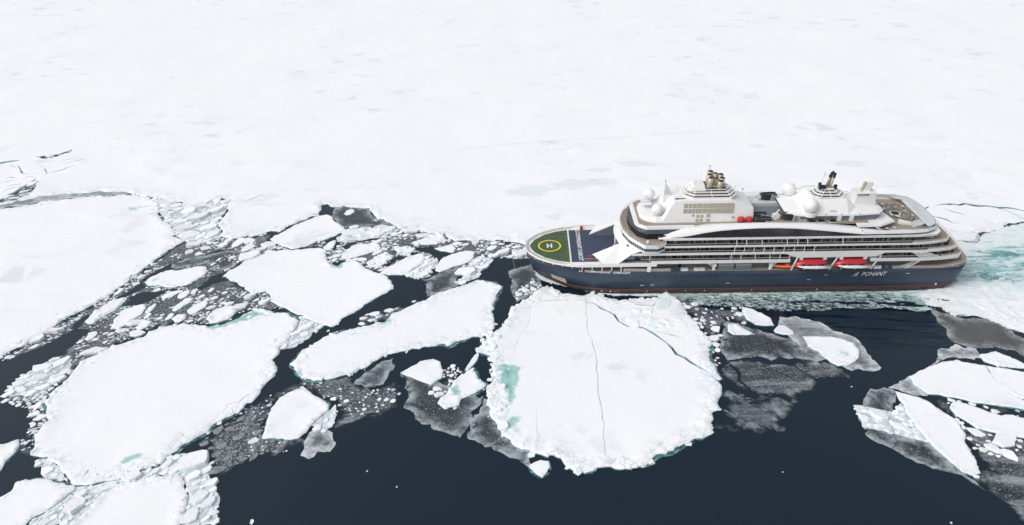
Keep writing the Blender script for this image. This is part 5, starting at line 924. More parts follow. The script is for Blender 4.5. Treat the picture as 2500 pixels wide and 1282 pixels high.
# rim coaming and tilted safety-net panels round the bow
rim_o = fan(HD, 0.02, 44.0, 90); rim_i = fan(HD, .6, 43.95, 90, .55)
part('coaming', loft([[(a, b, 11.2) for a, b in rim_i], [(a, b, 11.2) for a, b in rim_o], [(a, b, 11.2+.55+.65*min(1, max(0, (a-12)/8))) for a, b in rim_o], [(a, b, 11.2+.6+.65*min(1, max(0, (a-12)/8))) for a, b in rim_i], [(a, b, 11.62) for a, b in rim_i]], False), 'white', bow)
side = [p for p in fan(HD, .02, 20.0, 400) if True]
port = side[:400]; arc = [0.]
for a, b in zip(port[:-1], port[1:]): arc.append(arc[-1]+math.dist(a, b))
inn = fan(HG, 1.6, 20.0, 400)[:400]; arci = [0.]
for a, b in zip(inn[:-1], inn[1:]): arci.append(arci[-1]+math.dist(a, b))
def at(P, A, s): i = int(np.searchsorted(A, s)); i = min(max(i, 1), len(P)-1); t = (s-A[i-1])/(A[i]-A[i-1]+1e-9); return (P[i-1][0]+(P[i][0]-P[i-1][0])*t, P[i-1][1]+(P[i][1]-P[i-1][1])*t)
NP = 15
for sgn in (1, -1):
    for k in range(NP):
        s0, s1 = arc[-1]*.90*k/NP+.12, arc[-1]*.90*(k+1)/NP-.12
        a, b = at(port, arc, s0), at(port, arc, s1); c0 = Vector((8.5, 0)); 
        def inw(p, d): v = Vector((min(p[0]+3, 14), 0))-Vector(p); v.normalize(); return (p[0]+v.x*d, p[1]+v.y*d)
        ai, bi = inw(a, 1.25), inw(b, 1.25); ao, bo = inw(a, .12), inw(b, .12)
        part('safety_net', loft([[(q[0], q[1]*sgn, z_) for q, z_ in ((ao, 11.98), (bo, 11.98), (bi, 11.80), (ai, 11.80))], [(q[0], q[1]*sgn, z_-.06) for q, z_ in ((ao, 11.98), (bo, 11.98), (bi, 11.80), (ai, 11.80))]]), 'netg', bow)
part('net_rail', merge(tube([(x_, y_, 12.02) for x_, y_ in fan(HD, .05, 19.5, 60, .05)[:60]], .06, 5), tube([(x_, -y_, 12.02) for x_, y_ in fan(HD, .05, 19.5, 60, .05)[:60]], .06, 5)), 'white', bow)
# open gallery under the foredeck
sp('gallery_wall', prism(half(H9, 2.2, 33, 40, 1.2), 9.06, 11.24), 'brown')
pl_ = pydata('gallery_post', *box(-.22, .22, -.2, .2, 9.0, 11.25), K['greyw'])
for x_ in (3.4, 6.2, 9.4, 12.6, 15.9, 19.3, 22.6, 25.9, 29.1, 32.2):
    for sgn in (-1, 1):
        o = link('gallery_post', pl_, ship); yy = hull_y(x_, 9)-.22; o.location = (x_-75, sgn*yy, 0)
for x_, yy in ((41.5, -13.7), ):
    sp('support_post', box(40.9, 42.1, -14.05, -13.5, 9.0, 12.2), 'white')
# ---------------------------------------------------------------- ship: superstructure decks
B3 = [(20, 14.05), (131, 14.05), (138, 13.55), (144, 12.4), (145.7, 10.5), (146.3, 5.5), (146.5, 0)]
B2 = [(20, 14.0), (130, 14.0), (135.8, 13.6), (140.3, 12.7), (142.9, 11.4), (143.9, 5), (144.2, 0)]
B1 = [(20, 14.0), (128, 13.95), (134, 13.2), (139, 11.9), (140.5, 9), (141, 2), (141.1, 0)]
B0 = [(20, 13.9), (129, 13.5), (134.6, 12.6), (136.4, 10.8), (137.3, 5), (137.6, 0)]
def aft_slab(tab, x0, z0, z1, inset=0., xe=None, n=80): return prism(half(tab, x0, xe or tab[-1][0], n, inset), z0, z1)
# main-deck house, windows and doors
sp('main_house', prism(half([(20, 11.3), (132, 11.3), (139, 9.5), (141, 5), (141.2, 0)], 32, 141.2, 40), 9.06, 12.12), 'steel')
mw = pydata('house_window', *box(-.75, .75, -.05, 0, -.45, .45), K['g1'])
mh = ship
for x_ in [46, 48.4, 50.8, 53.2, 55.6, 58, 66, 69, 72] + [117.6, 121.2, 128.4, 132.0, 134.4]:
    o = link('house_window', mw, ship); o.location = (x_-75, -11.31-0 if x_ < 132 else -10.9, 10.9)
sp('house_door', box(51.8, 52.8, -11.36, -11.2, 9.1, 11.2), 'black')
# white deck bands (floor slabs with their fascias) and teak floors
b3f = sp('deck_band', aft_slab(B3, 42.0, 12.1, 13.3, 0, 88.0, 60), 'white')
b3a = sp('deck_band', prism([p for p in half(B3, 114.6, 146.5, 80)], 12.1, 13.3), 'white')
sp('boat_deck_soffit', prism([(88, -10.8), (114.6, -10.8), (114.6, 10.8), (88, 10.8)], 12.1, 13.3), 'white')
sp('ramp_fascia', loft([[(42.0, -14.0, 11.25), (42.0, -14.0, 12.4), (45, -14.0, 12.9), (45, -14.0, 12.1), (43.8, -14.0, 12.1), (42.7, -14, 11.25)], [(42.0, -13.2, 11.25), (42.0, -13.2, 12.4), (45, -13.2, 12.9), (45, -13.2, 12.1), (43.8, -13.2, 12.1), (42.7, -13.2, 11.25)]]), 'white')
sp('terrace_floor', aft_slab(B3, 115, 13.30, 13.33, .5, 146.0), 'teak')
b2 = sp('deck_band', aft_slab(B2, 35.4, 15.35, 16.2), 'white'); sp('terrace_floor', aft_slab(B2, 116, 16.20, 16.23, .5, 143.7), 'teak')
b1 = sp('deck_band', aft_slab(B1, 43.6, 18.17, 18.87), 'white'); sp('terrace_floor', aft_slab(B1, 110, 18.87, 18.90, .5, 140.6), 'teak')
b0 = sp('deck_band', aft_slab(B0, 45.4, 20.85, 21.55), 'white')
sp('balcony_floor', merge(box(46, 87.8, -13.9, -12.3, 13.3, 13.32)), 'teak'); sp('balcony_floor', box(46, 116, -13.9, -12.3, 16.2, 16.22), 'teak'); sp('balcony_floor', box(46, 110, -13.9, -12.3, 18.87, 18.89), 'teak')
# thick fascia above the lifeboats
tf = [(86.2, 15.38), (90.2, 13.85), (116.0, 13.98), (118.6, 15.38), (118.6, 16.19), (86.2, 16.19)]
for sg in (-1, 1):
    sp('boat_fascia', loft([[(a, sg*14.03, b) for a, b in tf], [(a, sg*13.5, b) for a, b in tf]]), 'white')
# aft awning of white slats
sl = [part('awning_frame', merge(tube([(127.4, -14.0, 15.38), (130.3, -14.08, 13.4)], .09, 5), tube([(131.9, -14.0, 15.34), (137.0, -13.75, 13.45)], .09, 5), tube([(129.6, -14.0, 15.36), (133.6, -13.9, 13.4)], .09, 5)), 'white', b3a)]
for q in range(6):
    t = q/5.0; a = (127.6+2.8*t, -14.03, 15.3-1.85*t); b = (132.2+4.7*t, -14.0+.22*t, 15.26-1.78*t)
    part('awning_slat', tube([a, b], .10, 4), 'white', b3a)
# cabin rows: dark walls with their windows
rows = [('row', 20.849, 18.89, 44.5, 127.5, 12.3, b1), ('row', 18.169, 16.22, 38.5, 140.0, 12.35, b2), ('row', 15.349, 13.32, 33.6, 87.9, 12.4, b3f), ('row', 15.349, 13.33, 115.2, 142.5, 12.2, b3a)]
wmesh = {}
for ri, (nm, zt, zb, xa, xb, hw, par) in enumerate(rows):
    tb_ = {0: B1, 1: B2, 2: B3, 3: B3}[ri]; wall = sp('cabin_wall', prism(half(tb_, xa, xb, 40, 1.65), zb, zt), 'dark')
    hw_at = lambda q: float(np.interp(q, [t[0] for t in tb_], [t[1] for t in tb_]))-1.65
    x_ = xa+1.6; i = 0
    h_ = zt-zb-.30
    wins = (1.55, 1.05, 1.55, .8)
    while x_ < xb-2.5:
        hw = hw_at(x_+.8)
        wd_ = wins[(i*7+ri) % 4]; g_ = ('g1', 'g2', 'g2', 'g3', 'g1', 'g2', 'g3')[(i*5+ri*3) % 7]
        key = (wd_, g_, ri)
        if key not in wmesh: wmesh[key] = pydata('window', *box(-wd_/2, wd_/2, -.05, .05, 0, h_), K[g_])
        o = link('window', wmesh[key], wall); o.location = (x_+wd_/2, -hw-.02, zb+.06)
        x_ += wd_+.09
        if (i*3+ri) % 5 in (0, 1, 3):
            cw = (.22, .34)[i % 2]
            for q in range(1+(i+ri) % 2):
                part('curtain', box(x_+.02, x_+cw*.8, -hw-.05, -hw+.05, zb+.1, zt-.2), 'curtain', wall); x_ += cw+.12
        i += 1
    # smoked balustrade, top rail, partitions
    xs0, xs1 = max(xa+1.2, 38.5), {0: 126.5, 1: 132.0, 2: 87.2, 3: 137.5}[ri]
    tab = {0: B1, 1: B2, 2: B3, 3: B3}[ri]
    path = [(q, -float(np.interp(q, [t[0] for t in tab], [t[1] for t in tab]))+.12) for q in np.linspace(xs0, xs1, 40)]
    part('balustrade', loft([[(a, b-.02, zb+.0) for a, b in path]+[(a, b-.02, zb+.62) for a, b in path[::-1]], [(a, b+.02, zb) for a, b in path]+[(a, b+.02, zb+.62) for a, b in path[::-1]]]), 'bglass', par)
    part('top_rail', tube([(a, b, zb+.66) for a, b in path], .055, 5), 'pale', par)
    pm_ = pydata('partition', *box(-.05, .05, -13.75, -hw-.05, zb, zt), K['steel'])
    for q in np.arange(xa+5.3, min(xb-8, 128), 4.3):
        o = link('partition', pm_, par); o.location = (q, 0, 0)
        if par.parent is ship: pass
def px_posts(xs, zb, zt, lean, y0=-13.92, name='balcony_post', par=None):
    for q in xs: part(name, tube([(q, y0, zb), (q+lean*.5, y0+.1, (zb+zt)/2), (q+lean, y0+.45, zt)], .11, 6), 'white', par)
px_posts((69.6, 72.8, 77.8, 86.0, 89.4, 92.6, 104.0), 18.87, 20.85, -.25, par=b1)
px_posts((69.0, 72.2, 75.4, 78.7, 81.9, 85.2, 88.5, 91.8, 95.1), 16.2, 18.17, .2, par=b2)
px_posts((41.4, 68.3, 71.5, 76.3, 81.1, 84.4, 87.6), 13.3, 15.35, .1, par=b3f)
sp('tall_post', box(41.1, 41.6, -14.02, -13.7, 15.3, 17.2), 'white')
# terrace railings round the stern
def stern_rail(tab, x0, z, par, h=.95, step=1.9):
    P = half(tab, x0, tab[-1][0]-.1, 90, .12); L = [0.]
    for a, b in zip(P[:-1], P[1:]): L.append(L[-1]+math.dist(a, b))
    part('stern_rail', merge(tube([(a, b, z+h) for a, b in P], .05, 5), tube([(a, b, z+h*.5) for a, b in P], .025, 4), *[tube([(*at(P, L, s), z), (*at(P, L, s), z+h)], .04, 4) for s in np.arange(.2, L[-1], step)]), 'pale', par)
stern_rail(B1, 127, 18.87, b1, .75); stern_rail(B2, 132.5, 16.2, b2, .75); stern_rail(B3, 137.5, 13.3, b3a, .75)
stern_rail(H9, 119.5, 9.03, ship if False else hull, 1.05)
P = [(q, -13.85) for q in np.linspace(33, 49.5, 20)]
part('deck_fence', merge(tube([(a, -hull_y(a, 9)+.12, 10.1) for a, b in P], .05, 5), *[tube([(q, -hull_y(q, 9)+.12, 9.0), (q, -hull_y(q, 9)+.12, 10.1)], .045, 4) for q in np.arange(33.5, 49.5, 1.55)]), 'pale', hull)
part('fence_glass', loft([[(33, -hull_y(33, 9)+.1, 9.05), (49.5, -13.9, 9.05), (49.5, -13.9, 10.0), (33, -hull_y(33, 9)+.1, 10.0)], [(33, -hull_y(33, 9)+.13, 9.05), (49.5, -13.87, 9.05), (49.5, -13.87, 10.0), (33, -hull_y(33, 9)+.13, 10.0)]]), 'fence', hull)
Pq = half(H9, 122.5, 150.3, 90, .14)
part('fence_glass', loft([[(a, b, 9.06) for a, b in Pq[:90]]+[(a, b, 9.85) for a, b in Pq[:90][::-1]], [(a, b+.03, 9.06) for a, b in Pq[:90]]+[(a, b+.03, 9.85) for a, b in Pq[:90][::-1]]]), 'fence', hull)
# sloping boat-deck pillars
for (xb_, xt_) in ((89.0, 90.4), (101.6, 103.6), (115.2, 117.6)):
    sp('boat_pillar', loft([[(xb_-.2, -14.0, 9.0), (xb_+.2, -14.0, 9.0), (xb_+.2, -13.6, 9.0), (xb_-.2, -13.6, 9.0)], [(xt_-.2, -14.02, 14.3), (xt_+.2, -14.02, 14.3), (xt_+.2, -13.6, 14.3), (xt_-.2, -13.6, 14.3)]]), 'white')
# ---------------------------------------------------------------- ship: bridge, cowl and wind screens
BR = [(32.9, 0), (33.0, 2), (33.3, 4.4), (34.9, 9.6), (37.0, 12.8), (39.2, 15.8), (43.5, 16.0), (46.4, 14.0)]
BI = [(35.3, 0), (35.4, 2), (35.8, 5.2), (37.4, 9.4), (40.2, 11.7), (52, 11.5)]
br = sp('bridge', loft([[(a, b, 17.0) for a, b in half(BR, 33.6, 46.0, 44, .6)], [(a, b, 17.75) for a, b in half(BR, 33.1, 46.2, 44, .15)]]), 'white')
part('bridge_window_band', prism(half(BR, 33.35, 46.0, 44, .4), 17.75, 18.95), 'slate', br)
for sgn in (-1, 1):
    for q in np.linspace(33.9, 38.9, 9):
        yy = float(np.interp(q, [t[0] for t in BR], [t[1] for t in BR]))
        part('bridge_mullion', tube([(q+.05, sgn*(yy-.36), 17.75), (q+.05, sgn*(yy-.36), 18.95)], .06, 4), 'white', br)
part('bridge_fascia', loft([[(a, b, 18.95) for a, b in half(BR, 33.0, 46.3, 44, .1)], [(a, b, 20.3) for a, b in half(BR, 32.75, 46.5, 44, -.15)]]), 'white', br)
part('bridge_walkway', prism(half(BR, 33.0, 46.2, 44, .15), 20.30, 20.33), 'teak', br)
Pb = half(BR, 32.9, 46.2, 60, .1); Lb = [0.]
for a, b in zip(Pb[:-1], Pb[1:]): Lb.append(Lb[-1]+math.dist(a, b))
part('bridge_rail', merge(tube([(a, b, 21.25) for a, b in Pb], .05, 5), tube([(a, b, 20.8) for a, b in Pb], .025, 4), *[tube([(*at(Pb, Lb, s), 20.3), (*at(Pb, Lb, s), 21.25)], .04, 4) for s in np.arange(.3, Lb[-1], 1.3)]), 'pale', br)
part('searchlight', merge(cyl(40.0, -15.0, 20.33, 20.9, .25), box(39.6, 40.4, -15.4, -14.6, 20.9, 21.5)), 'white', br)
lounge_ = sp('observation_lounge', prism(half(BI, 35.3, 52, 44), 20.33, 22.4), 'black')
part('lounge_visor', loft([[(a, b, 22.38) for a, b in half(BI, 35.0, 52, 44, -.3)], [(a, b, 22.5) for a, b in half(BI, 35.0, 52, 44, -.3)], [(a, b, 23.35) for a, b in half(BI, 36.8, 52, 44, 1.1)]]), 'slate', lounge_)
part('visor_seam', merge(*[tube([(a, b, 22.53), (c, d, 23.38)], .03, 4) for (a, b), (c, d) in list(zip(half(BI, 35.0, 52, 44, -.3), half(BI, 36.8, 52, 44, 1.1)))[4:88:5]]), 'steel', lounge_)
part('lounge_rim', loft([[(a, b, 23.3) for a, b in half(BI, 36.7, 56, 44, 1.05)], [(a, b, 24.3) for a, b in half(BI, 36.9, 56, 44, 1.3)]]), 'white', lounge_)
part('rim_walkway', prism(half(BI, 37.9, 56, 44, 2.0), 24.30, 24.33), 'teak', lounge_)
# white cowl under the bridge and its two wind screens
ringb = half(BR, 33.5, 41.0, 24, .5)
cow_v, cow_f = [], []
for sgn in (-1, 1):
    b = len(cow_v)
    T, L_, J, Kp, Mp = (23.0, 7.1, 12.0), (25.9, 13.6, 12.35), (31.1, 14.0, 12.4), (35.5, 14.05, 16.0), (38.2, 14.3, 17.3)
    C = (32.0, 7.0, 16.1); fr = [C, (31.5, 5.2, 16.25), (31.1, 2.8, 16.3), (30.9, 0, 16.3)]
    rb = [(float(np.interp(a, [0, 1], [0, 1])), 0) for a in (0,)]
    bt = [(41.0, 15.4, 17.05), (39.2, 15.2, 17.05), (36.9, 12.2, 17.1), (35.2, 9.2, 17.1), (33.9, 4.4, 17.1), (33.5, 2, 17.1), (33.5, 0, 17.1)]
    pts = [T, L_, J, Kp, Mp]+fr+bt
    cow_v += [(x_, sgn*y_, z_) for x_, y_, z_ in pts]
    F = [(0, 1, 5), (1, 2, 5), (2, 3, 5), (3, 4, 11), (3, 11, 12), (3, 12, 5), (4, 9, 10), (4, 10, 11), (5, 12, 13), (5, 13, 6), (6, 13, 14), (6, 14, 7), (7, 14, 15), (7, 15, 8)]
    cow_f += [tuple(b+i for i in (q if sgn > 0 else q[::-1])) for q in F]
cowl = sp('bridge_cowl', (cow_v, cow_f), 'white')
md = cowl.modifiers.new('thick', 'SOLIDIFY'); md.thickness = .18; md.offset = -1
for sgn in (-1, 1):
    part('wind_screen', loft([[(23.0, sgn*7.0, 11.95), (32.0, sgn*6.9, 16.0), (32.0, sgn*6.9, 11.7), (23.2, sgn*7.0, 11.7)], [(23.0, sgn*7.12, 11.95), (32.0, sgn*7.02, 16.0), (32.0, sgn*7.02, 11.7), (23.2, sgn*7.12, 11.7)]]), 'steel', cowl)
    part('side_wall', loft([[(31.3, sgn*13.6, 12.3), (35.5, sgn*13.7, 15.9), (41, sgn*13.7, 15.9), (41, sgn*13.7, 12.3)], [(31.3, sgn*13.4, 12.3), (35.5, sgn*13.4, 15.9), (41, sgn*13.4, 15.9), (41, sgn*13.4, 12.3)]]) if False else box(33.6, 36.5, sgn*12.9-.1, sgn*12.9+.1, 13.3, 15.3), 'steel', cowl)
    part('upper_side_wall', loft([[(35.6, sgn*13.3, 16.2), (38.0, sgn*13.3, 17.4), (42, sgn*13.3, 17.4), (42, sgn*13.3, 16.2)], [(35.6, sgn*13.1, 16.2), (38.0, sgn*13.1, 17.4), (42, sgn*13.1, 17.4), (42, sgn*13.1, 16.2)]]), 'dark', cowl)
part('hangar_wall', box(31.9, 32.1, -6.9, 6.9, 11.7, 16.0), 'dark', cowl)
part('hangar_winch', merge(cyl(30.6, -4.4, 11.7, 12.9, .7), box(30.0, 31.6, -5.8, -5.1, 11.7, 12.5), cyl(30.9, -2.7, 11.7, 13.2, .45)), 'greyw', cowl)
part('hangar_mast', tube([(31.2, -2, 11.7), (31.4, .5, 15.6)], .16, 6), 'white', cowl)
part('hangar_beam', tube([(31.6, -6.3, 12.2), (31.5, 3.2, 15.9)], .12, 5), 'pale', cowl)
mid_block = sp('bridge_base', prism([(34.2, -10), (46, -12.3), (46, 12.3), (34.2, 10)], 12.4, 17.0), 'dark')
# ---------------------------------------------------------------- ship: arch, roof deck and houses
AIN = [(44.0, 21.4), (46.7, 21.6), (53.2, 22.49), (58.4, 23.7), (63.6, 24.45), (68.8, 24.9), (75.3, 25.24), (81.9, 25.21), (88.5, 24.88), (95.2, 24.17), (101.9, 23.38), (110.7, 22.3), (118, 22.0)]
AOUT = [(43.9, 22.71), (47.8, 24.02), (53, 25), (58.2, 25.82), (63.4, 26.41), (68.6, 26.7), (75.1, 26.9), (81.6, 26.86), (88.2, 26.53), (94.8, 26.13), (101.5, 25.42), (110, 24.4), (118, 23.4)]
f_in = lambda q: float(np.interp(q, *zip(*AIN)))-.45
f_out = lambda q: float(np.interp(q, *zip(*AOUT)))-1.46
ZF = 24.35
for sgn in (-1, 1):
    rings = []
    for q in np.linspace(44.0, 117.0, 60):
        a, b = f_in(q), f_out(q); b = max(b, a+.15)
        yi = 9.3
        zi = min(b, ZF+.35)
        rings.append([(q, sgn*y_, z_) for y_, z_ in ((13.25, a), (13.12, a+.35), (12.6, max(b-.25, a+.4)), (11.75, b+.1), (10.6, max(b+.05, zi)), (yi, zi), (yi, 21.5), (12.9, min(21.5, a)))])
    arch = sp('roof_arch', loft(rings), 'white', smooth=False)
    for p in arch.data.polygons: p.use_smooth = True
    q = 48.0
    while q < 111:
        q2 = min(q+3.15, 112)
        if min(f_in(q), f_in(q2)) > 21.95 or True:
            z0, z1 = max(f_in(q), 21.55)+.02, max(f_in(q2), 21.55)+.02
            if max(z0, z1) > 21.6:
                part('canopy_pane', loft([[(q+.02, sgn*13.42, 21.5), (q2-.02, sgn*13.42, 21.5), (q2-.02, sgn*13.24, z1), (q+.02, sgn*13.24, z0)], [(q+.02, sgn*13.2, 21.5), (q2-.02, sgn*13.2, 21.5), (q2-.02, sgn*13.1, z1), (q+.02, sgn*13.1, z0)]]), 'arch', arch)
        q += 3.15
sp('roof_slab', prism([(44, -12.6), (112, -12.6), (112, 12.6), (44, 12.6)], 21.4, 21.95), 'dark')
roof = sp('roof_deck', prism([(52, -9.4), (113, -9.4), (113, 9.4), (52, 9.4)], 23.9, ZF), 'teak')
def house(name, st, zb, mat='white'):
    rings = [[(x_, -wb, zb), (x_, -wb*.985, zb+.5), (x_, -wt, zt-.25), (x_, -wt+.3, zt), (x_, wt-.3, zt), (x_, wt, zt-.25), (x_, wb*.985, zb+.5), (x_, wb, zb)] for x_, wb, wt, zt in st]
    return sp(name, loft(rings), mat)
fh = house('forward_house', [(38.7, 3.2, 2.8, 25.2), (39.3, 5.2, 4.7, 25.5), (41, 6.9, 6.3, 25.7), (43.5, 7.9, 7.1, 25.8), (45.6, 8.0, 7.0, 26.2), (49.6, 8.0, 5.7, 31.2), (52, 7.9, 5.6, 31.5), (68, 7.6, 5.5, 31.5), (75.4, 7.0, 5.9, 28.5), (75.9, 6.9, 5.8, 28.3)], ZF-.1)
def side_y(z): return -(7.85-(z-24.6)/(31.2-24.6)*(7.85-5.62))
# tan ventilation panels on the sloping side
widths = [1.5, 1.1, 1.1, 1.9, 1.9, 1.9, 1.9, 1.15, 1.15, 1.6]
for r_, (z0, z1) in enumerate(((28.95, 30.35), (27.3, 28.7))):
    q = 52.6-r_*.15
    for w_ in widths:
        part('vent_panel', loft([[(q, side_y(z0)-.03, z0), (q+w_, side_y(z0)-.03, z0), (q+w_+.12, side_y(z1)-.03, z1), (q+.12, side_y(z1)-.03, z1)], [(q, side_y(z0)+.1, z0), (q+w_, side_y(z0)+.1, z0), (q+w_+.12, side_y(z1)+.1, z1), (q+.12, side_y(z1)+.1, z1)]]), 'tan', fh); q += w_+.14
for q, z0, z1, w_ in ((56.9, 25.9, 26.8, .9), (58.2, 25.9, 26.8, .9), (60.2, 26.1, 27.0, 1.2), (56.7, 24.7, 25.5, .9), (58.0, 24.7, 25.5, .9), (60.1, 24.7, 25.5, 1.2), (55.4, 26.3, 26.9, .9), (46.6, 25.5, 26.2, .7), (46.6, 24.7, 25.3, .7), (68.6, 25.6, 26.2, .7)):
    part('vent_panel', loft([[(q, side_y(z0)-.05, z0), (q+w_, side_y(z0)-.05, z0), (q+w_, side_y(z1)-.05, z1), (q, side_y(z1)-.05, z1)], [(q, side_y(z0)+.1, z0), (q+w_, side_y(z0)+.1, z0), (q+w_, side_y(z1)+.1, z1), (q, side_y(z1)+.1, z1)]]), 'tan', fh)
for k in range(4):
    q = 70.2+k*.9; z0 = 29.9-k*.42
    part('vent_slot', loft([[(q, -5.72+.02*k, z0-.55), (q+.5, -5.72+.02*k, z0-.75), (q+1.7, -5.4, z0-.45), (q+1.2, -5.4, z0-.25)], [(q, -5.3, z0-.55), (q+.5, -5.3, z0-.75), (q+1.7, -5.0, z0-.45), (q+1.2, -5.0, z0-.25)]]), 'tan', fh)
# stepped louvre crown
def crown(par, x0, x1, hw, zb, n, dz, sx0, sx1, sy, cx=.6):
    core = []
    for k in range(n+1):
        a, b, h_ = x0+sx0*k, x1-sx1*k, hw-sy*k
        core.append([(a+h_*cx, -h_, zb+dz*k), (b-h_*.5, -h_, zb+dz*k), (b, -h_*.35, zb+dz*k), (b, h_*.35, zb+dz*k), (b-h_*.5, h_, zb+dz*k), (a+h_*cx, h_, zb+dz*k), (a, h_*.45, zb+dz*k), (a, -h_*.45, zb+dz*k)])
    def shrink(r_, s): cx_ = sum(p[0] for p in r_)/8; return [(cx_+(p[0]-cx_)*s, p[1]*s, p[2]) for p in r_]
    part('crown_core', loft([shrink(r_, .93) for r_ in core]), 'black', par)
    for k in range(n+1):
        lo = [(p[0], p[1], p[2]-.02) for p in core[k]]; hi = [(p[0], p[1], p[2]+dz*.40) for p in shrink(core[k], .985)]
        inn_ = shrink(core[k], .86)
        part('louvre', loft([[(p[0], p[1], p[2]-.02) for p in inn_], lo, hi, [(p[0], p[1], p[2]+dz*.42) for p in inn_]], True), 'cream', par)
    for k in range(8):
        for t in (0,):
            pass
    for i in range(8):
        for t in (0., .5):
            path = []
            for k in range(n+1):
                a, b = core[k][i], core[k][(i+1) % 8]; path.append((a[0]+(b[0]-a[0])*t, a[1]+(b[1]-a[1])*t, a[2]))
            part('louvre_rib', tube(path, .11, 4), 'cream', par)
    part('crown_top', prism([(p[0], p[1]) for p in shrink(core[n], .9)], core[n][0][2]+.05, core[n][0][2]+.32), 'cream', par)
crown(fh, 52.8, 71.0, 4.9, 31.5, 3, .78, .75, .9, .62)
part('crown_fairing', loft([[(54.8, -3.2, 33.6), (54.8, 3.2, 33.6), (60.0, 3.2, 33.6), (60.0, -3.2, 33.6)], [(56.6, -2.0, 35.0), (56.6, 2.0, 35.0), (59.8, 2.0, 35.2), (59.8, -2.0, 35.2)]]), 'cream', fh)
part('pipe_well', box(60.1, 66.8, -2.9, 2.9, 34.1, 34.4), 'brown', fh)
for (a, b, r_, zt) in ((61.3, -1.7, 1.0, 37.7), (61.2, .3, .95, 38.0), (61.8, 2.1, .9, 38.4), (63.2, -.8, .8, 37.0), (64.5, -2.0, 1.0, 36.6), (65.3, -.3, .95, 37.0), (65.2, 1.5, .95, 37.5), (63.4, 1.5, .8, 37.9)):
    pipe = part('exhaust_pipe', cyl(a, b, 33.0, zt, r_, r_, 18, .45, 0), 'gold', fh, smooth=True)
    part('pipe_mouth', cyl(a+.45, b, zt-.02, zt+.05, r_*.84, r_*.84, 18), 'black', pipe)
part('pipe_strut', merge(*[tube([(60.2+.8*q, -2.7, 33.8), (60.6+.8*q, -2.0, 35.2)], .06, 4) for q in range(8)], tube([(60.3, -2.6, 35.0), (66.4, -2.6, 35.0)], .06, 4)), 'cream', fh)
def fin(par, x_, y_, zb, zt, w_):
    part('mast_fin', loft([[(x_-.2, y_-.8, zb), (x_+w_+.4, y_-.8, zb), (x_+w_+.4, y_+.8, zb), (x_-.2, y_+.8, zb)], [(x_, y_-.5, zb+(zt-zb)*.38), (x_+w_, y_-.5, zb+(zt-zb)*.38), (x_+w_, y_+.5, zb+(zt-zb)*.38), (x_, y_+.5, zb+(zt-zb)*.38)]]), 'cream', par)
    n = 6
    for k in range(n):
        t = k/(n-1); z = zb+(zt-zb)*(.42+.55*t); ww = w_*(1-.95*t**1.5)
        part('fin_slat', box(x_+.05*k, x_+.05*k+max(ww, .2), y_-.5+.06*k, y_+.5-.06*k, z, z+(zt-zb)*.05), 'cream', par)
    part('fin_spine', merge(tube([(x_+.05, y_, zb+.2), (x_+.3, y_, zt)], .12, 5), tube([(x_+w_, y_, zb+(zt-zb)*.4), (x_+w_*.75, y_, zb+(zt-zb)*.75), (x_+.35, y_, zt)], .08, 5)), 'cream', par)
    part('mast_lamp', merge(tube([(x_+.3, y_, zt), (x_+.3, y_, zt+.9)], .05, 4), cyl(x_+.3, y_, zt+.6, zt+1.2, .14)), 'black', par)
fin(fh, 46.9, 0, 28.8, 35.2, 2.2); fin(fh, 62.0, 3.6, 34.4, 38.6, 2.2)
part('roof_rail', merge(tube([(50, -4.6, 32.4), (53.5, -4.6, 32.4)], .04, 4), tube([(50, 4.6, 32.4), (53.5, 4.6, 32.4)], .04, 4)), 'pale', fh)
part('roof_gully', box(49.9, 53.2, -4.7, -4.2, 31.5, 31.62), 'brown', fh)
for (a, b, h_) in ((51.5, 2, 2.4), (54.0, 3, 2.2), (56.5, -1, 2.6), (57.6, 1, 3.4), (58.4, -1, 2.9), (59.2, 2, 3.2), (69.8, 2, 2.8), (71.6, 3, 2.4), (67.6, 3.4, 3.0)):
    part('whip_aerial', merge(tube([(a, b, 31.5 if a > 60 or a < 55 else 35), (a, b, (31.5 if a > 60 or a < 55 else 35)+h_)], .035, 4), cyl(a, b, 31.5 if a > 60 or a < 55 else 35, 32.1 if a > 60 or a < 55 else 35.5, .09, n=6)), 'greyw', fh)
part('sensor_ball', merge(tube([(72.6, -1.5, 30.0), (72.6, -1.5, 33.2)], .08, 5), moved(dome(.38, 12, 8, -.95), 72.6, -1.5, 33.4)), 'greyw', fh)
# radar mast on the forward platform
part('radar_mast', merge(tube([(41.8, 1.6, 25.6), (41.8, 1.6, 29.6)], .22, 6), box(39.8, 43.2, -.2, 3.4, 27.2, 27.4), box(38.0, 41.4, 1.3, 1.9, 28.4, 28.7), box(40.6, 43.0, 1.2, 2.0, 29.4, 29.6), tube([(40.4, 0.2, 25.6), (40.4, .2, 27.2)], .1, 5), tube([(38.4, 1.6, 28.7), (38.4, 1.6, 29.6)], .06, 4)), 'white', fh)
def radome(x_, y_, z_, r_, par):
    d = part('radome', moved(dome(r_), x_, y_, z_), 'white', par, smooth=True)
    part('radome_foot', merge(cyl(x_, y_, z_-r_*1.02, z_-r_*.70, r_*.72, r_*.70), cyl(x_, y_, z_-r_*1.25, z_-r_*1.02, r_*.45)), 'greyw', d)
radome(44.4, -5.0, 27.9, 2.05, fh); radome(43.0, 5.0, 28.8, 2.0, fh)
part('dome_platform', merge(cyl(44.4, -5.0, 25.2, 25.75, 2.2), cyl(43.0, 5.0, 25.4, 26.4, 1.9)), 'white', fh)
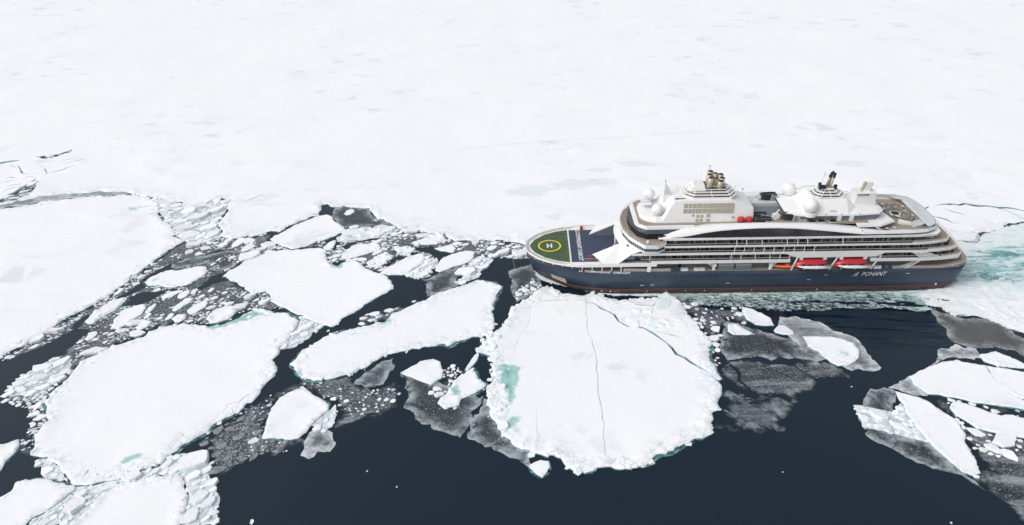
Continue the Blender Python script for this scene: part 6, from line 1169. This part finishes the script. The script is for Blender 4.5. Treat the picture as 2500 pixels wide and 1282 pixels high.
# aft house and funnels
ah = house('aft_house', [(86.6, 6.2, 5.2, 26.4), (88.0, 7.4, 5.8, 26.9), (91.5, 8.2, 5.8, 27.6), (96.0, 8.2, 4.6, 30.3), (106.4, 8.2, 4.6, 30.5), (109.6, 8.2, 5.2, 28.0), (116.8, 7.4, 5.4, 26.9), (119.0, 5.0, 4.2, 26.6)], 26.2)
ab = house('aft_house_base', [(88.2, 6.4, 6.3, 26.25), (91.5, 7.9, 7.8, 26.25), (109.5, 7.9, 7.8, 26.25), (116.0, 7.2, 7.1, 26.25), (118.2, 5, 4.9, 26.25)], ZF-.1, 'steel')
for q in (103.0, 107.0): part('base_panel', box(q, q+1.3, -8.25, -7.7, ZF, 26.2), 'white', ab)
crown(ah, 95.6, 107.2, 4.0, 30.5, 3, .70, 1.0, 1.2, .72)
for (a, b, r_, zt) in ((100.3, -.5, .36, 36.9), (101.1, .4, .36, 37.4), (101.6, -.7, .34, 36.8), (102.2, .3, .34, 37.2), (101.8, 1.1, .3, 37.5)):
    pipe = part('exhaust_pipe', cyl(a, b, 32.6, zt, r_, r_, 12, .75, 0), 'gold', ah, smooth=True); part('pipe_mouth', cyl(a+.75, b, zt-.15, zt+.55, r_*1.25, r_*1.25, 12), 'black', pipe)
for (a, b) in ((98.6, -.8), (99.6, -1.2), (103.4, -.9), (98.9, .8)): part('cowl_vent', merge(cyl(a, b, 32.7, 34.0, .5, .58, 12)), 'black', ah)
part('signal_mast', merge(tube([(98.9, .2, 33), (99.6, .2, 38.0)], .08, 5), cyl(99.5, .2, 37.2, 38.2, .16, n=8)), 'greyw', ah)
em = part('sail_emblem', sails(.95), 'black', ah); em.location = (100.8, -7.25, 27.55); em.rotation_euler = (math.radians(-45), 0, 0)
part('aft_funnel', loft([[(109.6, -3.0, 26.6), (117.4, -2.4, 26.6), (117.4, 2.4, 26.6), (109.6, 3.0, 26.6)], [(110.6, -2.3, 30.6), (117.0, -2.1, 30.6), (117.0, 2.1, 30.6), (110.6, 2.3, 30.6)]]), 'white', ah)
part('funnel_rim', loft([[(110.3, -2.5, 30.6), (117.2, -2.2, 30.6), (117.2, 2.2, 30.6), (110.3, 2.5, 30.6)], [(110.4, -2.4, 31.3), (117.1, -2.1, 31.3), (117.1, 2.1, 31.3), (110.4, 2.4, 31.3)]]), 'cream', ah)
part('funnel_slot', merge(*[box(110.9+.95*k, 111.5+.95*k, -2.55, -2.2, 30.75, 31.1) for k in range(4)]), 'black', ah)
fp = part('funnel_pipe', loft([[(112.6+x_, y_, 31.0) for x_, y_ in ((0, -.5), (2.6, -.7), (2.6, .7), (0, .5))], [(113.4+x_, y_, 34.4) for x_, y_ in ((0, -.5), (2.6, -.7), (2.6, .7), (0, .5))]]), 'cream', ah)
part('pipe_mouth', loft([[(112.45+x_, y_, 31.2) for x_, y_ in ((0, -.55), (.5, -.6), (.5, .6), (0, .55))], [(113.2+x_, y_, 34.45) for x_, y_ in ((0, -.55), (.5, -.6), (.5, .6), (0, .55))]]), 'gold', fp)
part('flag_boom', tube([(117.0, 0, 30.6), (117.6, 0, 32.6)], .06, 4), 'greyw', ah)
part('gaff', tube([(114.5, .5, 33.2), (124.5, .5, 32.2)], .05, 4), 'pale', ah)
radome(91.1, 6.0, 29.3, 2.35, ah); radome(94.0, -7.0, 29.6, 2.35, ah)
part('dome_platform', merge(cyl(94.0, -7.0, 26.2, 27.2, 2.3), cyl(91.1, 6.0, 26.2, 26.9, 2.3)), 'white', ah)
part('roof_edge_rail', merge(tube([(88, 5.6, 27.6), (91, 5.9, 28.2), (95.6, 4.8, 31.0), (99, 4.6, 31.2)], .09, 5), tube([(109.5, 4.9, 28.8), (118, 4.4, 27.3)], .07, 5)), 'steel', ah)
lb_ = part('wall_lamp', merge(*[box(q, q+.25, -8.28, -8.1, 26.7, 26.9) for q in (99, 104, 110)]), 'black', ah)
# canopy over the aft lounge
can = sp('aft_canopy', loft([[(109, -11.4, 23.55), (116.6, -11.0, 23.55), (122.3, -7.9, 23.55), (120.4, 0, 23.55), (122.3, 7.9, 23.55), (116.6, 11.0, 23.55), (109, 11.4, 23.55)], [(109, -11.2, 24.2), (116.4, -10.7, 24.15), (122.0, -7.7, 24.05), (120.2, 0, 24.3), (122.0, 7.7, 24.05), (116.4, 10.7, 24.15), (109, 11.2, 24.2)]]), 'white')
part('canopy_edge', merge(tube([(122.1, -7.6, 24.15), (120.3, 0, 24.4), (122.1, 7.6, 24.15)], .1, 5)), 'steel', can)
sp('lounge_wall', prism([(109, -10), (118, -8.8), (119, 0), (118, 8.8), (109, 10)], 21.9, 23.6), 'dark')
# aft sun deck
AD = [(110, 13.0), (126, 12.8), (131, 12.2), (134.4, 10.4), (135.6, 7.5), (136.2, 3), (136.3, 0)]
ad = sp('sun_deck', prism(half(AD, 110, 136.2, 60, .2), 21.5, 21.92), 'teak')
part('deck_rim', loft([[(a, b, 22.15) for a, b in half(AD, 110, 136.6, 60, -.55)], [(a, b, 23.0) for a, b in half(AD, 110, 136.4, 60, -.25)], [(a, b, 23.05) for a, b in half(AD, 110, 136.2, 60, .1)], [(a, b, 21.9) for a, b in half(AD, 110, 136.1, 60, .25)]], False), 'white', ad)
part('rim_groove', prism(half(AD, 110, 136.3, 60, -.2), 21.885, 22.16) if False else loft([[(a, b, 21.5) for a, b in half(AD, 110, 136.3, 60, -.3)], [(a, b, 22.16) for a, b in half(AD, 110, 136.3, 60, -.3)]], False), 'dark', ad)
Pd = half(AD, 118.5, 136.15, 70, .2)
part('wind_screen', loft([[(a, b, 23.0) for a, b in Pd]+[(a, b, 23.75) for a, b in Pd[::-1]], [(a*1-.03, b*.997, 23.0) for a, b in Pd]+[(a-.03, b*.997, 23.75) for a, b in Pd[::-1]]]), 'clear', ad)
part('screen_cap', tube([(a, b, 23.77) for a, b in Pd], .07, 5), 'steel', ad)
for k in range(4):
    r0 = 7.6-k*.75; z_ = 22.95-k*.26
    arc_ = [(127.4+r0*math.cos(t)*1.05, -.4+r0*math.sin(t)*1.25, 0) for t in np.linspace(-1.45, .75, 30)]; arc2 = [(127.4+(r0-.85)*math.cos(t)*1.05, -.4+(r0-.85)*math.sin(t)*1.25, 0) for t in np.linspace(-1.45, .75, 30)]
    part('curved_step', prism([(a, b) for a, b, _ in arc_]+[(a, b) for a, b, _ in arc2[::-1]], 21.92, z_), 'clear', ad)
part('plunge_pool', merge(cyl(126.4, .5, 21.92, 22.45, 1.9, 1.8, 24)), 'white', ad); part('pool_well', cyl(126.4, .5, 22.40, 22.47, 1.4, 1.4, 24), 'black', ad)
part('screen_box', loft([[(124.3, -6.2, 21.92), (128.3, -7.6, 21.92), (128.5, -6.6, 21.92), (125.0, -5.0, 21.92)], [(124.3, -6.2, 23.1), (128.0, -7.6, 22.7), (128.2, -6.6, 22.7), (125.0, -5.0, 23.1)]]), 'white', ad)
part('aft_stair', merge(*[box(114.0+.35*k, 114.4+.35*k, -12.2, -11.2, 24.0-.26*k, 24.1-.26*k) for k in range(8)], tube([(113.8, -12.25, 24.9), (117.0, -12.25, 22.8)], .06, 4)), 'white', can)
# ---------------------------------------------------------------- things carried by the ship
def copy_tree(o, parent=None):
    c = o.copy(); COL.objects.link(c); c.parent = parent
    for ch in list(o.children): copy_tree(ch, c)
    return c
# lifeboats
def lifeboat(loc, label):
    t = tag(empty('lifeboat', loc), label, 'lifeboat', 'covered lifeboats')
    L = 5.7
    def sec(u, zs):
        w_ = 1.75*max(.03, (1-abs(u)**3.2))**.6*(1 if u < .6 else 1-.25*(u-.6))
        return w_
    rings = []
    for u in np.linspace(-1, 1, 17):
        w_ = sec(u, 0); k = .55*abs(u)**2.4*(1.3 if u < 0 else .8)
        rings.append([(u*L, -w_, .52), (u*L, -w_*.72, .30+k*.3), (u*L, -w_*.42, .16+k*.7), (u*L, 0, .0+k*.7), (u*L, w_*.42, .16+k*.7), (u*L, w_*.72, .30+k*.3), (u*L, w_, .52)])
    part('boat_hull', loft(rings), 'white', t, smooth=True)
    rings = []
    for u in np.linspace(-1, 1, 17):
        w_ = sec(u, 0)*1.02; h_ = 2.15*max(.06, 1-abs(u)**4)**.5*(1 if u > -.5 else 1-.35*(-.5-u)/.5)
        rings.append([(u*L*1.0, -w_*1.02, .40), (u*L, -w_*.98, .9+h_*.55), (u*L*.97, -w_*.66, .9+h_*.9), (u*L*.96, 0, .9+h_), (u*L*.97, w_*.66, .9+h_*.9), (u*L, w_*.98, .9+h_*.55), (u*L, w_*1.02, .40)])
    c = part('boat_canopy', loft(rings), 'redp', t)
    for (a, b) in ((-3.9, -2.5), (-2.1, .0), (.35, .95), (1.5, 3.6)):
        part('boat_window', loft([[(a, -1.92, 1.05), (b, -1.92, 1.05), (b+.1, -1.86, 1.9), (a+.45, -1.86, 1.9)], [(a, -1.3, 1.05), (b, -1.3, 1.05), (b+.1, -1.3, 1.9), (a+.45, -1.3, 1.9)]]), 'g1', c)
    part('boat_fender', box(-4.6, -2.8, -1.9, -1.6, .42, .62), 'black', t); part('boat_fender', box(3.4, 4.8, -1.9, -1.5, .42, .62), 'black', t)
    part('boat_hatch', cyl(0, 0, 0, .05, .28, n=10), 'orange', t).rotation_euler = (math.pi/2, 0, 0)
    t.children[-1].location = (.65, -1.9, .85)
    part('boat_keel', box(-2.4, 2.8, -.5, .5, -.12, .12), 'white', t)
    return t
lifeboat((95.2, -13.6, 10.05), 'red-topped lifeboat slung next to the orange rescue boat'); lifeboat((108.4, -13.6, 10.05), 'red-topped lifeboat slung above the white sail emblem on the hull')
for x_ in (91.6, 99.4, 104.8, 112.6):
    sp('davit', merge(box(x_-.5, x_+.5, -14.0, -12.9, 12.9, 13.9), box(x_-.28, x_+.28, -13.6, -11.0, 13.9, 14.4), tube([(x_, -13.4, 13.3), (x_, -13.5, 11.5)], .09, 5), cyl(x_, -13.6, 12.9, 13.5, .35, n=10)), 'white')
wp = pydata('bollard', *merge(cyl(0, 0, 0, .75, .38, .34, 10), cyl(0, 0, .75, .9, .42, .42, 10)), K['white'])
for x_ in (93.4, 97.4, 105.6, 110.2): o = link('bollard', wp, ship); o.location = (x_-75, -13.5, 9.06)
# orange rescue boat
t = tag(empty('rescue_boat', (86.6, -12.9, 9.35), -.06), 'small open orange rescue boat beside the slanting white pillar', 'rescue boat')
rings = []
for u in np.linspace(-1, 1, 13):
    w_ = 1.1*max(.03, 1-(abs(u)**(2.2 if u < 0 else 5)))**.55; rings.append([(u*3.2, -w_, 1.0+.12*u*u), (u*3.2, -w_*.8, .45), (u*3.2, 0, .05+.5*max(0, -u)**3), (u*3.2, w_*.8, .45), (u*3.2, w_, 1.0+.12*u*u)])
part('boat_hull', loft(rings), 'orange', t, smooth=True); part('boat_console', box(.6, 1.5, -.4, .4, .9, 1.7), 'orange', t); part('boat_motor', box(2.9, 3.5, -.3, .3, .6, 1.6), 'black', t); part('boat_frame', tube([(1.8, -.8, 1.0), (1.9, -.7, 2.0), (1.9, .7, 2.0), (1.8, .8, 1.0)], .06, 5), 'steel', t)
# deck cranes
def crane(x_, y_, tip):
    sp('deck_crane', merge(cyl(x_, y_, 9.06, 11.0, .5, .42, 12), box(x_-.6, x_+.6, y_-.55, y_+.55, 10.5, 11.5), tube([(x_, y_, 11.3), tip], [.34, .2], 6), tube([(x_+.3, y_-.3, 9.6), (x_*.55+tip[0]*.45, y_, 11.3*.55+tip[2]*.45)], .16, 5)), 'white')
crane(63.4, -13.1, (58.6, -13.0, 12.0)); crane(82.2, -13.0, (86.6, -13.2, 12.7))
# grey container lockers and white lockers on the main deck
for x_, lab in ((64.8, 'grey steel locker on the side deck beside the folded white crane'), (70.6, 'grey steel locker on the side deck, aft of the one beside the crane')):
    t = tag(empty('deck_locker', (x_+2.6, -12.4, 9.06)), lab, 'locker', 'grey deck lockers'); part('locker_body', box(-2.6, 2.6, -.9, .9, .15, 1.75), 'steel', t); part('locker_lid', box(-2.68, 2.68, -.98, .98, 1.75, 1.9), 'greyw', t)
    for q in (-2.2, 2.2): part('locker_foot', box(q-.15, q+.15, -.8, .8, 0, .15), 'black', t)
for x_, w_, lab in ((53.2, 2.9, 'long white deck box behind the navy mooring block'), (57.6, 1.6, 'short white deck box next to the long one'), (59.4, 1.7, 'white deck box between two others on the side deck'), (117.8, 2.8, 'white deck box at the foot of the aftmost slanting pillar')):
    t = tag(empty('deck_box', (x_, -13.3, 9.06)), lab, 'deck box', 'white deck boxes'); part('box_body', box(-w_/2, w_/2, -.45, .45, 0, .72), 'white', t); part('box_lid', box(-w_/2-.05, w_/2+.05, -.5, .5, .74, .84), 'greyw', t)
for x_ in (50.4, 120.4): sp('mooring_block', merge(box(x_-1.6, x_+1.6, -14.02, -13.4, 9.0, 9.5), box(x_-1.6, x_-.7, -14.02, -13.3, 9.5, 10.3), box(x_+.7, x_+1.6, -14.02, -13.3, 9.5, 10.3), cyl(x_, -13.6, 9.4, 10.1, .3, n=10)), 'navy')
# stair from main deck to terrace
sp('side_stair', merge(tube([(125.4, -13.0, 9.3), (130.2, -13.0, 12.1)], .09, 4), tube([(126.6, -13.9, 9.1), (131.0, -13.9, 12.1)], .12, 4), *[box(125.9+.45*k, 126.4+.45*k, -13.8, -13.0, 9.4+.27*k, 9.46+.27*k) for k in range(10)]), 'white')
lr = sp('life_ring', loft([[(134.0+(.5+.13*math.cos(q))*math.cos(a), -10.75, 10.3+(.5+.13*math.cos(q))*math.sin(a)) for a in np.linspace(0, 2*math.pi, 16, endpoint=False)] for q in (0, math.pi)], False), 'redp')
md = lr.modifiers.new('thick', 'SOLIDIFY'); md.thickness = .12
# red fire chests on the foredeck
for x_, y_, lab in ((20.5, 11.9, 'red equipment chest on the far side of the foredeck'), (22.3, -9.2, 'red equipment chest near the white wind screen on the foredeck')):
    t = tag(empty('deck_chest', (x_, y_, 11.69)), lab, 'chest', 'red foredeck chests'); part('chest_body', box(-.5, .5, -.5, .5, 0, .9), 'redp', t); part('chest_lid', box(-.55, .55, -.55, .55, .9, 1.05), 'redp', t)
part('foredeck_rail', merge(*[tube([(20.2+.7*k, -10.6, 11.69), (20.2+.7*k, -10.6, 12.6)], .05, 4) for k in range(8)], tube([(20.2, -10.6, 12.6), (25.2, -10.6, 12.6)], .05, 4), *[tube([(21+.8*k, 11.5, 11.69), (21+.8*k, 11.5, 12.5)], .05, 4) for k in range(5)], tube([(21, 11.5, 12.5), (24.4, 11.5, 12.5)], .05, 4)), 'pale', bow)
# inflatable boats stacked in racks on the roof deck
def zodiac_parts():
    path = [(2.9, -.85, .32), (1.5, -.92, .30), (-.5, -.92, .30), (-1.6, -.8, .36), (-2.4, -.45, .5), (-2.75, 0, .6), (-2.4, .45, .5), (-1.6, .8, .36), (-.5, .92, .30), (1.5, .92, .30), (2.9, .85, .32)]
    return tube(path, [.26]+[.42]*9+[.26], 8), box(-1.7, 2.5, -.7, .7, .1, .16), merge(box(2.45, 2.6, -.65, .65, .1, .55)), merge(tube([(1.5, -1.2, .36), (-.5, -1.2, .36)], .03, 4))
zp = zodiac_parts(); ZM = [pydata('z', *q, K[m], smooth=sm) for q, m, sm in zip(zp, ('rubber', 'steel', 'rubber', 'greyw'), (True, False, False, False))]
def zodiac(loc, rz, lab, grp):
    t = tag(empty('inflatable_boat', loc, rz), lab, 'inflatable boat', grp)
    for nm, me in zip(('tube', 'floor', 'transom', 'grab_line'), ZM): link(nm, me, t)
LV = ('lowest', 'middle', 'topmost')
for sx, sy, n_, nm, rz in ((84.6, 6.4, 3, 'on the raised roof platform', 0.05), (78.2, -4.6, 2, 'next to the forward house', .03), (78.6, -8.0, 2, 'next to the roof arch', -.03), (88.4, -6.3, 3, 'in front of the aft house', .04), (74.6, 6.6, 2, 'behind the forward house', 0)):
    zb = 24.4 if sx != 84.6 else 25.6
    for k in range(n_):
        zodiac((sx+.1*k*(1 if k % 2 else -1), sy, zb+.78*k), rz+.03*k, f'black inflatable boat {nm}, {LV[0] if k == 0 else (LV[2] if k == n_-1 else LV[1])} of its stack', 'stacked inflatable boats')
def rack(x_, y_, z_, n_, w_=1.9):
    sp('boat_rack', merge(tube([(x_, y_, z_), (x_+.35, y_-.05, z_+n_*.5)], .08, 4), tube([(x_+w_, y_, z_), (x_+w_+.35, y_-.05, z_+n_*.5)], .08, 4), *[tube([(x_+.07*k, y_, z_+.3+.42*k), (x_+w_+.07*k, y_, z_+.3+.42*k)], .06, 4) for k in range(n_)]), 'white')
rack(85.0, 4.9, 25.6, 5); rack(88.6, -7.9, 24.4, 5); rack(78.6, -6.0, 25.0, 2); rack(79.2, -9.35, 24.4, 2); rack(90.5, -8.6, 24.4, 2)
sp('boat_platform', prism([(76.3, 3.0), (88, 3.0), (86, 9.2), (76.3, 9.2)], 24.36, 25.6), 'greyw'); sp('launch_well', box(76.5, 87.5, -3.2, 2.9, 24.36, 24.5), 'steel')
for x_, y_, z_ in ((83.4, -6.2, 24.4), (80.6, 6.2, 25.6)):
    sp('boat_crane', merge(cyl(x_, y_, z_, z_+1.2, .8, .65, 12), box(x_-.9, x_+.9, y_-.7, y_+.7, z_+.9, z_+1.9), cyl(x_+.9, y_-.4, z_+.4, z_+1.6, .4, .4, 8), tube([(x_-.4, y_, z_+1.6), (x_+1.2, y_+.8, z_+3.0)], .25, 6), cyl(x_-.9, y_+.2, z_+.6, z_+1.7, .35, .3, 8)), 'cream')
for q, lab in ((71.6, 'round red liferaft bundle nearest the forward house wall on the roof deck'), (74.2, 'round red liferaft bundle between its twin and the stacked black boats')):
    t = tag(empty('liferaft_bundle', (q, -7.9, 24.4)), lab, 'liferaft', 'red liferaft bundles')
    part('raft_cover', loft([[(1.15*math.cos(a)*s_*(1+.07*math.sin(5*a)), 1.0*math.sin(a)*s_*(1+.07*math.cos(4*a)), z_) for a in np.linspace(0, 2*math.pi, 14, endpoint=False)] for s_, z_ in ((.85, 0), (1.05, .5), (1.02, 1.2), (.8, 1.65), (.35, 1.85))]), 'redp', t)
    for a in (.3, 1.4, 2.5): part('raft_strap', tube([(1.18*math.cos(a), 1.05*math.sin(a), .1), (1.15*math.cos(a), 1.02*math.sin(a), 1.2), (.4*math.cos(a), .4*math.sin(a), 1.95), (-.4*math.cos(a), -.4*math.sin(a), 1.95), (-1.15*math.cos(a), -1.02*math.sin(a), 1.2)], .04, 4), 'orange', t)
for q, lab in ((94.4, 'dark covered bundle by the white rack at the roof edge'), (97.6, 'black peaked cover over deck gear in front of the aft house'), (101.4, 'black peaked cover over deck gear farther along the aft house')):
    t = tag(empty('gear_cover', (q, -9.0, 24.4)), lab, 'gear cover', 'black gear covers'); part('cover', loft([[(-1, -.5, 0), (1, -.5, 0), (1, .5, 0), (-1, .5, 0)], [(-.9, -.4, .7), (.9, -.4, .7), (.9, .4, .7), (-.9, .4, .7)], [(-.5, -.1, 1.25), (.4, -.1, 1.1), (.4, .1, 1.1), (-.5, .1, 1.25)]]), 'black', t); part('cover_tray', box(-1.1, 1.1, -.6, .6, -.02, .25), 'greyw', t)
# loungers and tables on the sun deck
def lounge_parts():
    return {'chair': (('seat', box(-.4, .4, -.38, .38, .22, .42), 'lounge'), ('backrest', box(.26, .42, -.38, .38, .42, .85), 'lounge'), ('arm', box(-.35, .35, -.46, -.36, .3, .6), 'lounge'), ('arm', box(-.35, .35, .36, .46, .3, .6), 'lounge')),
            'table': (('table_top', cyl(0, 0, .42, .48, .5, .5, 14), 'greyw'), ('table_leg', cyl(0, 0, 0, .42, .1, .1, 8), 'steel'))}
LP = {k: [(n_, pydata(n_, *vf, K[m])) for n_, vf, m in v] for k, v in lounge_parts().items()}
def seat(kind, x_, y_, rz, lab):
    t = tag(empty('lounge_chair' if kind == 'chair' else 'side_table', (x_, y_, 21.92), rz), lab, 'chair' if kind == 'chair' else 'table', 'lounge chairs on the sun deck' if kind == 'chair' else 'low tables on the sun deck')
    for n_, me in LP[kind]: link(n_, me, t)
    t.scale = (1.2,)*3
rs = random.Random(3)
for i in range(9):
    for j in range(8):
        x_ = 122.4+i*1.25+.25*(j % 2); y_ = 8.4-j*1.3-i*.45
        if (x_-126.4)**2+(y_-.5)**2 < 5.0 or x_ > 133.4 or y_ < -5.6 or (x_ > 131.5 and abs(y_) > 5): continue
        k = 'table' if (i+2*j) % 5 == 2 else 'chair'
        seat(k, x_+rs.uniform(-.2, .2), y_+rs.uniform(-.2, .2), rs.choice((0, math.pi, 1.2, -1.2))+rs.uniform(-.4, .4), 'low grey-brown lounge chair among the seats round the dark plunge pool' if k == 'chair' else 'small round pale table among the seats round the dark plunge pool')
for x_, y_ in ((119.0, -10.2), (121.6, -9.6), (124.0, -10.6)): seat('table', x_, y_, 0, 'small round pale table at the open side under the aft canopy')
t = tag(empty('deck_bench', (133.4, -11.0, 18.9), -.25), 'pale bench on the stern terrace below the sun deck', 'bench'); part('seat', box(-1.1, 1.1, -.35, .35, .35, .5), 'greyw', t); part('backrest', box(-1.1, 1.1, .35, .45, .4, .95), 'greyw', t)
for q in (-.9, .9): part('leg', box(q-.06, q+.06, -.3, .3, 0, .35), 'greyw', t)

sp('bow_boom', merge(tube([(1.6, -2.0, 8.0), (-4.8, -2.0, 7.7)], .09, 5), tube([(-4.5, -2.0, 7.7), (-3.9, -2.0, 3.8)], .05, 5)), 'pale')
